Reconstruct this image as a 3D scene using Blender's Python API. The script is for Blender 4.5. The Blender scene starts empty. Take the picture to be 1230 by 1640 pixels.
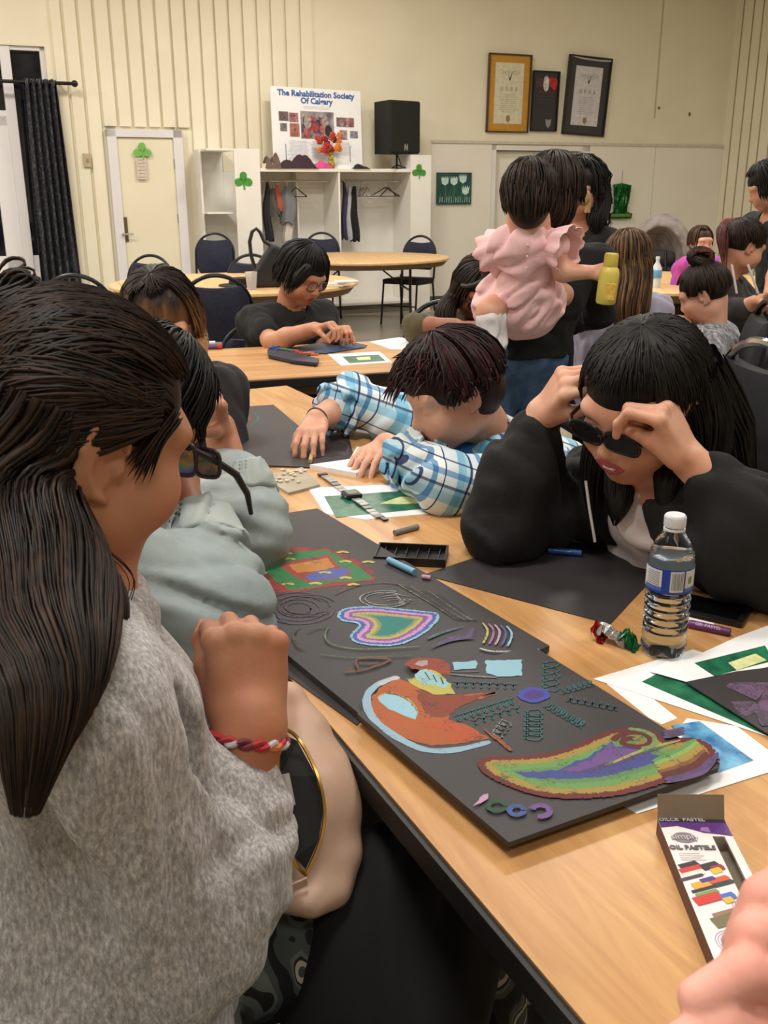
import bpy, bmesh, math, random
import numpy as np
from mathutils import Vector, Matrix
random.seed(7); rng = np.random.default_rng(7)
R = math.radians
# ---------------------------------------------------------------- camera
F = 1540.0; YH = 308.0; CH = 1.37; ROLL = R(-0.25)
TH = math.atan((820 - YH) / F)
scene = bpy.context.scene
cd = bpy.data.cameras.new('camera'); cam = bpy.data.objects.new('camera', cd)
scene.collection.objects.link(cam); scene.camera = cam
cd.sensor_fit = 'VERTICAL'; cd.sensor_height = 24.0; cd.lens = 24.0 * F / 1640.0
cd.clip_start = 0.02; cd.clip_end = 100
cam.location = (0, 0, CH)
cam.rotation_euler = (Matrix.Rotation(math.pi / 2 - TH, 3, 'X') @ Matrix.Rotation(ROLL, 3, 'Z')).to_euler()
cd.dof.use_dof = True; cd.dof.focus_distance = 1.6; cd.dof.aperture_fstop = 16.0
# ---------------------------------------------------------------- world, exposure
w = bpy.data.worlds.new('world'); scene.world = w; w.use_nodes = True
w.node_tree.nodes['Background'].inputs[0].default_value = (0.010, 0.012, 0.02, 1)
w.node_tree.nodes['Background'].inputs[1].default_value = 1.0
scene.view_settings.view_transform = 'Standard'; scene.view_settings.look = 'None'
scene.view_settings.gamma = 1; scene.view_settings.use_curve_mapping = False
scene.view_settings.exposure = 0.0
# room frame: the far wall runs along U, V points to it
WA = R(23.0)
U = np.array([math.cos(WA), math.sin(WA), 0.0]); V = np.array([-math.sin(WA), math.cos(WA), 0.0])
VW = 12.35 * math.cos(WA)
CEIL = 4.3
def uvz(u, v, z): return U * u + V * v + np.array([0, 0, z])
LIGHTS = [(-3.6, 1.2), (0.0, 1.2), (3.6, 1.2), (-3.6, 5.0), (0.0, 5.0), (3.6, 5.0), (-3.6, 8.6), (0.0, 8.6), (3.6, 8.6), (7.2, 5.0), (0.0, -1.8)]
for lu, lv in LIGHTS:
    ld = bpy.data.lights.new('ceiling_panel_light', 'AREA'); ld.shape = 'RECTANGLE'; ld.size = 1.16; ld.size_y = 0.56
    ld.energy = 84 if lv > 3 else (66 if lv > 0 else 34); ld.color = (1.0, 0.95, 0.88)
    lo = bpy.data.objects.new('ceiling_panel_light', ld); scene.collection.objects.link(lo)
    p = uvz(lu, lv, CEIL - 0.09); lo.location = p; lo.rotation_euler = (0, 0, WA)
# ---------------------------------------------------------------- pixel helpers (1230x1640 frame)
def ray(px, py):
    u = (px - 615) / F; v = -(py - 820) / F
    c, s = math.cos(ROLL), math.sin(ROLL)
    u, v = u * c - v * s, u * s + v * c
    return np.array([u, math.cos(TH) + v * math.sin(TH), -math.sin(TH) + v * math.cos(TH)])
CAM = np.array([0, 0, CH])
def W(px, py, Y):
    d = ray(px, py); return CAM + d * (Y / d[1])
def T(px, py, z=0.74):
    d = ray(px, py); return CAM + d * ((z - CH) / d[2])
def wl(px, py, off=0.0):
    d = ray(px, py); p = CAM + d * ((VW - off) / d.dot(V)); return p.dot(U), p[2]
# ---------------------------------------------------------------- materials
def lin(c):
    c = [x / 255.0 for x in c]
    return tuple([x / 12.92 if x <= 0.04045 else ((x + 0.055) / 1.055) ** 2.4 for x in c] + [1.0])
MATS = {}
def nmat(name):
    m = bpy.data.materials.new(name); m.use_nodes = True; MATS[name] = m
    nt = m.node_tree; return m, nt, nt.nodes['Principled BSDF']
def N(nt, t, **k):
    n = nt.nodes.new(t)
    for a, b in k.items():
        if a.startswith('i_'):
            key = a[2:]; key = int(key) if key.isdigit() else key.replace('_', ' ')
            n.inputs[key].default_value = b
        else: setattr(n, a, b)
    return n
def coords(nt, scale=(1, 1, 1), rot=(0, 0, 0), kind='Object'):
    tc = N(nt, 'ShaderNodeTexCoord'); mp = N(nt, 'ShaderNodeMapping')
    mp.inputs['Scale'].default_value = scale; mp.inputs['Rotation'].default_value = rot
    nt.links.new(tc.outputs[kind], mp.inputs[0]); return mp.outputs[0]
def ramp(nt, fac, stops, interp='LINEAR'):
    r = N(nt, 'ShaderNodeValToRGB'); r.color_ramp.interpolation = interp
    e = r.color_ramp.elements
    while len(e) < len(stops): e.new(0.5)
    for i, (p, c) in enumerate(stops): e[i].position = p; e[i].color = c if len(c) == 4 else lin(c)
    nt.links.new(fac, r.inputs[0]); return r.outputs[0]
def bump(nt, b, h, strength=0.2, dist=0.002):
    n = N(nt, 'ShaderNodeBump'); n.inputs['Strength'].default_value = strength; n.inputs['Distance'].default_value = dist
    nt.links.new(h, n.inputs['Height']); nt.links.new(n.outputs[0], b.inputs['Normal'])
def mat(name, c, rough=0.6, metal=0.0, c2=None, nscale=20, bmp=0.0, bscale=200, scale=(1, 1, 1), sss=0, spec=None, **kw):
    if name in MATS: return MATS[name]
    m, nt, b = nmat(name)
    b.inputs['Base Color'].default_value = lin(c); b.inputs['Roughness'].default_value = rough
    b.inputs['Metallic'].default_value = metal
    if spec is not None: b.inputs['Specular IOR Level'].default_value = spec
    co = coords(nt, scale)
    if c2 is None: c2 = tuple(max(0, x * 0.93) for x in c)
    n = N(nt, 'ShaderNodeTexNoise'); n.inputs['Scale'].default_value = nscale; n.inputs['Detail'].default_value = 4
    nt.links.new(co, n.inputs[0])
    nt.links.new(ramp(nt, n.outputs[0], [(0.35, c), (0.65, c2)]), b.inputs['Base Color'])
    if bmp:
        n2 = N(nt, 'ShaderNodeTexNoise'); n2.inputs['Scale'].default_value = bscale; nt.links.new(co, n2.inputs[0])
        bump(nt, b, n2.outputs[0], bmp)
    if sss:
        b.inputs['Subsurface Weight'].default_value = sss; b.inputs['Subsurface Radius'].default_value = (0.012, 0.005, 0.003); b.inputs['Subsurface Scale'].default_value = 0.6
    return m
def skin(name, c, c2=None):
    return mat(name, c, 0.5, c2=c2 or (c[0] * 0.95, c[1] * 0.86, c[2] * 0.82), nscale=14, bmp=0.08, bscale=260, sss=0.12, spec=0.35)
def hairmat(name, c, c2, rough=0.5):
    if name in MATS: return MATS[name]
    m, nt, b = nmat(name); b.inputs['Roughness'].default_value = rough
    at = N(nt, 'ShaderNodeAttribute'); at.attribute_name = 'shade'
    co = coords(nt, (60, 60, 9)); n = N(nt, 'ShaderNodeTexNoise'); n.inputs['Scale'].default_value = 1.0; n.inputs['Detail'].default_value = 5
    nt.links.new(co, n.inputs[0])
    mx = N(nt, 'ShaderNodeMath', operation='ADD'); nt.links.new(n.outputs[0], mx.inputs[0]); nt.links.new(at.outputs['Fac'], mx.inputs[1])
    nt.links.new(ramp(nt, mx.outputs[0], [(0.38, c), (0.95, c2)]), b.inputs['Base Color'])
    b.inputs['Specular IOR Level'].default_value = 0.25
    bump(nt, b, n.outputs[0], 0.5, 0.003)
    return m
# ---------------------------------------------------------------- object helpers
def tag(o, label=None, cat=None, group=None, kind=None):
    if label: o['label'] = label
    if cat: o['category'] = cat
    if group: o['group'] = group
    if kind: o['kind'] = kind
    return o
def thing(name, label, cat, loc=(0, 0, 0), rz=0.0, group=None):
    o = bpy.data.objects.new(name, None); scene.collection.objects.link(o); o.location = loc; o.rotation_euler = (0, 0, rz)
    o.empty_display_size = 0.1
    return tag(o, label, cat, group)
def wmat(p):
    if p is None: return Matrix.Identity(4)
    return wmat(p.parent) @ Matrix.LocRotScale(p.location, p.rotation_euler, p.scale)
def mesh_from(name, verts, faces, m, parent=None, smooth=False, world=False, mats=None, midx=None):
    """link one mesh; world=True: verts are world coordinates, stored relative to the parent / own centre"""
    verts = np.asarray(verts, dtype=np.float64).reshape(-1, 3)
    loc = (0, 0, 0)
    if world:
        if parent is not None:
            inv = np.array(wmat(parent).inverted()); verts = verts @ inv[:3, :3].T + inv[:3, 3]
            if parent.parent is None and not len(parent.children) and False: pass
        else:
            c = (verts.min(0) + verts.max(0)) / 2; c[2] = verts[:, 2].min(); verts = verts - c; loc = c
    me = bpy.data.meshes.new(name)
    if isinstance(faces, np.ndarray):
        nf, k = faces.shape
        me.vertices.add(len(verts)); me.vertices.foreach_set('co', verts.astype(np.float32).ravel())
        me.loops.add(nf * k); me.loops.foreach_set('vertex_index', faces.astype(np.int32).ravel())
        me.polygons.add(nf); me.polygons.foreach_set('loop_start', np.arange(0, nf * k, k, dtype=np.int32))
        me.update(calc_edges=True)
    else:
        me.from_pydata([tuple(v) for v in verts], [], faces)
    for mm in (mats or [m]): me.materials.append(mm)
    if midx is not None: me.polygons.foreach_set('material_index', np.asarray(midx, dtype=np.int32))
    if smooth: me.polygons.foreach_set('use_smooth', np.ones(len(me.polygons), dtype=bool))
    me.update()
    o = bpy.data.objects.new(name, me); scene.collection.objects.link(o); o.location = loc
    if parent is not None: o.parent = parent
    return o
class MB:
    """collects primitive shapes into one mesh"""
    def __init__(s): s.bm = bmesh.new()
    def box(s, c, size, rz=0.0, rot=None, bev=0.0):
        m = Matrix.Translation(Vector(c)) @ (rot.to_4x4() if rot is not None else Matrix.Rotation(rz, 4, 'Z')) @ Matrix.Diagonal((size[0], size[1], size[2], 1))
        r = bmesh.ops.create_cube(s.bm, size=1.0, matrix=m)
        if bev > 0:
            es = set(e for v in r['verts'] for e in v.link_edges)
            bmesh.ops.bevel(s.bm, geom=list(es), offset=bev, segments=2, affect='EDGES', profile=0.6)
        return s
    def cyl(s, a, b, r1, r2=None, seg=16, caps=True):
        a = Vector(a); b = Vector(b); d = b - a; L = d.length
        if L < 1e-6: return s
        m = Matrix.Translation((a + b) / 2) @ d.to_track_quat('Z', 'Y').to_matrix().to_4x4()
        bmesh.ops.create_cone(s.bm, cap_ends=caps, segments=seg, radius1=r1, radius2=r1 if r2 is None else r2, depth=L, matrix=m)
        return s
    def sph(s, c, r, sc=(1, 1, 1), rot=None, seg=14):
        m = Matrix.Translation(Vector(c)) @ (rot.to_4x4() if rot is not None else Matrix.Identity(4)) @ Matrix.Diagonal((r * sc[0], r * sc[1], r * sc[2], 1))
        bmesh.ops.create_uvsphere(s.bm, u_segments=seg, v_segments=max(6, seg * 2 // 3), radius=1.0, matrix=m); return s
    def tube(s, pts, r, seg=8, cap=True):
        pts = [Vector(p) for p in pts]; n = len(pts); rings = []
        rr = r if hasattr(r, '__len__') else [r] * n
        up = None
        for i, p in enumerate(pts):
            t = (pts[min(i + 1, n - 1)] - pts[max(i - 1, 0)]); t.normalize()
            if up is None:
                up = t.orthogonal().normalized()
            up = (up - t * up.dot(t))
            if up.length < 1e-5: up = t.orthogonal()
            up.normalize(); sd = t.cross(up)
            rings.append([s.bm.verts.new(p + (up * math.cos(2 * math.pi * k / seg) + sd * math.sin(2 * math.pi * k / seg)) * rr[i]) for k in range(seg)])
        for i in range(n - 1):
            for k in range(seg):
                s.bm.faces.new((rings[i][k], rings[i][(k + 1) % seg], rings[i + 1][(k + 1) % seg], rings[i + 1][k]))
        if cap:
            s.bm.faces.new(rings[0][::-1]); s.bm.faces.new(rings[-1])
        return s
    def prism(s, poly, z0, z1):
        """poly: xy points, extruded z0..z1"""
        a = [s.bm.verts.new((p[0], p[1], z0)) for p in poly]; b = [s.bm.verts.new((p[0], p[1], z1)) for p in poly]
        n = len(poly); s.bm.faces.new(a[::-1]); s.bm.faces.new(b)
        for i in range(n): s.bm.faces.new((a[i], a[(i + 1) % n], b[(i + 1) % n], b[i]))
        return s
    def slab(s, pts, th, nrm):
        """polygon of 3-D points extruded by th along nrm"""
        nrm = Vector(nrm) * th
        a = [s.bm.verts.new(Vector(p)) for p in pts]; b = [s.bm.verts.new(Vector(p) + nrm) for p in pts]
        n = len(pts); s.bm.faces.new(a[::-1]); s.bm.faces.new(b)
        for i in range(n): s.bm.faces.new((a[i], a[(i + 1) % n], b[(i + 1) % n], b[i]))
        return s
    def lathe(s, prof, seg=32, c=(0, 0, 0)):
        rings = []
        for r, z in prof:
            rings.append([s.bm.verts.new((c[0] + r * math.cos(2 * math.pi * k / seg), c[1] + r * math.sin(2 * math.pi * k / seg), c[2] + z)) for k in range(seg)])
        for i in range(len(rings) - 1):
            for k in range(seg): s.bm.faces.new((rings[i][k], rings[i][(k + 1) % seg], rings[i + 1][(k + 1) % seg], rings[i + 1][k]))
        return s
    def build(s, name, m, parent=None, smooth=False, world=False, recalc=True):
        if recalc: bmesh.ops.recalc_face_normals(s.bm, faces=s.bm.faces)
        me = bpy.data.meshes.new(name)
        loc = Vector((0, 0, 0))
        if world:
            if parent is not None: s.bm.transform(wmat(parent).inverted())
            else:
                xs = [v.co for v in s.bm.verts]
                loc = Vector(((min(v.x for v in xs) + max(v.x for v in xs)) / 2, (min(v.y for v in xs) + max(v.y for v in xs)) / 2, min(v.z for v in xs)))
                s.bm.transform(Matrix.Translation(-loc))
        s.bm.to_mesh(me); s.bm.free(); me.materials.append(m)
        if smooth:
            me.polygons.foreach_set('use_smooth', [True] * len(me.polygons))
            try: me.set_sharp_from_angle(angle=R(40))
            except Exception: pass
        o = bpy.data.objects.new(name, me); scene.collection.objects.link(o); o.location = loc
        if parent is not None: o.parent = parent
        return o
def copy_tree(o, parent=None):
    c = o.copy(); scene.collection.objects.link(c)
    if parent is not None: c.parent = parent
    for ch in list(o.children): copy_tree(ch, c)
    return c
def text_mesh(s, size, name, m, parent, M4, bold=0.0, ext=0.0005):
    """lettering as flat mesh, M4 maps text plane to the parent's space"""
    cu = bpy.data.curves.new(name, 'FONT'); cu.body = s; cu.size = size; cu.align_x = 'CENTER'; cu.align_y = 'CENTER'; cu.offset = bold; cu.extrude = ext; cu.resolution_u = 2
    t = bpy.data.objects.new(name + '_tmp', cu); scene.collection.objects.link(t)
    dg = bpy.context.evaluated_depsgraph_get(); dg.update()
    me = bpy.data.meshes.new_from_object(t.evaluated_get(dg)); bpy.data.objects.remove(t); bpy.data.curves.remove(cu)
    me.transform(M4); me.materials.clear(); me.materials.append(m); me.name = name
    o = bpy.data.objects.new(name, me); scene.collection.objects.link(o); o.parent = parent
    return o
# ================================================================ setting
m_wall = mat('cream_wall_paint', (238, 230, 206), 0.7, c2=(233, 224, 199), nscale=2, bmp=0.03, bscale=60)
m_wall2 = mat('pale_wall_panel_paint', (238, 233, 221), 0.6, c2=(234, 228, 215), nscale=1.5)
m_white = mat('white_paint', (236, 233, 226), 0.5, c2=(230, 226, 218), nscale=3)
m_frame = mat('lilac_white_trim_paint', (226, 222, 222), 0.5, c2=(222, 218, 220), nscale=2)
m_door = mat('cream_door_paint', (233, 224, 198), 0.5, c2=(229, 219, 192), nscale=2)
m_black = mat('black_metal', (22, 22, 25), 0.35, metal=0.3)
m_chrome = mat('chrome', (200, 200, 205), 0.12, metal=1.0)
m_brass = mat('dull_brass', (104, 86, 60), 0.4, metal=0.2)
def floor_mat():
    m, nt, b = nmat('polished_concrete'); co = coords(nt)
    n = N(nt, 'ShaderNodeTexNoise', i_Scale=1.3, i_Detail=8.0, i_Roughness=0.62); nt.links.new(co, n.inputs[0])
    nt.links.new(ramp(nt, n.outputs[0], [(0.3, (132, 126, 112)), (0.7, (158, 151, 135))]), b.inputs['Base Color'])
    b.inputs['Roughness'].default_value = 0.33
    return m
def room():
    u0, u1, v0 = -7.6, 10.0, -4.5
    c = lambda u, v, z: tuple(uvz(u, v, z))
    def quadbox(name, ua, ub, va, vb, za, zb, m, par=None):
        mb = MB(); mb.slab([c(ua, va, za), c(ub, va, za), c(ub, vb, za), c(ua, vb, za)], zb - za, (0, 0, 1))
        o = mb.build(name, m, par, world=True)
        if par is None: tag(o, kind='structure')
        return o
    quadbox('floor', u0 - .2, u1 + .2, v0 - .2, VW + .6, -0.1, 0.0, floor_mat())
    quadbox('ceiling', u0 - .2, u1 + .2, v0 - .2, VW + .6, CEIL, CEIL + .1, mat('ceiling_tile_white', (225, 220, 208), 0.8))
    quadbox('wall_left', u0 - .2, u0, v0 - .2, VW + .6, 0, CEIL, m_wall)
    quadbox('wall_right', u1, u1 + .2, v0 - .2, VW + .6, 0, CEIL, m_wall)
    quadbox('wall_front', u0, u1, v0 - .2, v0, 0, CEIL, m_wall)
    # far wall with openings for window_1 and the double door
    a0, _ = wl(-60, 200); a1, _ = wl(84, 200)
    wz0 = wl(60, 440)[1]; wz1 = wl(60, 74)[1]
    b0, bz = wl(788, 232); b1, _ = wl(944, 236)
    wb = MB()
    def seg(ua, ub, za, zb): wb.slab([c(ua, VW, za), c(ub, VW, za), c(ub, VW + .2, za), c(ua, VW + .2, za)], zb - za, (0, 0, 1))
    seg(u0, a0, 0, CEIL); seg(a0, a1, wz1, CEIL); seg(a0, a1, 0, wz0); seg(a1, b0, 0, CEIL); seg(b0, b1, bz, CEIL); seg(b1, u1, 0, CEIL)
    wall = tag(wb.build('wall_back', m_wall, world=True), kind='structure')
    # vertical boards on the left half: each its own piece standing proud of the recessed joints
    xs = [87, 108, 132, 157, 182, 206, 230, 253, 277, 300, 323, 346, 368, 390, 412, 434, 457, 480, 502]
    us = [wl(x, 120)[0] for x in xs]
    d0, dz = wl(163, 205); d1, _ = wl(292, 205)
    zmid = wl(300, 12)[1]
    for i in range(len(us) - 1):
        ua, ub = us[i] + .016, us[i + 1] - .016
        mid = (ua + ub) / 2
        z0 = dz + 0.02 if d0 - .05 < mid < d1 + .05 else 0.1
        mb = MB(); mb.slab([c(ua, VW - .034, z0), c(ub, VW - .034, z0), c(ub, VW - .001, z0), c(ua, VW - .001, z0)], CEIL - z0 - .01, (0, 0, 1))
        mb.build('board', m_wall, wall, world=True)
    # groove strips to the far right
    for x0, x1 in ((1183, 1), (1199, 1), (1214, 1), (1229, 1), (1246, 1)):
        d_ = ray(x0, 100); vv = (CAM + d_ * (u1 / d_.dot(U))).dot(V)
        mb = MB(); mb.slab([c(u1 - .006, vv - .008, .1), c(u1 - .006, vv + .008, .1), c(u1, vv + .008, .1), c(u1, vv - .008, .1)], CEIL - .11, (0, 0, 1))
        mb.build('joint_strip', mat('joint_grey', (160, 146, 120), 0.8), wall, world=True)
    u = wl(1058, 60)[0]
    mb = MB(); mb.slab([c(u - .012, VW - .005, 2.3), c(u + .012, VW - .005, 2.3), c(u + .012, VW, 2.3), c(u - .012, VW, 2.3)], CEIL - 2.31, (0, 0, 1))
    mb.build('joint_strip', mat('joint_cream', (205, 192, 165), 0.8), wall, world=True)
    # right part: smooth lower panels under a ledge
    le = wl(1000, 234)[1]
    ul = wl(690, 225)[0]; ur = u1
    ur2 = wl(1218, 245)[0]
    for ua, ub in ((ul, b0), (b1, wl(1044, 300)[0]), (wl(1044, 300)[0] + .006, ur2), (ur2 + .006, u1)):
        mb = MB(); mb.slab([c(ua + .004, VW - .012, .1), c(ub - .004, VW - .012, .1), c(ub - .004, VW, .1), c(ua + .004, VW, .1)], le - .1, (0, 0, 1))
        mb.build('wall_panel', m_wall2, wall, world=True)
    def trim(n, ua, ub, va, vb, za, zb, m): quadbox(n, ua, ub, va, vb, za, zb, m)
    trim('trim_1', ul, ur2, VW - .03, VW - .012, le, le + .03, mat('ledge_paint', (214, 204, 182), 0.5))
    m_base = mat('dark_rubber_baseboard', (92, 86, 78), 0.6)
    trim('baseboard_back', us[0], b0, VW - .025, VW, 0, .1, m_base)
    trim('baseboard_right', b1, u1, VW - .025, VW, 0, .1, m_base)
    # small fixtures screwed to the wall
    for (x, y, w_, h_) in ((1104, 183, .03, .045), (1055, 173, .03, .03)):
        uu, zz = wl(x, y); mb = MB(); mb.box((0, 0, 0), (w_, .012, h_), bev=.003)
        o = mb.build('wall_hook', mat('hook_bronze', (120, 105, 85), .5), None); o.location = uvz(uu, VW - .006, zz); o.rotation_euler = (0, 0, WA)
        tag(o, 'tiny bronze hook on the bare upper wall' if x == 1104 else 'tiny dull hook beside the upper wall joint', 'hook')
    # double door in the opening
    d = thing('door_2', None, None, uvz((b0 + b1) / 2, VW + .1, 0), WA); tag(d, kind='structure')
    wd = b1 - b0
    mid = wl(860, 300)[0] - (b0 + b1) / 2
    for a, b in ((-wd / 2 + .06, mid - .004), (mid + .004, wd / 2 - .13)):
        MB().box(((a + b) / 2, 0.02, (bz - .06) / 2), (b - a, .04, bz - .08), bev=.003).build('door_leaf', m_wall2, d)
    fr = MB(); fr.box((-wd / 2 + .03, -.03, bz / 2), (.06, .16, bz)); fr.box((wd / 2 - .06, -.03, bz / 2), (.12, .16, bz)); fr.box((0, -.03, bz - .03), (wd, .16, .06)); fr.build('door_frame', m_white, d)
    MB().box((mid + .08, -.02, 1.0), (.03, .03, .18), bev=.005).build('door_handle', m_chrome, d)
    # single cream door at the left
    dd0, ddz = wl(168, 207); dd1, _ = wl(288, 207)
    d = thing('door_1', None, None, uvz((dd0 + dd1) / 2, VW - .05, 0), WA); tag(d, kind='structure')
    wd = dd1 - dd0
    MB().box((0, 0.0, (ddz - .08) / 2), (wd - .2, .045, ddz - .09), bev=.003).build('door_leaf', m_door, d)
    fr = MB()
    for sx in (-1, 1): fr.box((sx * (wd / 2 - .05), 0, ddz / 2), (.1, .1, ddz), bev=.004)
    fr.box((0, 0, ddz - .04), (wd, .1, .08), bev=.004); fr.build('door_frame', m_frame, d)
    u_, z_ = wl(194, 367); lx = u_ - (dd0 + dd1) / 2
    MB().box((lx, -.03, z_), (.12, .02, .26), bev=.006).build('lock_plate', m_brass, d)
    MB().cyl((lx, -.04, z_ - .05), (lx, -.08, z_ - .05), .012).cyl((lx, -.08, z_ - .05), (lx + .11, -.08, z_ - .05), .01).build('lever_handle', m_chrome, d)
    MB().box((wd / 2 - .12, -.045, ddz - .11), (.16, .05, .03)).build('door_closer', m_frame, d) if False else None
    for zz in (.3, 1.1, ddz - .35): MB().cyl((wd / 2 - .1, -.03, zz - .05), (wd / 2 - .1, -.03, zz + .05), .009, seg=10).build('hinge', m_chrome, d)
    # switch plate
    uu, zz = wl(139, 257)
    t = thing('light_switch', 'beige switch plate on the boards left of the cream door', 'switch', uvz(uu, VW - .047, zz), WA)
    MB().box((0, -.006, 0), (.085, .012, .14), bev=.006).build('cover_plate', mat('beige_plastic', (190, 172, 140), .4), t)
    MB().box((0, -.016, 0), (.02, .012, .04), bev=.003).build('toggle', mat('tan_plastic', (165, 148, 118), .4), t)
    # window_1 : dark night panes, cream frames
    win = thing('window_1', None, None, uvz((a0 + a1) / 2, VW + .08, 0), WA); tag(win, kind='structure')
    ww = a1 - a0; f = MB()
    cx = (a0 + a1) / 2
    xm = wl(21, 200)[0] - cx; xr = wl(84, 200)[0] - cx
    zb, zt = wz0, wz1
    z_mid = wl(15, 185)[1]
    def fb(x0, x1, z0, z1, dpt=.09): f.box(((x0 + x1) / 2, 0, (z0 + z1) / 2), (x1 - x0, dpt, z1 - z0), bev=.004)
    fb(-ww / 2, ww / 2, zt - .04, zt); fb(-ww / 2, ww / 2, zb, zb + .2); fb(xr - .05, xr, zb, zt)
    fb(xm - .05, xm + .05, zb, zt, .12); fb(-ww / 2, xm, z_mid - .1, z_mid + .05); fb(xm - .22, xm - .05, zb, z_mid)
    f.build('window_frame', m_frame, win)
    gl, nt, b = nmat('night_glass'); b.inputs['Base Color'].default_value = (.012, .014, .02, 1); b.inputs['Roughness'].default_value = .04; b.inputs['IOR'].default_value = 1.5
    n = N(nt, 'ShaderNodeTexNoise', i_Scale=3.0); nt.links.new(coords(nt), n.inputs[0]); nt.links.new(ramp(nt, n.outputs[0], [(.4, (20, 22, 28)), (.7, (44, 44, 50))]), b.inputs['Base Color'])
    for x0, x1, z0, z1 in ((-ww / 2, xm - .05, z_mid, zt - .04), (-ww / 2, xm - .2, zb + .1, z_mid - .1), (xm + .05, xr - .04, zb + .1, zt - .04)):
        MB().box(((x0 + x1) / 2, .02, (z0 + z1) / 2), (x1 - x0, .01, z1 - z0)).build('pane', gl, win)
    # outside handle bar seen through the left pane
    # ceiling fixtures
    for i, (lu, lv) in enumerate(LIGHTS):
        t = thing('ceiling_light', 'white ceiling light panel above the hall', 'light', uvz(lu, lv, CEIL), WA, 'ceiling light panels above the hall')
        MB().box((0, 0, -.035), (1.3, .7, .07), bev=.01).build('housing', m_white, t)
        e, nt, b = (MATS['lamp_diffuser'], None, None) if 'lamp_diffuser' in MATS else nmat('lamp_diffuser')
        if nt: b.inputs['Emission Color'].default_value = (1, .94, .84, 1); b.inputs['Emission Strength'].default_value = 4.0; b.inputs['Base Color'].default_value = lin((240, 238, 230))
        MB().box((0, 0, -.076), (1.2, .6, .01)).build('diffuser', e, t)
room()
# ================================================================ far wall: things on and against it
def wthing(name, label, cat, px, py, off=0.0, group=None, z=None):
    u, zz = wl(px, py, off); return thing(name, label, cat, uvz(u, VW - off, zz if z is None else z), WA, group)
def wsize(x0, y0, x1, y1, off=0.0):
    a = wl(x0, (y0 + y1) / 2, off)[0]; b = wl(x1, (y0 + y1) / 2, off)[0]; c = wl((x0 + x1) / 2, y0, off)[1]; d = wl((x0 + x1) / 2, y1, off)[1]
    return b - a, c - d
def curtain():
    m, nt, b = nmat('dark_patterned_curtain'); b.inputs['Roughness'].default_value = .85
    v = N(nt, 'ShaderNodeTexVoronoi', i_Scale=14.0); v.feature = 'DISTANCE_TO_EDGE'; nt.links.new(coords(nt), v.inputs[0])
    nt.links.new(ramp(nt, v.outputs[0], [(0.0, (92, 94, 102)), (0.05, (34, 34, 40)), (1, (26, 26, 32))]), b.inputs['Base Color'])
    rod_off = .16
    u0, z0 = wl(36, 131, rod_off); u1, _ = wl(90, 131, rod_off); ua, _ = wl(-40, 130, rod_off); ub, _ = wl(116, 131, rod_off)
    ue, ze = wl(131, 452, rod_off); uf = wl(66, 452, rod_off)[0]
    c = (u0 + u1) / 2
    rod = thing('curtain_rod', 'black curtain rod with ball end above the window', 'curtain rod', uvz(ub, VW - rod_off, z0), WA)
    MB().cyl((ua - ub, 0, 0), (0, 0, 0), .018).build('rod', m_black, rod, smooth=True)
    MB().sph((.02, 0, 0), .034).build('finial', m_black, rod, smooth=True)
    MB().cyl((-.12, 0, 0), (-.12, rod_off, 0), .012).build('bracket', m_black, rod)
    t = thing('curtain', 'long black patterned curtain hanging beside the window', 'curtain', uvz(c, VW - rod_off, 0.03), WA)
    vs, fs = [], []; nu, nz = 70, 24
    for j in range(nz + 1):
        f = j / nz; z = z0 + .03 - f * (z0 + .0)
        L = (u0 - c) + f * (uf - u0) * (z0 / max(.1, z0 - ze)); Rr = (u1 - c) + f * (ue - u1) * (z0 / max(.1, z0 - ze))
        for i in range(nu + 1):
            s = i / nu; x = L + (Rr - L) * s
            vs.append((x, .055 * math.sin(s * 2 * math.pi * 5.5 + .4 * math.sin(f * 5)) + .012 * math.sin(s * 40 + f * 6), z - .03))
    for j in range(nz):
        for i in range(nu): a = j * (nu + 1) + i; fs.append((a, a + 1, a + nu + 2, a + nu + 1))
    o = mesh_from('drape', vs, fs, m, t, smooth=True); s = o.modifiers.new('s', 'SOLIDIFY'); s.thickness = .004
    for k in range(6): MB().tube([(u0 - c + (u1 - u0) * (k + .5) / 6 + .001, .03 * math.cos(a), z0 - .03 + .03 * math.sin(a)) for a in np.linspace(0, 2 * math.pi, 13)], .004, 5).build('grommet_ring', m_chrome, t)
    # narrow second drape behind the mullion
    u2, _ = wl(-4, 131, rod_off); u3, _ = wl(6, 131, rod_off)
curtain()

def shamrock(par, loc, s, m, m2=None):
    mb = MB()
    out = []
    def leaf(cx, cz, ang):
        pts = []
        for k in range(24):
            a = 2 * math.pi * k / 24; r = .5 * (1 + .22 * math.cos(2 * a))
            x = r * math.cos(a) * .5; y = r * math.sin(a) * .62
            pts.append((cx + x * math.cos(ang) - y * math.sin(ang), cz + x * math.sin(ang) + y * math.cos(ang)))
        return pts
    for cx, cz, an in ((0, .34, R(90)), (-.32, -.02, R(10)), (.32, -.02, R(-10))):
        mb.slab([(loc[0] + p[0] * s, loc[1], loc[2] + p[1] * s) for p in leaf(cx, cz, an)], .004, (0, -1, 0))
    mb.slab([(loc[0] + p[0] * s, loc[1], loc[2] + p[1] * s) for p in ((-.05, 0), (.05, 0), (.1, -.5), (0, -.52))], .004, (0, -1, 0))
    return mb.build('shamrock', m, par)
m_green = mat('shamrock_green', (78, 158, 62), .6, c2=(50, 128, 44), nscale=60)
m_green2 = mat('shamrock_light_green', (124, 190, 90), .6, c2=(98, 168, 70), nscale=60)
sd, sh = wsize(217, 232, 240, 256)
t = wthing('shamrock_cutout', 'pale green shamrock cutout taped on the cream door above a paper strip', 'decoration', 228, 244, .105)
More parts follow.
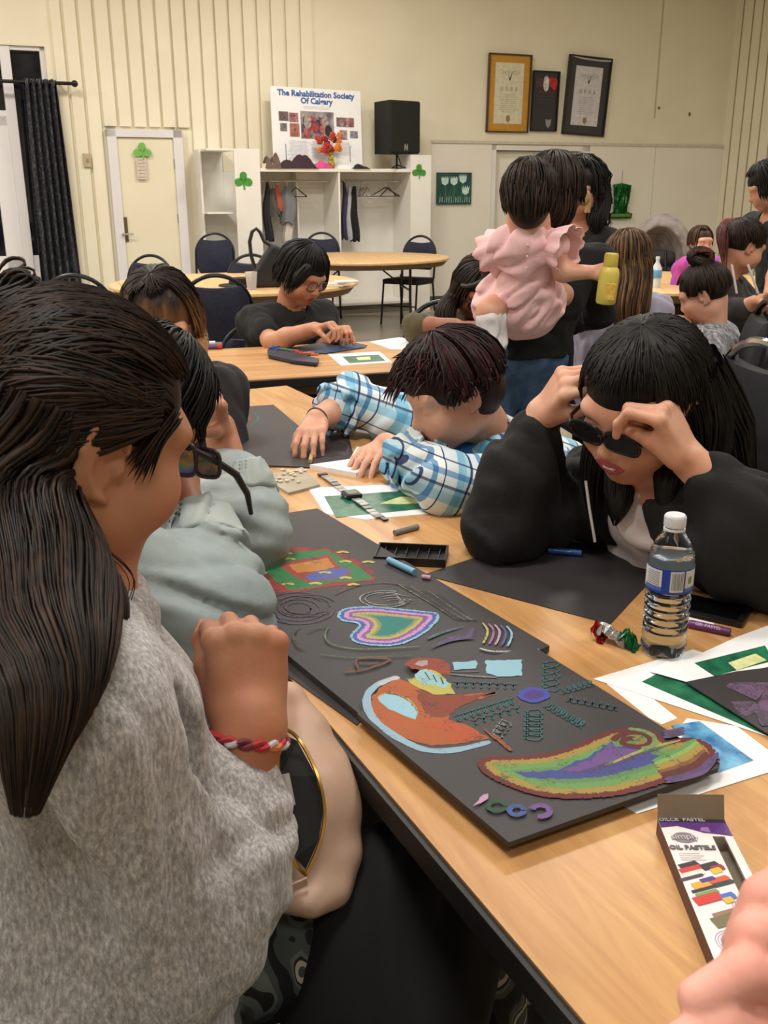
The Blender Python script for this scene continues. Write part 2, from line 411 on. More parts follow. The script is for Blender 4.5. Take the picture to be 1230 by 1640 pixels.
shamrock(t, (0, 0, 0), sd * 1.0, m_green2); bpy.data.objects[-1] if False else None
t = wthing('paper_note', 'narrow faded paper note taped on the cream door below the shamrock', 'note', 227, 270, .105)
w_, h_ = wsize(219, 254, 235, 288)
MB().box((0, 0, 0), (w_, .003, h_)).build('paper', mat('note_paper', (216, 206, 186), .8, c2=(196, 186, 168), nscale=40), t)
for k in range(6): MB().box((0, -.002, h_ * (.4 - k * .16)), (w_ * (.8 if k % 2 else .6), .001, h_ * .04)).build('printed_line', mat('faint_ink', (168, 158, 150), .8), t)

# ---- coat shelf unit --------------------------------------------------
COFF = .58
def cu(px, py=300): return wl(px, py, COFF)[0]
uL, zT = wl(374, 238, COFF); uL2, _ = wl(415, 238, COFF); uM, zS = wl(543, 272, COFF); uR, zT2 = wl(658, 248, COFF); uR2, _ = wl(691, 248, COFF)
uA, _ = wl(345, 240, .1)
zS = wl(540, 270, COFF)[1]
cc = (uL + uR2) / 2
rack = thing('coat_rack_unit', 'white open coat rack unit with two hanging bays and end cabinets', 'cabinet', uvz(cc, VW - COFF, 0), WA)
D = COFF - .05
def rb(name, x0, x1, y0, y1, z0, z1, m=m_white): return MB().box(((x0 + x1) / 2 - cc, (y0 + y1) / 2, (z0 + z1) / 2), (x1 - x0, y1 - y0, z1 - z0), bev=.003).build(name, m, rack)
tk = .022
rb('front_panel', uL, uL2, 0, tk, 0, zT); rb('front_panel', uR, uR2, 0, tk, 0, zT2)
rb('side_panel', uL2 - tk, uL2, tk, D, 0, zT); rb('side_panel', uR, uR + tk, tk, D, 0, zT2); rb('side_panel', uR2 - tk, uR2, tk, D, 0, zT2)
rb('divider', uM - tk / 2, uM + tk / 2, 0, D, 0.1, zS - tk)
rb('top_shelf', uL2, uR, -.01, D, zS - .035, zS)
rb('back_panel', uL, uR2, D - .015, D, 0.1, zS - .036)
rb('base_shelf', uL2, uR, 0.0, D, .1, .13); rb('kick_board', uL2, uR, .03, .05, 0, .1, mat('kick_grey', (110, 104, 94), .6))
rb('inner_partition', cu(510) - .15, cu(510) - .13, D - .2, D - .016, .13, zS - .036)
# left open end: shelves and top reaching to the wall
sl = uL - .30
rb('cabinet_top', sl, uL, .0, D, zT - tk, zT); rb('cabinet_back', sl, uL, D - .016, D, 0, zT - tk)
rb('shelf', sl, uL, .1, D - .02, 1.15, 1.17); rb('shelf', sl, uL, .1, D - .02, .6, .62)
rb('cabinet_side', sl - tk, sl, .25, D, 0, zT)
for x0, x1 in ((uL2, uM), (uM, uR)):
    MB().cyl((x0 - cc + .02, .25, zS - .13), (x1 - cc - .02, .25, zS - .13), .014).build('hanging_rail', m_chrome, rack, smooth=True)
t = wthing('shamrock_cutout', 'green shamrock cutout on the left end panel of the coat rack', 'decoration', 390, 291, COFF + .004); shamrock(t, (0, 0, 0), .16, m_green)
t = wthing('shamrock_cutout', 'green shamrock cutout on the right end panel of the coat rack', 'decoration', 671, 276, COFF + .004); shamrock(t, (0, 0, 0), .14, m_green)
MB().box((0, 0, 0), (.06, .02, .09)).build('x', m_white) if False else None
# clothes and hangers
def garment(px0, px1, ptop, pbot, col, label, dx=0, name='garment', cat='clothing', depth=.24, thick=.07):
    a, zt = wl(px0, ptop, COFF - depth); b, zb = wl(px1, pbot, COFF - depth)
    cx = (a + b) / 2; wd = b - a
    t = thing(name, label, cat, uvz(cx, VW - COFF + depth, zb), WA)
    H = zt - zb; vs, fs = [], []; nu, nz = 20, 14
    for j in range(nz + 1):
        f = j / nz; z = H * (1 - f); wf = wd * (.28 + .72 * min(1, f * 3.2)) * (1 - .12 * f * math.sin(f * 3 + dx))
        for i in range(nu):
            an = 2 * math.pi * i / nu; rr = 1 + .16 * math.sin(an * 5 + dx + f * 2)
            vs.append((math.cos(an) * wf / 2 * rr + .012 * math.sin(f * 7 + dx), math.sin(an) * thick * rr * (.5 + .5 * f), z - .02 * math.sin(an * 3 + dx) * f))
    for j in range(nz):
        for i in range(nu): fs.append((j * nu + i, j * nu + (i + 1) % nu, (j + 1) * nu + (i + 1) % nu, (j + 1) * nu + i))
    fs.append(tuple(range(nu))[::-1])
    mesh_from('cloth', vs, fs, mat('cloth_%d_%d_%d' % col, col, .85, nscale=12, bmp=.1, bscale=60), t, smooth=True)
    hz = zS - .13 - zb
    MB().tube([(0, 0, H - .02), (0, 0, hz), (.012, 0, hz + .025), (.03, 0, hz + .02)], .003, 5).build('hanger_hook', m_chrome, t)
    return t
garment(421, 436, 292, 385, (40, 40, 46), 'black coat hanging at the left end of the left bay', 1)
garment(428, 446, 302, 345, (92, 84, 78), 'brown grey jacket hanging in the left bay', 2)
garment(438, 452, 296, 338, (176, 92, 70), 'rust orange scarf bundle hanging between jackets', 3, thick=.04)
garment(449, 473, 298, 357, (120, 122, 126), 'light grey jacket hanging on the right side of the left bay', 4, thick=.09)
garment(452, 470, 345, 388, (205, 198, 188), 'cream long garment hanging below the grey jacket', 5)
garment(547, 556, 292, 382, (60, 56, 82), 'dark purple coat in the right bay beside the divider', 6)
garment(553, 564, 300, 382, (190, 192, 196), 'pale grey shirt hanging between two dark coats', 7, thick=.05)
garment(560, 573, 298, 385, (24, 24, 28), 'black coat hanging in the right bay', 8)
def hanger(px, py, label, m, rz=0.0, s=1.0):
    u, z = wl(px, py, COFF - .24); hz = zS - .13
    t = thing('coat_hanger', label, 'hanger', uvz(u, VW - COFF + .24, hz - .12), WA + rz)
    b = MB(); b.tube([(-.2 * s, 0, -.05), (0, 0, .05), (.2 * s, 0, -.05)], .007, 6); b.tube([(-.2 * s, 0, -.05), (.2 * s, 0, -.05)], .005, 6); b.build('frame', m, t)
    MB().tube([(0, 0, .05), (0, 0, .105), (.02, 0, .14), (.04, 0, .12)], .003, 5).build('hook', m_chrome, t)
for i, px in enumerate((572, 577, 582, 588)):
    hanger(px, 300, 'empty grey hanger in the cluster right of the black coat', mat('hanger_grey', (130, 128, 126), .5), R(68 + i * 7), .9) if True else None
hanger(617, 303, 'empty black hanger at the right end of the rail, nearer one', m_black, R(8), 1.0)
hanger(622, 303, 'empty black hanger at the right end of the rail, turned one', m_black, R(38), 1.0)
hanger(474, 293, 'empty black hanger beside the light grey jacket', m_black, R(12), .7)
for o in scene.objects:
    if o.name.startswith('coat_hanger') and 'cluster' in o.get('label', ''): o['group'] = 'grey hangers clustered on the rail'
# ---- poster -----------------------------------------------------------
POFF = .33
def poster():
    u0, z1 = wl(433, 129, POFF); u1, _ = wl(579, 150, POFF); z0 = zS
    wd = u1 - u0; H = wl(506, 140, POFF)[1] - z0
    t = thing('poster_board', 'large white society poster board with blue title and photos', 'poster', uvz((u0 + u1) / 2, VW - POFF, z0), WA)
    t.rotation_euler = (R(-6), R(1.2), WA)
    mb = MB(); mb.box((0, 0, H / 2), (wd, .02, H), bev=.002); mb.build('board', mat('poster_white', (240, 240, 240), .5, c2=(236, 236, 238)), t)
    blue = mat('title_blue', (52, 98, 168), .6); M = lambda x, z: Matrix.Translation((x, -.012, z)) @ Matrix.Rotation(R(90), 4, 'X')
    text_mesh('The Rehabilitation Society', .086, 'title_text', blue, t, M(0, H * .925), bold=.0035)
    text_mesh('Of Calgary', .086, 'title_text', blue, t, M(0, H * .84), bold=.0035)
    def photo(cx, cz, w_, h_, cols, n=7, seed=1):
        rr = random.Random(seed); q = MB().box((cx * wd, -.012, cz * H), (w_ * wd, .003, h_ * H)).build('photo', mat('photo_%d' % seed, cols[0], .5, c2=cols[1], nscale=9), t)
        for k in range(n):
            c_ = cols[rr.randrange(len(cols))]; x = (cx + (rr.random() - .5) * w_ * .7) * wd; z = (cz + (rr.random() - .6) * h_ * .5) * H; r_ = w_ * wd * rr.uniform(.08, .16)
            MB().slab([(x + r_ * math.cos(a) * .8, -.0135 - k * .0003, z + r_ * math.sin(a) * 1.1) for a in np.linspace(0, 2 * math.pi, 11)[:-1]], .0004, (0, -1, 0)).build('photo_figure', mat('pf_%d_%d_%d' % c_, c_, .6, nscale=30, c2=tuple(int(v * .6) for v in c_)), q)
    photo(-.37, .64, .105, .115, [(70, 60, 58), (120, 100, 96)], 5, 11); photo(-.26, .63, .1, .115, [(90, 60, 64), (200, 130, 140), (60, 50, 60)], 5, 12)
    photo(-.375, .505, .075, .1, [(86, 88, 90), (150, 148, 146)], 3, 13); photo(-.255, .475, .105, .165, [(140, 80, 66), (190, 120, 96), (80, 60, 56)], 5, 14)
    photo(0.0, .545, .37, .34, [(186, 176, 170), (66, 52, 84), (176, 60, 66), (196, 100, 100), (44, 40, 52), (60, 70, 120), (190, 150, 110)], 26, 15)
    photo(.315, .6, .2, .115, [(150, 100, 100), (80, 80, 96), (190, 150, 150)], 7, 16); photo(.29, .44, .085, .12, [(180, 170, 172), (120, 70, 80)], 3, 17); photo(.41, .45, .09, .09, [(84, 84, 96), (150, 150, 160)], 4, 18)
    gl_ = mat('caption_grey', (196, 198, 206), .7)
    rr = random.Random(4)
    for k in range(15):
        for cx, w_ in ((-.22, .26), (.02, .22), (.28, .2)):
            if k > 9 and cx == .28: continue
            MB().box((cx * wd + rr.uniform(-.01, .01), -.011, (.34 - k * .017) * H), (w_ * wd * rr.uniform(.7, 1), .001, .006)).build('caption_line', gl_, t)
    for x in (-.36, .36): MB().box((x * wd, -.011, .2 * H), (.008, .001, .2 * H)).build('rule_line', mat('rule_grey', (90, 90, 94), .7), t)
    for k in range(3): MB().box((0, -.011, (.775 - k * .014) * H), (.3 * wd, .001, .004)).build('caption_line', gl_, t)
poster()
# things lying on the shelf
def shelf_pt(px, off=.5): return wl(px, 270, off)[0], zS
def cloth_heap(name, label, cat, x0, x1, h, m, off=.5, seed=0, dep=.12):
    a = shelf_pt(x0, off)[0]; b = shelf_pt(x1, off)[0]; rr = random.Random(seed)
    t = thing(name, label, cat, uvz((a + b) / 2, VW - off, zS), WA); wd = b - a
    vs, fs = [], []; nu, nv = 18, 9
    for i in range(nu + 1):
        for j in range(nv + 1):
            s = i / nu; q = j / nv; e = (1 - abs(2 * s - 1) ** 4) * math.sin(math.pi * q) ** .5
            z = h * e * (.75 + .25 * math.sin(s * 9 + seed) + .15 * math.sin(s * 23 + q * 5))
            vs.append(((s - .5) * wd, (q - .5) * 2 * dep * .9, max(0.002, z)))
    for i in range(nu):
        for j in range(nv): p = i * (nv + 1) + j; fs.append((p, p + nv + 1, p + nv + 2, p + 1))
    mesh_from('folded_cloth', vs, fs, m, t, smooth=True); return t
cloth_heap('cap', 'brown knitted cap at the left end of the coat rack top', 'cap', 422, 449, .16, mat('brown_knit', (108, 90, 80), .9, bmp=.4, bscale=50), seed=1)
cloth_heap('folded_sweater', 'dark maroon clothing heaped on the coat rack top shelf', 'clothing', 446, 506, .15, mat('maroon_cloth', (62, 38, 48), .9, bmp=.2), seed=2)
cloth_heap('folded_cloth', 'hot pink folded cloth on the coat rack top shelf', 'clothing', 494, 534, .08, mat('hot_pink_cloth', (214, 78, 140), .8), off=.54, seed=3, dep=.06)
cloth_heap('cap', 'small black cap on the coat rack shelf right of the poster', 'cap', 561, 588, .05, mat('black_cloth', (30, 28, 30), .9), seed=4)
u_, _ = shelf_pt(432, .54)
t = thing('box', 'flat cream box at the left end of the coat rack top', 'box', uvz(u_, VW - .55, zS), WA); MB().box((0, 0, .025), (.2, .05, .05), bev=.004).build('carton', mat('cream_card', (226, 214, 180), .7), t)
u_, _ = shelf_pt(553, .5)
t = thing('paper_strip', 'white paper strip with red lettering lying below the poster', 'paper', uvz(u_, VW - .52, zS), WA); MB().box((0, 0, .02), (.2, .01, .04)).build('paper', mat('poster_white', (240, 240, 240), .5), t)
text_mesh('Welcome', .05, 'lettering', mat('red_ink', (200, 70, 90), .6), t, Matrix.Translation((0, -.006, .02)) @ Matrix.Rotation(R(90), 4, 'X')) if False else None
# scarecrow-like flower pick with autumn flowers
def flowers():
    u, _ = wl(528, 250, .5)
    t = thing('artificial_flowers', 'small autumn coloured artificial flowers in front of the poster', 'flowers', uvz(u, VW - .48, zS), WA); t.scale = (.8, .8, .85)
    MB().lathe([(.0, 0), (.045, 0), (.055, .03), (.04, .12), (.03, .16), (.038, .2), (0, .2)], 16, (0.03, 0, 0)).build('vase', mat('yellow_ribbon', (214, 190, 60), .5, c2=(60, 40, 20), nscale=30), t, smooth=True)
    rr = random.Random(5)
    cols = [mat('petal_red', (186, 58, 44), .7), mat('petal_orange', (222, 130, 50), .7), mat('petal_wine', (120, 38, 44), .7), mat('petal_gold', (226, 170, 70), .7)]
    for k in range(30):
        a = rr.uniform(-1, 1); x = rr.uniform(-.15, .17); z = .3 + rr.uniform(-.1, .13); y = rr.uniform(-.05, .05)
        mb = MB()
        for q in range(5):
            an = q * 2 * math.pi / 5 + a; mb.sph((x + .024 * math.cos(an), y, z + .024 * math.sin(an)), .022, (1, .4, .8), seg=8)
        mb.sph((x, y - .01, z), .012, seg=6)
        mb.build('flower', cols[(1 if x > .05 else 0) if rr.random() < .5 else rr.randrange(4)], t, smooth=True)
        if k < 9: MB().tube([(0.03, 0, .18), (x * .5 + .01, y, .24), (x, y, z)], .003, 5).build('stem', mat('stem_brown', (96, 84, 40), .7), t)
flowers()
# loudspeaker on the rack
def loudspeaker():
    off = .56; u0, z1 = wl(617, 160, off); u1, _ = wl(679, 160, off); z0 = wl(648, 246, off)[1]
    t = thing('loudspeaker', 'black loudspeaker cabinet on a short stand above the coat rack', 'speaker', uvz((u0 + u1) / 2, VW - off, zS), WA + R(14))
    wd = (u1 - u0) * .95; H = z1 - z0; b = z0 - zS
    MB().prism([(-wd * .46, 0), (wd * .46, 0), (wd * .36, .36), (-wd * .36, .36)], b, b + H).build('cabinet', mat('speaker_black', (24, 24, 26), .7, bmp=.3, bscale=150), t)
    MB().box((0, -.012, b + H / 2), (wd * .92, .02, H * .96), bev=.008).build('grille', mat('grille_black', (16, 16, 18), .5, bmp=.6, bscale=300), t)
    mb = MB(); mb.box((-.018, -.026, b + H * .12), (.012, .004, .07)); mb.box((.018, -.026, b + H * .12), (.012, .004, .07)); mb.box((0, -.026, b + H * .12), (.012, .004, .075), rot=Matrix.Rotation(R(-28), 3, 'Y')); mb.build('logo', m_chrome, t)
    MB().cyl((0, .15, 0), (0, .15, b), .012).build('stand_post', m_black, t)
    for k in range(3):
        a = R(90 + 120 * k); MB().tube([(0, .15, .05), (.13 * math.cos(a), .15 + .1 * math.sin(a), .008)], .007, 6).build('stand_leg', m_black, t)
    MB().tube([(.05, .3, b + .1), (.06, .2, b - .02), (.03, .1, .04), (-.04, -.0, .008), (-.18, -.02, .008)], .006, 6).build('cable', m_black, t)
loudspeaker()
# painting, frames, hat
def flower_painting():
    w_, h_ = wsize(700, 277, 755, 328, .03)
    t = wthing('painting', 'small dark green canvas with white tulips right of the coat rack', 'painting', 727, 302, .03)
    MB().box((0, 0, 0), (w_, .03, h_), bev=.003).build('canvas', mat('painting_dark_teal', (26, 62, 62), .6, c2=(36, 84, 78), nscale=8), t)
    gm = mat('painted_leaf', (62, 130, 84), .6, c2=(30, 84, 60), nscale=30); wm = mat('painted_white', (226, 240, 232), .6, c2=(170, 214, 204), nscale=25)
    for k, (x, z) in enumerate(((-.28, .24), (-.02, .24), (.24, .3), (.32, -.06))):
        MB().slab([((x - .015) * w_, -.016, z * h_), ((x + .015) * w_, -.016, z * h_), ((x * .9 + .03) * w_, -.016, -.36 * h_), ((x * .9) * w_, -.016, -.36 * h_)], .001, (0, -1, 0)).build('painted_stem', gm, t)
        pts = []
        for q in range(9):
            f = q / 8; pts.append(((x - .12 + .24 * f) * w_, -.0175, (z + (.15 if q % 2 == 0 else .06)) * h_))
        pts += [((x + .09) * w_, -.0175, (z - .08) * h_), (x * w_, -.0175, (z - .14) * h_), ((x - .09) * w_, -.0175, (z - .08) * h_)]
        MB().slab(pts, .001, (0, -1, 0)).build('painted_tulip', wm, t)
        for q in range(3):
            xx = x + (q - 1) * .1; MB().slab([((xx - .02) * w_, -.017, -.38 * h_), ((xx + .02) * w_, -.017, -.38 * h_), ((xx + .05 * (q - 1)) * w_, -.017, -.02 * h_)], .001, (0, -1, 0)).build('painted_leaf', gm, t)
    for q in range(14): x = -.43 + q * .066; MB().slab([(x * w_, -.017, -.44 * h_), ((x + .012) * w_, -.017, -.44 * h_), ((x + .02) * w_, -.017, -.26 * h_), ((x + .008) * w_, -.017, -.26 * h_)], .001, (0, -1, 0)).build('painted_grass', wm, t)
flower_painting()
def framed(label, x0, y0, x1, y1, frame_m, mat_m, paper, fw, mw, content, tilt=0, name='framed_certificate'):
    w_, h_ = wsize(x0, y0, x1, y1, .04)
    t = wthing(name, label, 'picture frame', (x0 + x1) / 2, (y0 + y1) / 2, .035); t.rotation_euler = (R(2), tilt, WA)
    mb = MB()
    mb.box((0, 0, h_ / 2 - fw / 2), (w_, .04, fw), bev=.004).box((0, 0, -h_ / 2 + fw / 2), (w_, .04, fw), bev=.004).box((-w_ / 2 + fw / 2, 0, 0), (fw, .04, h_), bev=.004).box((w_ / 2 - fw / 2, 0, 0), (fw, .04, h_), bev=.004)
    mb.build('frame', frame_m, t)
    MB().box((0, .01, 0), (w_ - fw, .01, h_ - fw)).build('mount', mat_m, t)
    if paper: MB().box((0, .003, 0), (w_ - 2 * fw - 2 * mw, .006, h_ - 2 * fw - 2 * mw)).build('paper', paper, t)
    content(t, w_ - 2 * fw - 2 * mw, h_ - 2 * fw - 2 * mw)
def cert(ink, seed, crest):
    def f(t, w_, h_):
        rr = random.Random(seed)
        for k in range(3 if crest else 4): MB().tube([(-w_ * .36 + w_ * .72 * q / 10, -.001, h_ * .36 + .02 * math.sin(q * 1.7 + k * 2) - k * .01) for q in range(11)], .0025, 4).build('script_lettering', ink, t)
        MB().slab([(-.06 * w_, -.001, .34 * h_), (0, -.001, .25 * h_), (.12 * w_, -.001, .38 * h_), (.04 * w_, -.001, .24 * h_), (0, -.001, .2 * h_)], .001, (0, -1, 0)).build('crest', mat('crest_dark', (70, 66, 60), .7), t)
        for k in range(4): MB().box(((k - 1.5) * .17 * w_, -.001, .08 * h_), (.1 * w_, .001, .07 * h_)).build('monogram', ink, t)
        for k in range(9): MB().box((0, -.001, (-.02 - k * .035) * h_), (w_ * rr.uniform(.45, .75), .001, .007)).build('text_line', ink, t)
        MB().slab([(-.05 * w_, -.001, -.36 * h_), (.06 * w_, -.001, -.36 * h_), (.09 * w_, -.001, -.44 * h_), (0, -.001, -.48 * h_), (-.07 * w_, -.001, -.44 * h_)], .001, (0, -1, 0)).build('seal', mat('seal_bronze', (150, 128, 90), .6), t)
    return f
ink = mat('faint_certificate_ink', (196, 186, 160), .8)
framed('gold framed certificate with cream paper, leftmost of the three wall frames', 781, 87, 849, 213, mat('dark_brown_frame', (70, 50, 30), .4), mat('gold_mount', (200, 146, 52), .5, c2=(190, 136, 46)), mat('cream_paper', (224, 216, 188), .7), .016, .085, cert(ink, 1, 1))
def dark_poster(t, w_, h_):
    cols = [(96, 60, 66), (60, 70, 120), (226, 226, 230), (200, 50, 46), (150, 40, 44)]
    for k, (x, z, r_) in enumerate(((-.34, .33, .1), (-.2, .34, .1), (0, .36, .11), (0, .3, .12), (.2, .35, .1), (.33, .33, .12))):
        c_ = cols[[0, 0, 2, 2, 3, 3][k]]
        MB().slab([(x * w_ + r_ * w_ * math.cos(a), -.001 - k * .0005, z * h_ + r_ * 1.6 * w_ * math.sin(a) * (1.3 if a > 3.2 else .8)) for a in np.linspace(0, 6.0, 12)], .0005, (0, -1, 0)).build('printed_figure', mat('pf_%d_%d_%d' % c_, c_, .6, nscale=30, c2=tuple(int(v * .7) for v in c_)), t)
    MB().box((.05 * w_, -.001, .16 * h_), (.7 * w_, .001, .03)).build('printed_title', mat('dark_red_ink', (96, 34, 40), .6), t)
    for k in range(3): MB().box((0, -.001, (.08 - k * .05) * h_), (.6 * w_, .001, .006)).build('text_line', mat('dim_ink', (78, 76, 80), .6), t)
    MB().slab([(x * w_, -.001, z * h_) for x, z in ((.06, -.3), (.18, -.32), (.3, -.3), (.28, -.4), (.18, -.47), (.08, -.4))], .001, (0, -1, 0)).build('shield_emblem', mat('grey_emblem', (150, 148, 150), .6), t)
framed('narrow black framed poster with red and white figures, middle of the three', 852, 114, 894, 211, mat('black_frame', (26, 24, 24), .4), mat('charcoal_print', (44, 42, 46), .4), None, .014, 0, dark_poster, name='framed_poster')
def cert3(t, w_, h_):
    cert(mat('grey_certificate_ink', (178, 176, 184), .8), 3, 0)(t, w_, h_)
    MB().tube([(-w_ * .72, -.004, h_ * .66), (-w_ * .35, -.004, h_ * .625), (w_ * .3, -.004, h_ * .615), (w_ * .74, -.004, h_ * .63)], .012, 6).build('silver_ribbon', mat('silver', (190, 190, 196), .4), t)
framed('large black framed certificate with silver ribbon, rightmost of the three', 906, 91, 974, 218, mat('black_frame', (26, 24, 24), .4), mat('charcoal_mount', (54, 54, 58), .5), mat('pale_lilac_paper', (214, 210, 212), .7), .02, .1, cert3, R(2.5))
def tinsel_hat():
    t = wthing('tinsel_hat_decoration', 'green tinsel top hat decoration hanging on the pale wall', 'decoration', 994, 322, .06)
    w_, h_ = wsize(970, 297, 1014, 354, .06); 
    m, nt, b = nmat('green_tinsel'); b.inputs['Metallic'].default_value = .7; b.inputs['Roughness'].default_value = .25
    n = N(nt, 'ShaderNodeTexNoise', i_Scale=40.0); nt.links.new(coords(nt, (1, 1, .25)), n.inputs[0]); nt.links.new(ramp(nt, n.outputs[0], [(.4, (4, 60, 26)), (.6, (20, 120, 50)), (.72, (150, 220, 160))]), b.inputs['Base Color'])
    MB().slab([(x * w_, .01, z * h_) for x, z in ((-.3, .46), (.0, .5), (.34, .44), (.3, .05), (.22, -.3), (.45, -.36), (.42, -.5), (-.5, -.5), (-.46, -.38), (-.22, -.3), (-.24, .1))], .02, (0, -1, 0)).build('hat_form', m, t)
    rr = random.Random(3); mb = MB()
    for k in range(260):
        z = rr.uniform(-.42, .46); half = .46 if z < -.32 else .3; x = rr.uniform(-half, half)
        p = Vector((x * w_, -.012, z * h_)); d = Vector((rr.uniform(-.02, .02), -rr.uniform(.01, .03), -rr.uniform(.01, .05))); q = Vector((.004, 0, .0))
        v = [mb.bm.verts.new(p - q), mb.bm.verts.new(p + q), mb.bm.verts.new(p + d)]; mb.bm.faces.new(v)
    o = mb.build('tinsel', m, t); tag(o, kind='stuff')
    MB().cyl((.0, 0, h_ * .5), (.0, 0, h_ * .5 + .16), .003, seg=6).build('hanging_string', m_black, t)
    MB().box((0, -.03, -.4 * h_), (w_ * .7, .008, .035)).build('hat_band', mat('olive_band', (120, 150, 60), .5, c2=(40, 110, 50), nscale=30), t)
tinsel_hat()
# ================================================================ tables and chairs
def wood_mat(name, ang, a=(214, 168, 112), b_=(180, 130, 80)):
    m, nt, b = nmat(name); b.inputs['Roughness'].default_value = .36
    co = coords(nt, (26, 2.2, 5), (0, 0, ang))
    n = N(nt, 'ShaderNodeTexNoise', i_Scale=1.0, i_Detail=8.0, i_Roughness=.65, i_Distortion=.6); nt.links.new(co, n.inputs[0])
    n2 = N(nt, 'ShaderNodeTexNoise', i_Scale=.28, i_Detail=3.0, i_Distortion=1.6); nt.links.new(co, n2.inputs[0])
    mx = N(nt, 'ShaderNodeMath', operation='MULTIPLY_ADD'); mx.inputs[1].default_value = .45; nt.links.new(n2.outputs[0], mx.inputs[0]); nt.links.new(n.outputs[0], mx.inputs[2])
    nt.links.new(ramp(nt, mx.outputs[0], [(.5, a), (.68, tuple((p + q) / 2 for p, q in zip(a, b_))), (.85, b_)]), b.inputs['Base Color'])
    bump(nt, b, n.outputs[0], .05, .001)
    return m
m_wood = wood_mat('oak_laminate', 0.0)
m_wood_pale = mat('pale_oak_laminate', (222, 184, 132), .4, c2=(212, 172, 120), nscale=3, scale=(8, 1, 1))
m_edge = mat('black_rubber_edge', (20, 19, 20), .5)
m_under = mat('table_underside_brown', (110, 82, 56), .7)
def bar_leg(parent, x, y0, y1, H, m=m_black):
    """folding table leg set: two posts, curved foot, brace"""
    for y in (y0, y1): MB().tube([(x, y, H), (x, y, .34), (x + .0, y + (.04 if y == y1 else -.04), .22), (x, y + (.06 if y == y1 else -.06), 0.01)], .014, 8).build('leg', m, parent, smooth=True)
    MB().tube([(x, y0, .42), (x, y1, .42)], .011, 6).build('crossbar', m, parent, smooth=True)
def rect_table(label, A, B, wdt, m_top, name='folding_table'):
    """A: near corner of left edge, B: far corner of left edge (world xy). table lies to the right"""
    A = Vector((A[0], A[1], 0)); B = Vector((B[0], B[1], 0)); d = (B - A); L = d.length; d.normalize(); n = Vector((d.y, -d.x, 0))
    c = (A + B) / 2 + n * wdt / 2; rz = math.atan2(d.y, d.x) - math.pi / 2
    t = thing(name, label, 'table', c, rz); hw, hl = wdt / 2, L / 2
    MB().box((0, 0, .727), (wdt - .008, L - .008, .026)).build('tabletop', m_top, t)
    mb = MB()
    for x, y, sx, sy in ((-hw + .001, 0, .01, L), (hw - .001, 0, .01, L), (0, -hl + .001, wdt, .01), (0, hl - .001, wdt, .01)): mb.box((x, y, .7215), (sx, sy, .031), bev=.002)
    mb.build('edge_band', m_edge, t)
    mb = MB()
    for x in (-hw + .05, hw - .05): mb.box((x, 0, .69), (.02, L - .1, .045))
    mb.build('apron_rail', m_under, t)
    for s in (-1, 1):
        bar_leg(t, s * 0, 0, 0, .01) if False else None
        mb = MB()
        y = s * (hl - .28)
        for x in (-hw + .07, hw - .07): MB().box((x, y, .36), (.032, .032, .69), bev=.004).build('leg', m_black, t)
        MB().box((0, y, .2), (wdt - .14, .02, .02)).build('crossbar', m_black, t)
        MB().tube([(0, y, .55), (0, y - s * .3, .7)], .009, 6).build('brace', m_black, t)
    return t
_e0, _e2 = T(930, 1640), T(480, 1110)
_d = (_e2 - _e0); _d /= np.linalg.norm(_d)
NA = _e0 - _d * .45; NB = _e0 + _d * 2.62
NT = rect_table('oak laminate folding table covered with black boards and drawings in front', NA, NB, .765, m_wood)
# second table: parallel to the picture
m0, m1 = T(340, 613), T(648, 594)
md = (m1 - m0) / np.linalg.norm(m1 - m0); 
mB_ = m1 + md * .30; mA = mB_ - md * 2.2
MT = rect_table('oak laminate folding table in the middle where two people draw', mB_, mA, .765, wood_mat('oak_laminate_middle', R(90)))
def round_table(label, px, py, Y, rad, m, rz=0.0, legs=True):
    c = W(px, py, Y); t = thing('round_table', label, 'table', (c[0], c[1], 0), rz)
    pr = [(0, .715), (rad - .01, .715), (rad, .72), (rad, .735), (rad - .005, .74), (0, .74)]
    MB().lathe(pr, 64).build('tabletop', m, t, smooth=True)
    MB().lathe([(rad - .02, .712), (rad - .06, .665), (rad - .075, .665), (rad - .035, .712)], 48).build('apron_ring', m_under, t)
    for s in (-1, 1): bar_leg(t, s * rad * .52, -.26, .26, .71)
    for s in (-1, 1): MB().tube([(s * rad * .52, 0, .42), (s * .12, 0, .69)], .009, 6).build('brace', m_black, t)
    return t
RT1 = round_table('pale oak round table behind the woman in the black T-shirt, with cup and bag', 376, 440, 7.35, .915, m_wood_pale, R(20))
RT2 = round_table('pale oak round table farthest back in front of the coat rack', 577, 395, 10.2, .915, m_wood_pale, R(8))
RT3 = round_table('pale oak round table in front of the stroller at the right', 1060, 440, 7.3, .915, m_wood_pale, R(-10))
m_navy = mat('navy_upholstery', (34, 37, 58), .85, c2=(26, 28, 46), nscale=60, bmp=.25, bscale=300)
m_blackpad = mat('black_upholstery', (26, 27, 33), .85, c2=(20, 21, 27), nscale=60, bmp=.25, bscale=300)
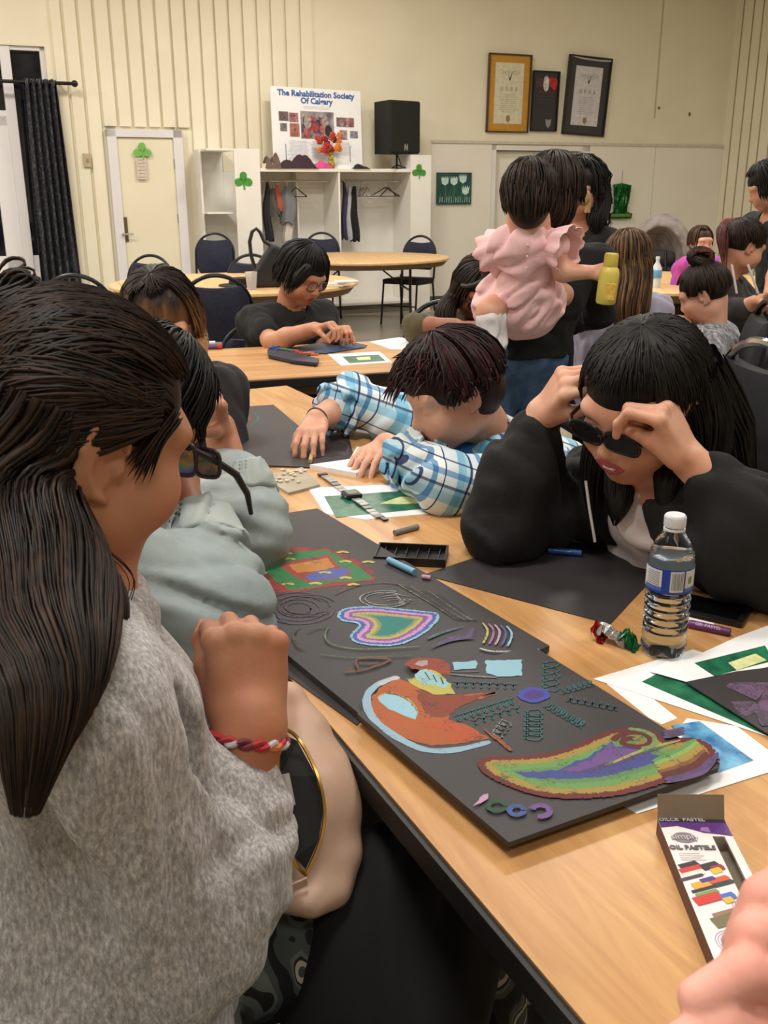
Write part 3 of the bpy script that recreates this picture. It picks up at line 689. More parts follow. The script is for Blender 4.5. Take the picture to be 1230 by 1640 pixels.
def chair(label, x, y, rz, pad=m_navy, frame=m_black, cat='chair', group=None, top=.92, name='banquet_chair'):
    """facing +Y in local space (sitter looks to +Y); back at -Y"""
    t = thing(name, label, cat, (x, y, 0), rz, group)
    sb = MB(); sb.box((0, 0.02, .455), (.42, .42, .055), bev=.024); sb.build('seat', pad, t, smooth=True)
    # back: arch shape leaning backwards, with a handle gap at the top
    lean = R(9); yb = -.2
    def P(u, v, o=0.0): return (u, yb - math.sin(lean) * (v - .48) + o, v)
    w0 = .205; zt = top
    arch = []
    for k in range(25):
        a = math.pi * k / 24; arch.append((math.cos(a) * .2, zt - .2 + .2 * math.sin(a)))
    pts = [(.2, .47)] + arch + [(-.2, .47)]
    MB().tube([P(u, v) for u, v in pts], .0125, 8).build('back_frame', frame, t, smooth=True)
    pad_top = []
    for k in range(17):
        a = R(18) + (math.pi - R(36)) * k / 16; pad_top.append((math.cos(a) * .196, min(zt - .2 + .2 * math.sin(a), zt - .072 + .028 * abs(math.cos(a)) ** 2)))
    poly = [(.15, .56), (.185, .62), (.19, zt - .22)] + pad_top + [(-.19, zt - .22), (-.185, .62), (-.15, .56)]
    mb = MB(); vs = [mb.bm.verts.new(P(u, v, -.02)) for u, v in poly]; vf = [mb.bm.verts.new(P(u, v, .02)) for u, v in poly]
    ins = lambda u, v: (u * .86, .56 + (v - .56) * .9 + .015)
    vi = [mb.bm.verts.new(P(*ins(u, v), .034)) for u, v in poly]; vj = [mb.bm.verts.new(P(*ins(u, v), -.03)) for u, v in poly]
    n = len(poly)
    mb.bm.faces.new(vi); mb.bm.faces.new(vj[::-1])
    for i in range(n):
        j = (i + 1) % n
        mb.bm.faces.new((vs[i], vs[j], vf[j], vf[i])); mb.bm.faces.new((vf[i], vf[j], vi[j], vi[i])); mb.bm.faces.new((vj[i], vj[j], vs[j], vs[i]))
    mb.build('backrest', pad, t, smooth=True)
    for s in (-1, 1):
        MB().tube([(s * .205, -.19, .50), (s * .205, -.17, .43), (s * .21, -.235, 0.0)], .0115, 8).build('leg', frame, t, smooth=True)
        MB().tube([(s * .205, -.17, .43), (s * .205, .2, .43), (s * .21, .25, 0.0)], .0115, 8).build('leg', frame, t, smooth=True)
    MB().tube([(-.207, .225, .2), (.207, .225, .2)], .008, 6).build('stretcher', frame, t, smooth=True)
    return t
def chair_at(label, px, py, Y, face, **k):
    """px,py: pixel of the back's top centre; face: heading in degrees (0 = away from camera)"""
    rz = R(face); top = k.get('top', .92)
    p = W(px, py, Y); z = p[2]; k['top'] = max(.84, min(1.02, z))
    back = np.array([-math.sin(rz) * -1, -math.cos(rz) * 1, 0]) * (.2 + math.sin(R(9)) * (k['top'] - .48))
    # back direction in world = R(rz) @ (0,-1)
    back = np.array([math.sin(rz), -math.cos(rz), 0]) * .27
    return chair(label, p[0] - back[0], p[1] - back[1], rz, **k)
chair_at('navy chair standing by the wall left of the coat rack, whole back visible', 343, 374, 10.5, 180)
chair_at('navy chair mostly hidden behind the round table, in front of the cream door', 241, 409, 8.4, 170)
chair_at('navy chair tucked behind the round table beside the black bag', 402, 408, 8.25, 185)
chair_at('navy chair with full back between ombre haired woman and black T-shirt woman', 344, 441, 5.5, 8)
chair_at('navy chair behind the head of the woman in the black T-shirt', 515, 373, 11.2, 172)
chair_at('navy chair at the right end of the far round table', 674, 378, 11.0, 150)
chair_at('navy chair at the far left below the patterned curtain', 116, 441, 5.3, 10)
# ================================================================ drawings: flat pastel marks
ZT = 0.74
def pastel(c, dens=.5):
    g_ = sum(c) / 3; c = tuple(int((g_ + (x - g_) * .86) * .86) for x in c)
    name = 'pastel_%d_%d_%d_%d' % (c[0], c[1], c[2], int(dens * 100))
    if name in MATS: return MATS[name]
    m, nt, b = nmat(name); b.inputs['Roughness'].default_value = .75
    co = coords(nt); n = N(nt, 'ShaderNodeTexNoise', i_Scale=300.0, i_Detail=3.0); nt.links.new(co, n.inputs[0])
    n2 = N(nt, 'ShaderNodeTexNoise', i_Scale=45.0, i_Detail=3.0); nt.links.new(co, n2.inputs[0])
    mx = N(nt, 'ShaderNodeMath', operation='ADD'); nt.links.new(n.outputs[0], mx.inputs[0]); nt.links.new(n2.outputs[0], mx.inputs[1])
    lo = 1.0 - (dens - .5) * .9
    dk = tuple(int(50 + (x - 50) * .35) for x in c)
    nt.links.new(ramp(nt, mx.outputs[0], [(max(0, lo * .5 - .09) * 1.0, dk), (min(1, lo * .5 + .02), c)]), b.inputs['Base Color'])
    # noise sum spans 0..2: halve it
    r = [x for x in nt.nodes if x.type == 'VALTORGB'][0]; h = N(nt, 'ShaderNodeMath', operation='MULTIPLY'); h.inputs[1].default_value = .5
    nt.links.new(mx.outputs[0], h.inputs[0]); nt.links.new(h.outputs[0], r.inputs[0])
    return m
class Art:
    def __init__(s, board, z, fx=lambda p: p): s.board = board; s.z0 = z; s.fx = fx; s.layer = 0; s.parts = {}
    def P(s, p): p = s.fx(p); return T(p[0], p[1], s.z0)
    def _mb(s, part, m):
        k = (part, m.name)
        if k not in s.parts: s.parts[k] = [MB(), m, part]
        return s.parts[k][0]
    def _z(s): s.layer += 1; return s.z0 + .0002 + s.layer * .00004
    def poly(s, part, pts, c, dens=.62, rough=.0015, res=.006):
        m = pastel(c, dens); mb = s._mb(part, m); z = s._z(); q = [s.P(p)[:2] for p in pts]
        out = []
        for i in range(len(q)):
            a = q[i]; b = q[(i + 1) % len(q)]; n = max(1, int(np.linalg.norm(b - a) / res))
            for k in range(n): out.append(a + (b - a) * k / n + rng.uniform(-rough, rough, 2))
        f = mb.bm.faces.new([mb.bm.verts.new((x, y, z)) for x, y in out]); f.normal_update(); bmesh.ops.triangulate(mb.bm, faces=[f]); return q
    def stroke(s, part, pts, wd, c, dens=.5, smooth=True):
        m = pastel(c, dens); mb = s._mb(part, m); z = s._z(); q = [s.P(p)[:2] for p in pts]
        s._ribbon(mb, q, wd, z, smooth)
    def _ribbon(s, mb, q, wd, z, smooth=True):
        q = [np.array(a, float) for a in q]
        if smooth and len(q) > 2:
            o = []
            for i in range(len(q) - 1):
                p0 = q[max(0, i - 1)]; p1 = q[i]; p2 = q[i + 1]; p3 = q[min(len(q) - 1, i + 2)]
                for t in np.linspace(0, 1, 5)[:-1]:
                    o.append(.5 * ((2 * p1) + (-p0 + p2) * t + (2 * p0 - 5 * p1 + 4 * p2 - p3) * t * t + (-p0 + 3 * p1 - 3 * p2 + p3) * t ** 3))
            o.append(q[-1]); q = o
        L = []; n = len(q)
        for i in range(n):
            t = q[min(i + 1, n - 1)] - q[max(i - 1, 0)]; t = t / (np.linalg.norm(t) + 1e-9); nn = np.array([-t[1], t[0]])
            e = wd / 2 * (.8 + rng.uniform(0, .35)) * (1 if 0 < i < n - 1 else .6)
            L.append((mb.bm.verts.new((*(q[i] + nn * e), z)), mb.bm.verts.new((*(q[i] - nn * e), z))))
        for i in range(n - 1): mb.bm.faces.new((L[i][0], L[i][1], L[i + 1][1], L[i + 1][0]))
    def nested(s, part, pts, insets, cols, dens=.62):
        """closed outline filled by successive inward offsets (metres)"""
        q = [s.P(p)[:2] for p in pts]; n = 90
        seg = np.array([np.linalg.norm(q[(i + 1) % len(q)] - q[i]) for i in range(len(q))]); cum = np.concatenate([[0], np.cumsum(seg)])
        base = []
        for k in range(n):
            t = cum[-1] * k / n; i = min(len(q) - 1, int(np.searchsorted(cum, t, 'right') - 1)); f = (t - cum[i]) / (seg[i] + 1e-9); base.append(q[i] * (1 - f) + q[(i + 1) % len(q)] * f)
        base = np.array(base)
        for _ in range(2): base = (np.roll(base, 1, 0) + base * 2 + np.roll(base, -1, 0)) / 4
        area = .5 * np.sum(base[:, 0] * np.roll(base[:, 1], -1) - base[:, 1] * np.roll(base[:, 0], -1)); sg = 1 if area > 0 else -1
        # rasterised distance: offset by marching points inward, dropping those nearer than d to the outline
        g_ = .0018; lo = base.min(0); nx, ny = np.ceil((base.max(0) - lo) / g_).astype(int) + 1
        X, Y = np.meshgrid(np.arange(nx + 1), np.arange(ny + 1), indexing='ij'); GP = np.stack([X, Y], -1) * g_ + lo; jt = rng.uniform(-.3, .3, GP.shape) * g_; C = (GP[:-1, :-1] + g_ / 2).reshape(-1, 2); ins = np.zeros(len(C), bool); dm = np.full(len(C), 9.)
        for i in range(n):
            a, b = base[i], base[(i + 1) % n]; cr = (a[1] > C[:, 1]) != (b[1] > C[:, 1]); xi = a[0] + (C[:, 1] - a[1]) * (b[0] - a[0]) / (b[1] - a[1] + 1e-12); ins ^= cr & (C[:, 0] < xi)
            e = b - a; t = np.clip(((C - a) @ e) / (e @ e + 1e-12), 0, 1); dm = np.minimum(dm, np.linalg.norm(C - a - t[:, None] * e, axis=1))
        dm = dm + rng.uniform(-.0009, .0009, len(C)); lev = np.searchsorted(np.array(insets), dm, 'right') - 1; lev[~ins] = -1; lev = lev.reshape(nx, ny); GP = GP + jt; z = s._z()
        for q_, c in enumerate(cols):
            mb = s._mb(part, pastel(c, dens)); vd = {}
            for i, j in np.argwhere(lev == q_):
                f = []
                for di, dj in ((0, 0), (1, 0), (1, 1), (0, 1)):
                    k = (i + di, j + dj)
                    if k not in vd: vd[k] = mb.bm.verts.new((GP[k][0], GP[k][1], z))
                    f.append(vd[k])
                mb.bm.faces.new(f)
        return
    def done(s):
        made = {}
        for (part, _), (mb, m, nm) in s.parts.items():
            par = made.get(nm) or s.board
            for f in mb.bm.faces:
                f.normal_update()
                if f.normal.z < 0: f.normal_flip()
            o = mb.build(nm if nm not in made else nm.replace('_drawing', '') + '_layer', m, par, world=True, recalc=False)
            made.setdefault(nm, o)
def sheet(name, label, cat, px, z0, th, m, group=None, bev=0):
    """px: pixel outline of its top face"""
    q = [T(p[0], p[1], z0 + th)[:2] for p in px]; mb = MB(); mb.prism([tuple(a) for a in q], z0, z0 + th)
    o = mb.build(name, m, None, world=True); bpy.context.view_layer.update(); return tag(o, label, cat, group)
m_board = mat('black_foam_board', (58, 55, 58), .62, c2=(50, 48, 51), nscale=4, bmp=.04, bscale=200)
m_sheet = mat('black_card', (52, 48, 50), .55, c2=(46, 42, 45), nscale=4)
m_paper = mat('white_print_paper', (240, 240, 242), .45, c2=(236, 236, 240))
E1 = .0008
# black sheets lying under everything
sheet('black_card', 'plain black card on the table beyond the flower drawing board', 'card', [(372, 835), (508, 814), (606, 872), (560, 905), (380, 905)], ZT, .0018, m_sheet)
sheet('black_card', 'lower black card peeking out to the left under the drawing boards', 'card', [(380, 960), (420, 940), (600, 1120), (572, 1161), (420, 1052)], ZT, .0018, m_sheet)
b1 = sheet('drawing_board', 'black board with flower and striped heart drawings', 'board', [(368, 880), (604, 872), (880, 1034), (700, 1110), (584, 1150), (384, 986)], ZT + .002, .010, m_board)
b2 = sheet('drawing_board', 'black board with orange fish and rainbow swirl drawings', 'board', [(572, 1143), (640, 1100), (846, 1033), (866, 1042), (1153, 1222), (1150, 1230), (815, 1349)], ZT + .0123, .006, m_board)
A1 = Art(b1, ZT + .012)
f5 = lambda p: (p[0] / 2.278 + 360, p[1] / 2.278 + 800)
A1.fx = f5
RED = (176, 46, 44); GRN = (50, 136, 74); YEL = (206, 200, 92)
A1.poly('flower_drawing', [(50, 240), (120, 200), (180, 185), (250, 176), (370, 176), (430, 200), (500, 232), (548, 270), (552, 297), (480, 300), (430, 315), (350, 325), (240, 341), (160, 338), (110, 318), (60, 302), (44, 270)], RED, .52, .004)
A1.poly('flower_drawing', [(140, 240), (190, 195), (370, 183), (440, 220), (500, 252), (542, 288), (500, 296), (400, 300), (330, 320), (240, 332), (190, 302), (150, 268)], GRN, .66)
A1.poly('flower_drawing', [(198, 236), (380, 200), (405, 236), (465, 262), (440, 288), (300, 302), (240, 272)], (184, 62, 52), .6)
A1.poly('flower_drawing', [(232, 240), (375, 213), (402, 246), (340, 262), (262, 268)], (214, 134, 50), .66)
A1.poly('flower_drawing', [(288, 281), (340, 260), (440, 246), (458, 266), (420, 287), (312, 297)], (84, 98, 186), .66)
A1.stroke('flower_drawing', [(290, 236), (320, 232), (345, 236)], .008, (210, 176, 60), .6)
for x, y in ((225, 197), (235, 218), (130, 268), (138, 299), (230, 310), (330, 308), (365, 268), (440, 228), (430, 194), (523, 230), (440, 288), (470, 313)):
    A1.stroke('flower_drawing', [(x - 20, y + 2), (x, y - 3), (x + 22, y + 2)], .0085, YEL, .66)
heart = [(408, 432), (415, 408), (445, 396), (500, 391), (560, 392), (640, 400), (720, 408), (784, 415), (782, 440), (745, 480), (700, 508), (650, 530), (600, 538), (540, 536), (480, 527), (455, 510), (458, 490), (485, 470), (492, 456), (470, 450), (430, 448)]
A1.nested('heart_drawing', heart, [0, .0045, .0105, .017, .023, .029, .034], [(142, 196, 226), (72, 92, 184), (206, 150, 204), (150, 86, 156), (186, 184, 96), (150, 150, 96), (38, 134, 130)], .68)
A1.poly('heart_drawing', [(540, 430), (600, 428), (650, 432), (655, 446), (620, 468), (590, 484), (565, 488), (572, 465), (585, 455), (575, 442)], (38, 134, 130), .66)
def scrib(a, part, cx, cy, rx, ry, n, w_, c, dens=.4, tw=.0, ph=0.0):
    for k in range(n):
        f = 1 - k * .22
        a.stroke(part, [(cx + rx * f * math.cos(t + ph) + tw * math.sin(2 * t), cy + ry * f * math.sin(t + ph)) for t in np.linspace(0, 5.2 + .5 * k, 12)], w_, c, dens)
VI = (104, 92, 124)
scrib(A1, 'violet_scribble_drawing', 270, 398, 132, 58, 4, .0022, VI, .42); scrib(A1, 'violet_scribble_drawing', 300, 388, 108, 40, 2, .0022, (120, 70, 90), .38, ph=.7)
for k in range(4): A1.stroke('violet_scribble_drawing', [(100 + k * 26, 380 + k * 8), (125 + k * 26, 415 + k * 8), (160 + k * 26, 440 + k * 6)], .0022, VI, .4)
scrib(A1, 'white_scribble_drawing', 585, 365, 92, 30, 2, .0024, (170, 170, 172), .48)
for k in range(4): A1.stroke('white_scribble_drawing', [(560 + k * 10, 350 + k * 7), (620 + k * 7, 345 + k * 8), (640 + k * 6, 390)], .002, (160, 160, 162), .44)
A1.stroke('white_scribble_drawing', [(640, 352), (700, 358)], .002, (160, 160, 162), .45); A1.stroke('white_scribble_drawing', [(640, 378), (700, 380)], .002, (160, 160, 162), .45)
A1.stroke('white_scribble_drawing', [(650, 372), (696, 370)], .0022, (160, 160, 162), .45)
for k in range(9): A1.stroke('purple_hatch_drawing', [(620 + k * 20, 305 + k * 5), (740 + k * 18, 375 + k * 6), (850 + k * 9, 445)], .0022, (92, 84, 112) if k % 3 else (160, 158, 110), .4)
A1.stroke('purple_hatch_drawing', [(400, 350), (480, 318), (580, 306), (660, 318)], .0026, (150, 84, 74), .4)
for k in range(3): A1.stroke('purple_hatch_drawing', [(740, 515 - k * 3), (800, 490 - k * 2), (872, 468)], .0022, (92, 126, 146), .45)
for k in range(9): A1.stroke('purple_hatch_drawing', [(750 + k * 8, 548 - k * 5), (830 + k * 6, 520 - k * 3), (912, 512 - k * 5)], .003, (104, 84, 134), .42)
for k, c_ in enumerate(((196, 196, 96), (176, 110, 160), (190, 160, 180), (86, 96, 170), (142, 206, 232))):
    x = 940 + k * 22; A1.stroke('rainbow_arc_drawing', [(x, 455 + k * 3), (x + 18, 480 + k * 3), (x + 14, 508 + k * 3), (x + 2, 530 + k * 3)], .0035, c_, .6)
A1.stroke('rainbow_arc_drawing', [(930, 549), (975, 560), (1050, 560), (1146, 553)], .0045, (190, 190, 186), .62)
A1.stroke('green_curve_drawing', [(378, 470), (366, 505), (392, 535), (500, 552), (710, 542)], .0028, (112, 146, 106), .45)
A1.stroke('green_curve_drawing', [(262, 480), (248, 510), (268, 545), (292, 552)], .0026, (112, 60, 60), .4); A1.stroke('green_curve_drawing', [(280, 470), (250, 486), (256, 520)], .0022, (80, 110, 90), .4)
A1.stroke('green_curve_drawing', [(300, 492), (340, 474), (380, 470)], .0022, (80, 110, 90), .38)
A1.stroke('green_curve_drawing', [(350, 572), (450, 582), (560, 580), (680, 575)], .0024, (90, 120, 90), .4)
A1.stroke('orange_mark_drawing', [(436, 636), (500, 630), (590, 600), (592, 588), (485, 588), (488, 628)], .0045, (134, 74, 54), .45); A1.stroke('orange_mark_drawing', [(488, 602), (520, 606), (560, 602)], .004, (134, 74, 54), .42)
A1.done()
A2 = Art(b2, ZT + .0183); f6 = lambda p: (p[0] / 1.892 + 580, p[1] / 1.892 + 1000); A2.fx = f6
A2.poly('fish_drawing', [(130, 122), (150, 106), (180, 100), (230, 104), (265, 120), (266, 152), (230, 148), (190, 140), (150, 134)], (164, 62, 38), .62)
A2.poly('fish_drawing', [(160, 120), (172, 110), (198, 110), (200, 122), (180, 128)], (176, 160, 160), .6)
A2.poly('fish_drawing', [(112, 163), (60, 188), (28, 222), (30, 266), (70, 306), (130, 345), (210, 368), (300, 362), (384, 346), (330, 310), (262, 290), (270, 265), (310, 240), (360, 225), (412, 208), (350, 210), (300, 214), (240, 215), (190, 205), (152, 180)], (192, 92, 40), .7)
A2.poly('fish_drawing', [(160, 198), (240, 213), (300, 214), (412, 208), (350, 226), (310, 240), (270, 268), (255, 286), (210, 284), (182, 262), (170, 232)], (150, 62, 38), .62, .004)
A2.poly('fish_drawing', [(160, 300), (260, 292), (330, 312), (376, 342), (300, 356), (250, 350), (300, 330), (220, 318)], (206, 84, 36), .56, .004)
A2.stroke('fish_drawing', [(112, 160), (60, 175), (22, 205), (14, 240), (30, 280), (70, 318), (130, 356), (200, 382), (290, 380), (388, 356)], .0105, (150, 190, 214), .72)
A2.stroke('fish_drawing', [(112, 160), (80, 170), (50, 184)], .009, (196, 200, 204), .7)
A2.poly('fish_drawing', [(48, 222), (68, 211), (108, 215), (148, 238), (168, 268), (164, 288), (140, 284), (108, 270), (66, 250)], (152, 206, 228), .8)
A2.stroke('fish_drawing', [(48, 222), (70, 210), (110, 213), (150, 236), (170, 270)], .003, (206, 180, 96), .55)
A2.poly('comb_drawing', [(124, 164), (150, 164), (180, 152), (200, 140), (232, 150), (265, 180), (278, 212), (230, 216), (185, 200)], (200, 190, 84), .62, .003)
A2.poly('comb_drawing', [(160, 152), (190, 138), (230, 158), (262, 176), (250, 197), (205, 186), (165, 172)], (150, 204, 214), .64, .003)
for k in range(3): A2.stroke('comb_drawing', [(190 + k * 24, 146 + k * 8), (206 + k * 20, 170 + k * 6)], .003, (70, 70, 60), .5)
A2.poly('blue_block_drawing', [(274, 116), (348, 112), (348, 136), (278, 139)], (142, 200, 222), .74); A2.poly('blue_block_drawing', [(373, 111), (484, 109), (484, 158), (412, 159), (378, 150)], (146, 204, 226), .8)
A2.stroke('blue_block_drawing', [(268, 144), (300, 146), (355, 144)], .0035, (104, 104, 110), .5); A2.stroke('blue_block_drawing', [(266, 152), (330, 158), (408, 162)], .0055, (124, 124, 128), .55)
A2.poly('sun_drawing', [(520 + 49 * math.cos(a), 215 + 23 * math.sin(a)) for a in np.linspace(0, 2 * math.pi, 22)[:-1]], (62, 74, 186), .72)
A2.poly('sun_drawing', [(520 + 33 * math.cos(a), 215 + 14 * math.sin(a)) for a in np.linspace(0, 2 * math.pi, 18)[:-1]], (78, 48, 146), .66)
def curly(x0, y0, x1, y1, amp, n, c, w_=.0024, dens=.5):
    pts = []; L = math.hypot(x1 - x0, y1 - y0); dx, dy = (x1 - x0) / L, (y1 - y0) / L
    for k in range(n * 6 + 1):
        t = k / (n * 6); ph = 2 * math.pi * n * t; s_ = t * L + amp * .55 * math.sin(ph) ; o = amp * math.cos(ph)
        pts.append((x0 + dx * s_ - dy * o, y0 + dy * s_ + dx * o * .7))
    A2.stroke('spiral_rays_drawing', pts, w_, c, dens, smooth=False)
TL = (44, 112, 116)
for a in ((572, 112, 572, 205, 26, 5), (470, 190, 276, 182, 14, 8), (462, 232, 282, 288, 16, 9), (482, 256, 330, 300, 14, 6), (520, 262, 518, 350, 28, 6), (556, 242, 672, 308, 16, 8), (604, 204, 700, 178, 14, 6), (620, 226, 776, 256, 14, 7)): curly(*a, TL)
curly(440, 296, 405, 342, 20, 4, (130, 140, 142), .0026)
A2.stroke('spiral_rays_drawing', [(396, 336), (425, 362), (452, 386)], .0055, (170, 82, 44), .6); A2.stroke('spiral_rays_drawing', [(370, 320), (405, 352)], .005, (170, 82, 44), .55)
sw = [(345, 422), (360, 405), (400, 400), (470, 402), (560, 394), (640, 370), (700, 342), (750, 322), (820, 312), (885, 322), (912, 345), (915, 362), (975, 342), (1030, 350), (1066, 375), (1080, 410), (1066, 436), (1000, 458), (930, 480), (850, 505), (780, 522), (700, 530), (620, 532), (560, 528), (500, 516), (450, 498), (400, 475), (360, 452)]
A2.nested('swirl_drawing', sw, [0, .0085, .018, .028, .036, .048], [(120, 38, 38), (178, 150, 62), (112, 168, 86), (98, 150, 92), (70, 78, 158), (112, 76, 150)], .62)
A2.poly('swirl_drawing', [(470, 455), (600, 440), (680, 405), (750, 358), (770, 372), (850, 380), (880, 372), (850, 415), (760, 445), (680, 462), (560, 470), (500, 466)], (66, 76, 160), .66, .003)
A2.poly('swirl_drawing', [(590, 448), (690, 415), (750, 366), (780, 380), (840, 384), (800, 415), (720, 436), (650, 452)], (116, 78, 156), .66, .003)
for k in range(5): A2.stroke('swirl_drawing', [(640 + k * 30, 455 - k * 8), (760 + k * 24, 430 - k * 12), (860 + k * 26, 395 - k * 10)], .004, [(104, 160, 84), (150, 160, 80), (178, 150, 62), (96, 140, 80), (190, 180, 90)][k] if k > 2 else (90, 70, 140), .5)
A2.stroke('swirl_drawing', [(760, 356), (780, 340), (830, 330), (870, 345), (868, 366), (830, 374), (790, 364), (800, 350), (830, 350)], .009, (110, 36, 34), .64)
A2.stroke('swirl_drawing', [(806, 320), (850, 326), (884, 345), (880, 372), (846, 380)], .0065, (128, 164, 96), .6); A2.stroke('swirl_drawing', [(820, 352), (842, 350), (850, 362), (828, 366)], .005, (170, 130, 56), .6)
for k in range(9): A2.stroke('swirl_drawing', [(880 + k * 5, 420 + k * 8), (960 + k * 8, 385 + k * 9), (1010 + k * 7, 352 + k * 8)], .006, [(104, 170, 86), (150, 190, 96), (176, 160, 70), (190, 150, 60), (150, 96, 48), (112, 44, 38), (110, 40, 40), (104, 72, 132), (110, 78, 140)][k], .58)
for k in range(7): A2.stroke('swirl_drawing', [(1000 + k * 8, 455 - k * 3), (1046 + k * 5, 425 - k * 2), (1078, 392 + k * 5)], .004, (98, 74, 128), .48)
for k in range(3): A2.stroke('swirl_drawing', [(912, 330 + k * 9), (950, 326 + k * 8), (975, 318 + k * 8)], .006, (110, 78, 146), .5)
A2.poly('small_marks_drawing', [(333, 556), (350, 540), (368, 522), (384, 519), (380, 532), (355, 549)], (210, 156, 196), .72)
def ring(cx, cy, rx, ry, w_, c, a0=0, a1=6.4): A2.stroke('small_marks_drawing', [(cx + rx * math.cos(t), cy + ry * math.sin(t)) for t in np.linspace(a0, a1, 14)], w_, c, .6)
ring(408, 557, 26, 15, .0055, (32, 88, 60)); ring(468, 570, 22, 14, .006, (62, 96, 178)); ring(540, 572, 28, 17, .0075, (122, 80, 158), -2.8, 1.9); 
A2.done()
# black sheet at the right, second black board beyond, prints
sheet('black_card', 'empty black sheet in front of the black hooded woman, blue pastel on it', 'card', [(678, 920), (860, 860), (1060, 890), (1065, 905), (977, 999)], ZT, .0015, m_sheet)
b3 = sheet('black_card', 'black card with red corner drawing at the far end of the table', 'card', [(305, 690), (330, 655), (438, 648), (500, 700), (572, 738), (560, 745), (420, 748), (340, 735)], ZT, .0018, m_sheet)
A3 = Art(b3, ZT + .0018)
A3.poly('red_blob_drawing', [(372, 668), (392, 663), (406, 671), (392, 682), (376, 684)], (140, 56, 62), .55); A3.stroke('red_blob_drawing', [(384, 660), (404, 662), (414, 671), (392, 688)], .004, (54, 126, 130), .5)
A3.done()
b3b = sheet('black_card', 'black card being drawn on by the plaid shirted person', 'card', [(420, 745), (478, 706), (556, 686), (568, 738), (500, 748)], ZT + .002, .0018, m_sheet)
A3 = Art(b3b, ZT + .0038)
A3.stroke('red_line_drawing', [(500, 730), (520, 722), (545, 724), (555, 728), (556, 712), (535, 700)], .004, (130, 70, 80), .45); A3.stroke('red_line_drawing', [(510, 735), (540, 732), (558, 730)], .004, (120, 84, 130), .42)
A3.stroke('red_line_drawing', [(505, 712), (520, 700), (545, 698)], .0035, (44, 110, 110), .42)
A3.done()
pad = sheet('sketch_pad', 'white sketch pad under the left hand of the plaid shirted person', 'pad', [(496, 744), (560, 735), (572, 715), (640, 728), (648, 738), (570, 757)], ZT, .012, m_paper)
def green_print(label, px, inner, z, extra=None, th=.0006, c1=(24, 76, 60), c2=(40, 120, 84), glow=None):
    o = sheet('printed_picture', label, 'print', px, z, th, m_paper); zt = z + th
    q = [T(p[0], p[1], zt)[:2] for p in inner]; gm = mat('green_print_%d' % c1[0], c1, .35, c2=c2, nscale=35, bmp=0)
    mb = MB(); f = mb.bm.faces.new([mb.bm.verts.new((a[0], a[1], zt + .0003)) for a in q]); im = mb.build('printed_image', gm, o, world=True, recalc=False)
    for f in im.data.polygons:
        if f.normal.z < 0: im.data.flip_normals()
        break
    if glow:
        q = [T(p[0], p[1], zt)[:2] for p in glow]; mb = MB(); mb.bm.faces.new([mb.bm.verts.new((a[0], a[1], zt + .0006)) for a in q])
        im = mb.build('printed_flower', mat('print_pale_yellow', (222, 224, 170), .4, c2=(196, 206, 140), nscale=60), o, world=True, recalc=False)
        if im.data.polygons[0].normal.z < 0: im.data.flip_normals()
    return o
green_print('white bordered green picture under the grey wristwatch', [(493, 781), (660, 775), (700, 788), (735, 818), (585, 832), (520, 822)], [(519, 795), (680, 784), (708, 812), (538, 829)], ZT, glow=[(608, 807), (640, 796), (682, 795), (684, 806), (640, 808)])
p0 = green_print('white bordered green picture lying nearest to the water bottle, under the purple sketch', [(950, 1087), (1110, 1040), (1262, 1090), (1262, 1200), (1232, 1180)], [(1028, 1092), (1066, 1072), (1240, 1172), (1232, 1180)], ZT + .0006)
green_print('upper white bordered green picture at the right edge of the table', [(1060, 1075), (1180, 1020), (1262, 990), (1262, 1060), (1140, 1090)], [(1112, 1062), (1225, 1034), (1240, 1058), (1144, 1083)], ZT + .0026, glow=[(1166, 1062), (1210, 1047), (1228, 1058), (1180, 1074)])
sheet('blank_paper', 'blank white paper strip between the two green pictures', 'paper', [(1040, 1075), (1068, 1058), (1146, 1084), (1100, 1092)], ZT + .0036, .0006, m_paper)
b4 = sheet('black_card', 'black card with purple scribble at the right edge', 'card', [(1098, 1092), (1180, 1075), (1262, 1065), (1262, 1190), (1225, 1172)], ZT + .0044, .0015, m_sheet)
A4 = Art(b4, ZT + .0059)
for k in range(16): A4.stroke('purple_scribble_drawing', [(1164 + k * 3, 1100 + k * 1.5), (1176 + k * 4, 1094), (1215 + k * 2, 1096 + k * 3), (1222, 1118 + k * 3), (1196 + k, 1146 - k), (1172 + k * 2, 1124)], .004, (124, 88, 134), .46)
A4.done()
sheet('blank_paper', 'long white paper under the big drawing board beside the blue picture', 'paper', [(968, 1092), (1000, 1082), (1085, 1150), (1060, 1160), (1040, 1150)], ZT, .0005, m_paper)
p5 = green_print('white bordered blue picture under the corner of the drawing board', [(995, 1288), (1100, 1150), (1180, 1163), (1262, 1225), (1262, 1227), (1020, 1303)], [(1075, 1162), (1120, 1155), (1207, 1218), (1150, 1238)], ZT + .0005, c1=(40, 104, 160), c2=(120, 186, 224))
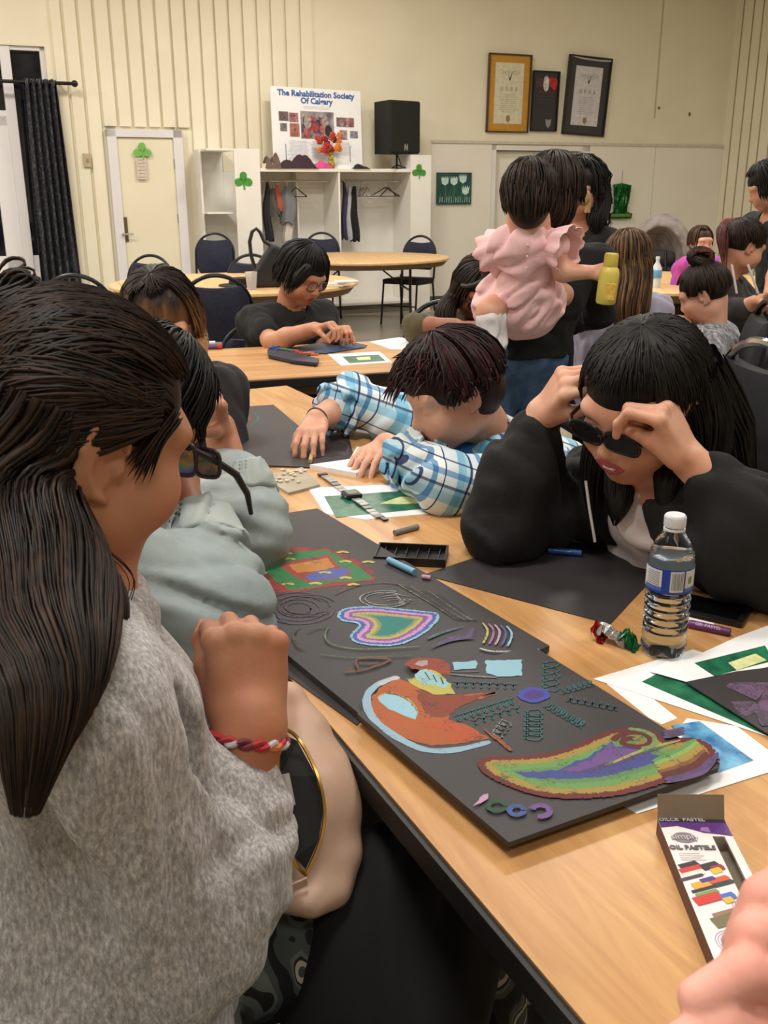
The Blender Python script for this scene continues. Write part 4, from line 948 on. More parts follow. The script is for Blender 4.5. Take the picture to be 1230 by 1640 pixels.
# ---------------------------------------------------------------- small things on the near table
def P3(px, py, z=ZT): return T(px, py, z)
def stick(name, label, a, b, r, m, cat='pastel stick', z=ZT, tip=None, seg=10, wrap=None):
    A = P3(*a, z); B = P3(*b, z); c = (A + B) / 2; d = B - A; L = float(np.linalg.norm(d)); rz = math.atan2(d[1], d[0])
    t = thing(name, label, cat, (c[0], c[1], z), rz)
    MB().cyl((-L / 2, 0, r), (L / 2, 0, r), r, seg=seg).build('stick', m, t, smooth=True)
    if wrap: MB().cyl((-L * .42, 0, r), (L * .3, 0, r), r * 1.06, seg=seg).build('paper_wrap', wrap, t, smooth=True)
    if tip: MB().cyl((L / 2, 0, r), (L / 2 + .006, 0, r), r * .9, r * .4, seg=seg).build('tip', tip, t, smooth=True)
    return t, L
stick('oil_pastel', 'short grey pastel stick lying alone right of the watch picture', (632, 858), (669, 848), .0058, mat('grey_pastel', (120, 116, 116), .6))
stick('oil_pastel', 'light blue pastel stick on the edge of the heart board', (622, 902), (664, 922), .006, mat('sky_pastel', (122, 178, 208), .6), z=ZT + .012)
stick('oil_pastel', 'tiny pink pastel stub beside the light blue stick', (676, 927), (690, 929), .004, mat('pink_pastel', (196, 150, 176), .6), z=ZT + .012)
t, L = stick('oil_pastel', 'blue wrapped pastel stick on the empty black sheet', (878, 886), (931, 891), .006, mat('blue_pastel', (34, 92, 168), .5), z=ZT + .0016, wrap=mat('blue_wrap', (28, 82, 160), .4))
MB().box((-.004, -.0045, .0095), (.03, .003, .0006), rot=Matrix.Rotation(R(45), 3, 'X')).build('printed_mark', mat('print_pale_blue', (170, 200, 226), .5), t)
t, L = stick('oil_pastel', 'purple wrapped pastel stick beside the bottle and phone', (1100, 1004), (1169, 1019), .0062, mat('purple_pastel', (96, 40, 96), .5), wrap=mat('purple_wrap', (104, 44, 108), .4))
text_mesh('OIL PASTEL', .0075, 'printed_mark', mat('print_lilac', (200, 170, 206), .5), t, Matrix.Translation((.0, -.0045, .0105)) @ Matrix.Rotation(R(42), 4, 'X'))
sheet('paper_stick', 'thin white paper strip between phone and purple pastel', 'paper', [(1090, 985), (1144, 998), (1142, 1003), (1092, 992)], ZT, .003, m_paper)
def tray():
    q = [P3(*p, ZT)[:2] for p in ((612, 892), (650, 877), (704, 887), (702, 895), (640, 912))]
    c = sum(q) / 5; a = P3(704, 889)[:2] - P3(612, 892)[:2]
    t = thing('pastel_tray', 'small black plastic tray between the heart board and the black sheet', 'tray', (P3(659, 895)[0], P3(659, 895)[1], ZT), R(-8))
    m = mat('black_plastic', (22, 21, 22), .45)
    w_, d_ = .125, .072
    mb = MB(); mb.box((0, 0, .002), (w_, d_, .004))
    for s in (-1, 1): mb.box((s * w_ / 2, 0, .008), (.004, d_ + .004, .016), bev=.001); mb.box((0, s * d_ / 2, .008), (w_, .004, .016), bev=.001)
    mb.build('tray_shell', m, t)
    for k in range(6): MB().box((-.05 + k * .02, 0, .006), (.002, d_ - .006, .008)).build('rib', m, t)
tray()
# wristwatch
def watch():
    pts = [P3(514, 762), P3(540, 781), P3(563, 797), P3(585, 815), P3(607, 831)]
    t = thing('wristwatch', 'grey strapped digital wristwatch lying across the green picture', 'watch', (pts[2][0], pts[2][1], ZT), 0)
    d = pts[4] - pts[0]; rz = math.atan2(d[1], d[0]); L = float(np.linalg.norm(d)); t.rotation_euler = (0, 0, rz)
    m = mat('watch_strap_silver', (176, 174, 172), .35, metal=.4); dk = mat('watch_black', (30, 30, 32), .3)
    for s, a, b in ((-1, -L * .5, -.02), (1, .022, L * .46)):
        n = 7
        for k in range(n):
            x = a + (b - a) * (k + .5) / n; wd = .019 - .003 * (abs(x) / L)
            MB().box((x, 0, .004 + .002 * math.sin(k)), (abs(b - a) / n * .94, wd, .0035), bev=.0008).build('strap_link', m if k % 3 else mat('strap_grey', (140, 138, 138), .4, metal=.3), t)
    MB().box((0, 0, .0075), (.042, .036, .011), bev=.004).build('case', dk, t, smooth=True)
    MB().box((0, 0, .0135), (.03, .024, .001), bev=.0004).build('display', mat('lcd_grey', (138, 148, 144), .15), t)
    for s in (-1, 1):
        for q in (-1, 1): MB().cyl((s * .012, q * .018, .0075), (s * .012, q * .0205, .0075), .0022, seg=8).build('button', m, t)
    MB().box((-L * .53, 0, .004), (.014, .022, .005), bev=.001).build('buckle', dk, t)
    MB().box((L * .49, .004, .003), (.02, .012, .003), bev=.001).build('strap_tip', dk, t)
watch()
def bead_card():
    o = sheet('craft_envelope', 'grey kraft packet with cream charms near the jacket sleeve', 'packet', [(418, 762), (484, 748), (512, 776), (462, 789)], ZT, .006, mat('kraft_grey', (176, 166, 146), .7))
    rr = random.Random(8); mb_m = mat('cream_charms', (232, 224, 206), .4, c2=(210, 190, 150), nscale=90)
    for k in range(34):
        p = P3(rr.uniform(418, 500), rr.uniform(752, 784), ZT); f = rr.uniform(0, 1)
        if not (0 < 1): continue
        z = .0062 if k < 24 else 0.0
        q = P3(*( (rr.uniform(440, 490), rr.uniform(758, 778)) if k < 24 else (rr.uniform(418, 440), rr.uniform(755, 800))), ZT)
        mb = MB(); mb.sph((q[0], q[1], ZT + z + .003), .0045, (1.2, .8, .6), seg=8); b = mb.build('charm', mb_m, o, world=True, smooth=True)
bead_card()
# wrapper
def wrapper():
    c = P3(985, 1030)
    t = thing('candy_wrapper', 'crumpled red, silver and green foil wrapper left of the bottle', 'wrapper', (c[0], c[1], ZT), R(-35))
    rr = random.Random(11)
    def crumple(name, x0, x1, wd, m, seed):
        vs, fs = [], []; nx, ny = 12, 7; r2 = random.Random(seed)
        for i in range(nx + 1):
            for j in range(ny + 1):
                s = i / nx; q = j / ny - .5
                vs.append((x0 + (x1 - x0) * s + r2.uniform(-.002, .002), wd * q + r2.uniform(-.002, .002), max(.0005, .012 + .010 * math.sin(s * 3 + 1) - abs(q) * .02 + r2.uniform(-.004, .004))))
        for i in range(nx):
            for j in range(ny): p = i * (ny + 1) + j; fs.append((p, p + ny + 1, p + ny + 2, p + 1))
        o = mesh_from(name, vs, fs, m, t); sm = o.modifiers.new('s', 'SOLIDIFY'); sm.thickness = .0006
    crumple('silver_foil', -.03, .03, .026, mat('foil_silver', (190, 188, 190), .25, metal=.8), 1)
    crumple('red_foil', -.034, -.014, .032, mat('foil_red', (150, 24, 34), .3, metal=.5), 2)
    crumple('green_foil', .012, .036, .032, mat('foil_green', (20, 104, 56), .3, metal=.5), 3)
    t.scale = (1, 1, 1.25)
wrapper()
# phone
def phone():
    a = P3(1095, 962); b = P3(1190, 985); c = P3(1146, 985)
    d = b - a; rz = math.atan2(d[1], d[0])
    t = thing('smartphone', 'black smartphone lying behind the water bottle', 'phone', (c[0] - .018, c[1] + .016, ZT), rz + R(4))
    MB().box((0, 0, .0055), (.142, .07, .011), bev=.0045).build('case', mat('phone_black', (18, 18, 20), .35), t, smooth=True)
    MB().box((0, 0, .0112), (.122, .062, .0006)).build('screen', mat('phone_glass', (8, 8, 10), .06), t)
    MB().box((.064, 0, .0112), (.004, .016, .0008)).build('earpiece', m_chrome, t)
    MB().cyl((-.066, 0, .011), (-.066, 0, .0118), .004, seg=16).build('home_button', mat('phone_grey', (60, 60, 64), .3), t)
phone()
# water bottle
def bottle():
    c = P3(1061, 1044); t = thing('water_bottle', 'clear plastic water bottle with blue and white label and white cap', 'bottle', (c[0], c[1], ZT))
    m, nt, b = nmat('clear_plastic'); b.inputs['Base Color'].default_value = (.86, .93, 1, 1); b.inputs['Transmission Weight'].default_value = 1; b.inputs['Roughness'].default_value = .04; b.inputs['IOR'].default_value = 1.18
    wm, nt, b = nmat('water'); b.inputs['Base Color'].default_value = (.88, .95, 1, 1); b.inputs['Transmission Weight'].default_value = 1; b.inputs['Roughness'].default_value = 0.0; b.inputs['IOR'].default_value = 1.2
    R0 = .0322; pr = [(0, .004), (.016, .003), (.024, 0), (.029, .004), (R0, .014)]
    z = .02
    while z < .095: pr += [(R0 - .0005, z), (R0 - .0026, z + .005), (R0 - .0003, z + .0095)]; z += .0115
    pr += [(R0, .1), (R0 - .001, .103), (R0 - .001, .138), (R0, .141), (R0 - .001, .15), (.029, .158), (.0235, .170), (.0175, .180), (.0135, .186), (.0128, .190), (.0128, .2)]
    MB().lathe(pr, 48).build('shell', m, t, smooth=True)
    wp = [(0, .006)] + [(max(0, r - .0012), z + .001) for r, z in pr[1:] if z < .149] + [(R0 - .0028, .15), (0, .15)]
    MB().lathe(wp, 48).build('water', wm, t, smooth=True)
    def band(name, z0, z1, a0, a1, mm, r=R0 + .0004):
        mb = MB(); n = max(2, int((a1 - a0) / R(6))); ring = []
        for k in range(n + 1):
            a = a0 + (a1 - a0) * k / n; ring.append([mb.bm.verts.new((r * math.cos(a), r * math.sin(a), z)) for z in (z0, z1)])
        for k in range(n): mb.bm.faces.new((ring[k][0], ring[k + 1][0], ring[k + 1][1], ring[k][1]))
        return mb.build(name, mm, t, smooth=True, recalc=False)
    lb = band('label', .1025, .1385, 0, 2 * math.pi, mat('label_white', (214, 216, 214), .5), R0 + .0002)
    blue = mat('label_blue', (28, 62, 158), .4); f = math.atan2(-c[1], -c[0])
    band('label_stripe', .1025, .106, 0, 2 * math.pi, blue); band('label_stripe', .1365, .1385, 0, 2 * math.pi, blue)
    band('label_block', .1025, .1375, f - R(18), f + R(2), blue, R0 + .0006); band('label_block', .1025, .1375, f + R(36), f + R(40), blue, R0 + .0006)
    band('label_block', .106, .112, f - R(70), f - R(18), mat('label_light_blue', (90, 104, 190), .4), R0 + .0006); band('label_block', .106, .111, f + R(40), f + R(85), mat('label_light_blue', (90, 104, 190), .4), R0 + .0006)
    for k in range(9): band('barcode_bar', .109, .134, f + R(6 + k * 3.1), f + R(6 + k * 3.1 + 1.2 + (k % 3) * .4), mat('barcode_grey', (120, 124, 124), .5), R0 + .0006)
    for k in range(8): band('print_line', .114 + k * .0026, .1148 + k * .0026, f - R(62), f - R(24), mat('barcode_grey', (120, 124, 124), .5), R0 + .0006)
    band('green_mark', .117, .127, f + R(50), f + R(62), mat('mark_green', (110, 150, 100), .5), R0 + .0006)
    cm = mat('cap_white', (226, 230, 236), .4); MB().lathe([(0, .209), (.013, .209), (.0142, .2075), (.0145, .194), (.0142, .192), (.012, .192)], 40).build('cap', cm, t, smooth=True)
    MB().lathe([(.0132, .1865), (.0148, .187), (.0148, .190), (.0132, .1905)], 32).build('cap_ring', cm, t, smooth=True)
    for k in range(30):
        a = 2 * math.pi * k / 30; MB().box((.0146 * math.cos(a), .0146 * math.sin(a), .2), (.0008, .0012, .013), rz=a).build('cap_ridge', cm, t) if k % 1 == 0 else None
bottle()
# oil pastels box
def pastel_box():
    z1 = ZT + .018
    bl = T(1147, 1545, z1); tl = T(1053, 1312, z1); tr = T(1158, 1310, z1)
    ax = tr - tl; ay = tl - bl; ax[2] = ay[2] = 0; Lx = .076; Ly = float(np.linalg.norm(ay)) ; ay /= np.linalg.norm(ay); ax = np.array([ay[1], -ay[0], 0]); Lx = float(np.linalg.norm(tr - tl))
    c = bl + ay * Ly / 2 + ax * Lx / 2; rz = math.atan2(ay[1], ay[0]) - math.pi / 2
    t = thing('pastel_box', 'open white and purple oil pastels carton at the table edge', 'box', (c[0], c[1], ZT), rz)
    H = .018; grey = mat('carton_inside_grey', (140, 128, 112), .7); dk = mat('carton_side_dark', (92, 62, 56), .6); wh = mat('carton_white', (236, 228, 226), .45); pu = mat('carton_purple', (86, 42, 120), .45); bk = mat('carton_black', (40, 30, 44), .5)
    mb = MB(); mb.box((0, 0, .0006), (Lx, Ly, .0012)); mb.build('carton_base', grey, t)
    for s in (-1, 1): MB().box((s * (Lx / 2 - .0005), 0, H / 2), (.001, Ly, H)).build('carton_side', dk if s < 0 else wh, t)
    MB().box((0, -Ly / 2 + .0005, H / 2), (Lx, .001, H)).build('carton_end', wh, t)
    # top face with a window slot on the right
    s0, s1 = Lx * .20, Lx * .38; w0, w1 = -Ly * .12, Ly * .36
    mb = MB()
    for x0, x1, y0, y1 in ((-Lx / 2, s0, -Ly / 2, Ly / 2), (s1, Lx / 2, -Ly / 2, Ly / 2), (s0, s1, -Ly / 2, w0), (s0, s1, w1, Ly / 2)): mb.box(((x0 + x1) / 2, (y0 + y1) / 2, H), (x1 - x0, y1 - y0, .001))
    mb.build('carton_top', wh, t)
    zz = H + .0008
    def flat(name, pts, m, dz=0.0):
        q = MB(); f = q.bm.faces.new([q.bm.verts.new((x * Lx, y * Ly, zz + dz)) for x, y in pts]); bmesh.ops.triangulate(q.bm, faces=[f]); o = q.build(name, m, t, recalc=False)
        if o.data.polygons[0].normal.z < 0: o.data.flip_normals()
        return o
    flat('purple_print', [(-.5, .5), (.5, .5), (.5, .36), (.3, .375), (.1, .385), (-.05, .41), (-.25, .44), (-.5, .425)], pu)
    flat('black_print', [(-.5, .5), (.5, .5), (.5, .47), (-.5, .47)], bk, .0002)
    flat('violet_print', [(.05, .40), (.2, .385), (.2, .43), (.1, .43)], mat('carton_lilac', (150, 110, 170), .5), .0002)
    flat('logo_oval', [(-.22 + .17 * math.cos(a), .345 + .042 * math.sin(a)) for a in np.linspace(0, 2 * math.pi, 24)[:-1]], mat('carton_grey', (134, 124, 132), .5), .0002)
    ink2 = mat('carton_ink', (110, 100, 108), .5)
    text_mesh('simply', .011, 'logo_text', mat('carton_pale', (196, 190, 196), .5), t, Matrix.Translation((-.22 * Lx, .345 * Ly, zz + .0008)))
    text_mesh('OIL PASTELS', .0082, 'title_text', ink2, t, Matrix.Translation((-.17 * Lx, .262 * Ly, zz + .0008)), bold=.0002)
    text_mesh('OILCR  PASTEL', .007, 'edge_text', mat('carton_pale', (196, 190, 196), .5), t, Matrix.Translation((-.15 * Lx, .485 * Ly, zz + .0008)))
    for k in range(4): flat('fine_print_line', [(-.4, .225 - k * .016), (-.4 + .3 + .05 * (k % 2), .225 - k * .016), (-.4 + .3 + .05 * (k % 2), .219 - k * .016), (-.4, .219 - k * .016)], mat('carton_fine_ink', (206, 196, 200), .6), .0001)
    def pst(x, y, l, w_, a, c_, dz):
        x += .05; l *= .8; w_ *= .9
        ca, sa = math.cos(a), math.sin(a); q = [(-l, -w_), (l * .85, -w_), (l, 0), (l * .85, w_), (-l, w_)]
        flat('printed_pastel', [((x * Lx + p * ca - r_ * sa) / Lx, (y * Ly + p * sa + r_ * ca) / Ly) for p, r_ in q], mat('pp_%d_%d_%d' % c_, c_, .5), dz)
    an = R(20)
    for k, (x, y, l, w_, c_) in enumerate(((-.36, .125, .013, .0065, (40, 30, 36)), (-.36, .1, .015, .005, (196, 44, 44)), (-.35, .072, .015, .004, (224, 214, 204)), (-.08, .13, .012, .005, (44, 34, 44)), (.02, .115, .008, .0045, (150, 40, 60)), (-.02, .095, .007, .004, (226, 180, 50)),
        (-.4, .045, .016, .0022, (66, 50, 72)), (-.3, -.005, .013, .005, (226, 160, 50)), (-.04, .025, .014, .005, (206, 78, 50)), (-.0, .005, .014, .003, (36, 60, 60)), (-.2, .03, .01, .003, (70, 50, 130)), (-.3, -.035, .017, .002, (44, 30, 50)),
        (-.28, -.07, .015, .004, (96, 150, 80)), (-.3, -.1, .018, .006, (200, 50, 44)), (-.02, -.085, .009, .005, (72, 104, 190)), (-.04, -.11, .006, .004, (222, 180, 70)), (-.1, -.2, .02, .006, (150, 110, 90)), (-.15, -.235, .02, .007, (110, 104, 70)), (.12, -.2, .009, .009, (200, 40, 44)), (.04, -.25, .024, .002, (44, 40, 44)))):
        pst(x, y, l, w_, an, c_, .0002 + k * .00002)
    lil = mat('carton_swirl', (170, 156, 200), .6)
    for (cx, cy) in ((.22, -.15), (-.2, -.37)):
        for k in range(5):
            r0 = .045 + .035 * k; q = MB(); L_ = []
            for a in np.linspace(.4, 5.6, 18):
                L_.append([q.bm.verts.new(((cx + (r0 + e) * math.cos(a)) * Lx, cy * Ly + (r0 + e) * math.sin(a) * Lx, zz + .0001)) for e in (0, .012)])
            for i in range(17): q.bm.faces.new((L_[i][1], L_[i + 1][1], L_[i + 1][0], L_[i][0]))
            o = q.build('printed_swirl', lil, t, recalc=False)
    # raised open flap at the far end
    q = MB(); q.box((0, Ly / 2 + .004, H + .012), (Lx, .001, .026), rot=Matrix.Rotation(R(-22), 3, 'X')); q.build('open_flap', mat('flap_grey', (128, 112, 92), .7), t)
pastel_box()
# items on the middle table
def P4(px, py): return T(px, py)
d1 = sheet('drawing_board', 'black board with blue pastel drawing before the woman in black T-shirt', 'board', [(432, 566), (470, 556), (545, 543), (588, 553), (500, 568), (450, 576)], ZT, .004, m_board)
a5 = Art(d1, ZT + .004)
a5.poly('blue_drawing', [(490, 563), (540, 553), (584, 551), (586, 556), (520, 566)], (80, 112, 170), .5); a5.stroke('blue_drawing', [(440, 562), (470, 560), (480, 566)], .015, (120, 70, 60), .5); a5.stroke('blue_drawing', [(540, 547), (556, 552)], .01, (60, 70, 120), .5); a5.done()
d2 = sheet('paint_palette', 'black tray of coloured pastels on the middle table', 'tray', [(428, 560), (436, 558), (511, 574), (508, 581), (470, 577), (430, 568)], ZT + .0045, .012, mat('palette_blue_black', (38, 44, 66), .5))
rr = random.Random(2)
for k in range(12):
    f = k / 11; p = P4(436 + 68 * f, 563 + 13 * f + rr.uniform(-2, 2)); cols = [(60, 90, 160), (60, 120, 90), (180, 84, 60), (200, 110, 70)]
    mb = MB(); mb.box((p[0], p[1], ZT + .0195), (.03, .014, .008), rz=rr.uniform(-.6, .6), bev=.002); mb.build('pastel_piece', mat('pp_%d_%d_%d' % cols[k // 3], cols[k // 3], .5), d2, world=True)
green_print('white bordered green picture lying on the middle table', [(525, 567), (608, 563), (628, 580), (546, 585)], [(548, 571), (606, 568), (618, 578), (560, 582)], ZT, glow=[(570, 573), (592, 571), (594, 576), (574, 577)])
sheet('blank_paper', 'blank white paper on the middle table before the olive shirted woman', 'paper', [(592, 547), (640, 540), (668, 545), (660, 560), (626, 559)], ZT, .001, m_paper)
a, b = P4(322, 560), P4(355, 563)
t, _ = stick('marker_pen', 'white and purple marker with red cap lying on the middle table', (322, 560), (352, 559), .011, mat('marker_purple', (96, 70, 130), .4), cat='marker')
MB().cyl((.03, 0, .011), (.05, 0, .011), .012, seg=12).build('marker_cap', mat('marker_red', (190, 60, 66), .4), t)
stick('marker_pen', 'white and violet paper roll lying behind the marker', (318, 555), (345, 554), .011, mat('marker_white', (226, 220, 230), .4), cat='marker')
# on the far round tables
def cup():
    c = W(403, 456, 6.75); t = thing('plastic_cup', 'clear plastic cup on the left round table', 'cup', (c[0], c[1], ZT))
    m, nt, b = nmat('cup_plastic'); b.inputs['Base Color'].default_value = (.9, .9, .92, 1); b.inputs['Transmission Weight'].default_value = .75; b.inputs['Roughness'].default_value = .15; b.inputs['IOR'].default_value = 1.15
    MB().lathe([(0, .001), (.03, 0), (.042, .115), (.044, .118), (.041, .115), (.029, .004), (0, .004)], 24).build('cup_wall', m, t, smooth=True)
cup()
def handbag():
    c = W(437, 450, 6.95); t = thing('handbag', 'black slouchy bag with upright handle on the left round table', 'bag', (c[0], c[1], ZT), R(12))
    m = mat('black_leather', (30, 29, 32), .5, bmp=.1)
    mb = MB(); prof = [(-.2, 0), (.2, 0), (.19, .1), (.1, .26), (.0, .3), (-.06, .22), (-.14, .1)]
    mb.slab([(x, -.07, z) for x, z in prof], .14, (0, 1, 0)); o = mb.build('bag_body', m, t); bv = o.modifiers.new('b', 'BEVEL'); bv.width = .025; bv.segments = 3
    MB().tube([(-.12, 0, .12), (-.145, 0, .22), (-.15, 0, .31), (-.13, 0, .375), (-.1, 0, .395), (-.075, 0, .37), (-.05, 0, .31), (0, 0, .28)], .013, 8).build('handle', m, t, smooth=True)
    c = W(388, 447, 7.05); t = thing('hat', 'flat black hat lying on the left round table beside the cup', 'hat', (c[0], c[1], ZT))
    MB().lathe([(0, .06), (.09, .055), (.1, .015), (.17, .008), (.17, 0), (0, 0)], 28).build('brim_and_crown', mat('black_felt', (34, 30, 32), .9), t, smooth=True)
    c = W(543, 440, 6.95); t = thing('napkins', 'stack of white paper napkins on the right edge of the left round table', 'napkins', (c[0], c[1], ZT))
    for k in range(3): MB().box((-.05 + .05 * k, .01 * k, .008 + .012 * k), (.16, .1, .012), rz=.2 * k, bev=.003).build('napkin', mat('napkin_white', (238, 226, 216), .7), t)
handbag()
def bottle_small(label, px, py, Y, h, cap):
    c = W(px, py, Y); t = thing('water_bottle', label, 'bottle', (c[0], c[1], ZT))
    MB().lathe([(0, 0), (.03, 0), (.033, .02), (.031, .06), (.033, .1), (.033, h * .7), (.012, h * .9), (.012, h)], 20).build('bottle_body', mat('milky_plastic', (216, 222, 228), .25), t, smooth=True)
    MB().lathe([(.0335, h * .35), (.0345, h * .36), (.0345, h * .62), (.0335, h * .63)], 20).build('label_band', mat('label_blue2', (96, 166, 214), .4), t, smooth=True)
    MB().cyl((0, 0, h), (0, 0, h + .018), .014).build('bottle_cap', mat('cap_white', (226, 230, 236), .4), t, smooth=True)
bottle_small('small water bottle with light blue label on the right round table', 1050, 458, 6.75, .19, 0)
# ================================================================ organic surfaces: blended solids meshed by surface nets
def sd_net(F, org, h):
    """F: field on a grid -> quads (negative inside)"""
    nx, ny, nz = F.shape; S = F < 0
    cell = np.zeros((nx - 1, ny - 1, nz - 1), np.int8)
    for a in (0, 1):
        for b in (0, 1):
            for c in (0, 1): cell += S[a:nx - 1 + a, b:ny - 1 + b, c:nz - 1 + c]
    act = (cell > 0) & (cell < 8); idx = np.full(cell.shape, -1, np.int32); n = int(act.sum())
    if n == 0: return np.zeros((0, 3)), np.zeros((0, 4), np.int32)
    idx[act] = np.arange(n); acc = np.zeros((n, 3)); cnt = np.zeros(n); quads = []
    for ax in range(3):
        sl0 = [slice(None)] * 3; sl1 = [slice(None)] * 3; sl0[ax] = slice(0, -1); sl1[ax] = slice(1, None)
        A = F[tuple(sl0)]; B = F[tuple(sl1)]; cr = (A < 0) != (B < 0); I = np.argwhere(cr); a = A[cr]; b = B[cr]
        P = I.astype(float); P[:, ax] += a / (a - b)
        o1, o2 = [(1, 2), (2, 0), (0, 1)][ax]; cs = []
        lim = np.array(cell.shape)
        ok_all = np.ones(len(I), bool)
        for d1, d2 in ((0, 0), (-1, 0), (-1, -1), (0, -1)):
            J = I.copy(); J[:, o1] += d1; J[:, o2] += d2; ok = ((J >= 0) & (J < lim)).all(1); ok_all &= ok
            Jc = np.clip(J, 0, lim - 1); k = idx[Jc[:, 0], Jc[:, 1], Jc[:, 2]]; k = np.where(ok, k, -1); cs.append(k)
            m = k >= 0
            for c in range(3): acc[:, c] += np.bincount(k[m], P[m, c], n)
            cnt += np.bincount(k[m], minlength=n)
        q = np.stack(cs, 1); flip = a < 0; q[flip] = q[flip][:, ::-1]; quads.append(q[ok_all & (q >= 0).all(1)][:, ::-1])
    V_ = acc / cnt[:, None] * h + org; return V_, np.concatenate(quads)
class Solid:
    """list of blended primitives, world coordinates"""
    def __init__(s): s.ops = []
    def add(s, kind, bb, fn, k, mode='u', tag=0): s.ops.append((kind, np.array(bb[0], float), np.array(bb[1], float), fn, k, mode, tag)); return s
    def cap(s, a, b, ra, rb=None, k=.02, mode='u', flat=None, tag=0):
        """tapered capsule; flat=(axis vector, factor) squashes it along an axis"""
        a = np.array(a, float); b = np.array(b, float); rb = ra if rb is None else rb; d = b - a; L2 = max(1e-9, d @ d); r = max(ra, rb)
        if flat is not None: fa = np.array(flat[0], float); fa /= np.linalg.norm(fa); ff = flat[1]
        def fn(P):
            pa = P - a; t = np.clip(pa @ d / L2, 0, 1); q = pa - t[..., None] * d
            if flat is not None:
                c = q @ fa; q = q + (c * (1 / ff - 1))[..., None] * fa
                return (np.sqrt((q * q).sum(-1)) - (ra + (rb - ra) * t)) * min(1, ff)
            return np.sqrt((q * q).sum(-1)) - (ra + (rb - ra) * t)
        rr = r * (max(1, flat[1]) if flat is not None else 1)
        return s.add('cap', (np.minimum(a, b) - rr, np.maximum(a, b) + rr), fn, k, mode, tag)
    def chain(s, pts, rs, k=.02, mode='u', flat=None, tag=0):
        for i in range(len(pts) - 1): s.cap(pts[i], pts[i + 1], rs[i] if hasattr(rs, '__len__') else rs, rs[i + 1] if hasattr(rs, '__len__') else rs, k, mode, flat, tag)
        return s
    def ell(s, c, r, Rm=None, k=.02, mode='u', tag=0):
        c = np.array(c, float); r = np.array(r, float) * np.ones(3); Rm = np.eye(3) if Rm is None else np.array(Rm)
        def fn(P):
            q = (P - c) @ Rm; k0 = np.sqrt(((q / r) ** 2).sum(-1)); k1 = np.sqrt(((q / r ** 2) ** 2).sum(-1)) + 1e-9; return k0 * (k0 - 1) / k1
        e = np.sqrt(((Rm * r) ** 2).sum(1)); return s.add('ell', (c - e, c + e), fn, k, mode, tag)
    def rbox(s, c, hs, Rm=None, rad=.01, k=.02, mode='u', tag=0):
        c = np.array(c, float); hs = np.array(hs, float); Rm = np.eye(3) if Rm is None else np.array(Rm)
        def fn(P):
            q = np.abs((P - c) @ Rm) - (hs - rad); return np.sqrt((np.maximum(q, 0) ** 2).sum(-1)) + np.minimum(q.max(-1), 0) - rad
        e = (np.abs(Rm) * hs).sum(1); return s.add('box', (c - e, c + e), fn, k, mode, tag)
    def plane(s, p, n):
        """cut away what lies on the side n points to"""
        p = np.array(p, float); n = np.array(n, float); n = n / np.linalg.norm(n); s.ops.append(('plane', None, None, lambda P: (P - p) @ n, 0, 'p', 0)); return s
    def mesh(s, h, disp=None, pad=None, clip=None):
        u = [o for o in s.ops if o[5] == 'u']; lo = np.min([o[1] for o in u], 0) - 3 * h - .004; hi = np.max([o[2] for o in u], 0) + 3 * h + .004
        if disp is not None: lo -= .015; hi += .015
        n = np.ceil((hi - lo) / h).astype(int) + 1; F = np.full(n, .06, np.float32); ax = [lo[i] + np.arange(n[i]) * h for i in range(3)]
        for kind, a, b, fn, k, mode, tg in s.ops:
            if mode == 'p': i0 = np.zeros(3, int); i1 = n
            else:
                m = k + 3 * h + .012; i0 = np.clip(((a - m - lo) / h).astype(int), 0, n); i1 = np.clip(((b + m - lo) / h).astype(int) + 2, 0, n)
            if (i1 <= i0).any(): continue
            G = np.stack(np.meshgrid(ax[0][i0[0]:i1[0]], ax[1][i0[1]:i1[1]], ax[2][i0[2]:i1[2]], indexing='ij'), -1); d = fn(G).astype(np.float32); sl = tuple(slice(i0[j], i1[j]) for j in range(3)); f = F[sl]
            if mode == 'u':
                hh = np.maximum(k - np.abs(f - d), 0) / max(k, 1e-6); F[sl] = np.minimum(f, d) - hh * hh * k * .25
            elif mode == 's':
                hh = np.maximum(k - np.abs(f + d), 0) / max(k, 1e-6); F[sl] = np.maximum(f, -d) + hh * hh * k * .25
            elif mode == 'p': F[sl] = np.maximum(f, d)
        if disp is not None:
            band = np.abs(F) < .03; I = np.argwhere(band); P = lo + I * h; F[band] += disp(P).astype(np.float32)
        F[0] = F[-1] = .05; F[:, 0] = F[:, -1] = .05; F[:, :, 0] = F[:, :, -1] = .05
        return sd_net(F, lo, h)
def join(parts):
    vs, fs, mi, o = [], [], [], 0
    for v, f, m in parts: vs.append(v); fs.append(f + o); mi.append(np.full(len(f), m) if np.isscalar(m) else m); o += len(v)
    return np.concatenate(vs), np.concatenate(fs), np.concatenate(mi)
nrm = lambda v: np.array(v, float) / (np.linalg.norm(v) + 1e-12)
def wrinkle(amp, sc, seed=0, dirv=(0, 0, 1)):
    r = np.random.default_rng(seed); K = [(r.normal(size=3) * sc * q, r.uniform(0, 6), a) for q, a in ((1, 1), (1.7, .6), (2.6, .4))]; D = nrm(dirv)
    def f(P):
        o = 0; w_ = sum(np.sin(P @ (r_ * .7) + p) for r_, p, a in K)
        for r_, p, a in K:
            kk = r_ - D * (r_ @ D) * .7; o = o + a * (1 - 2 * np.abs(np.sin(P @ kk * .5 + p + .8 * w_)))
        return o * amp
    return f
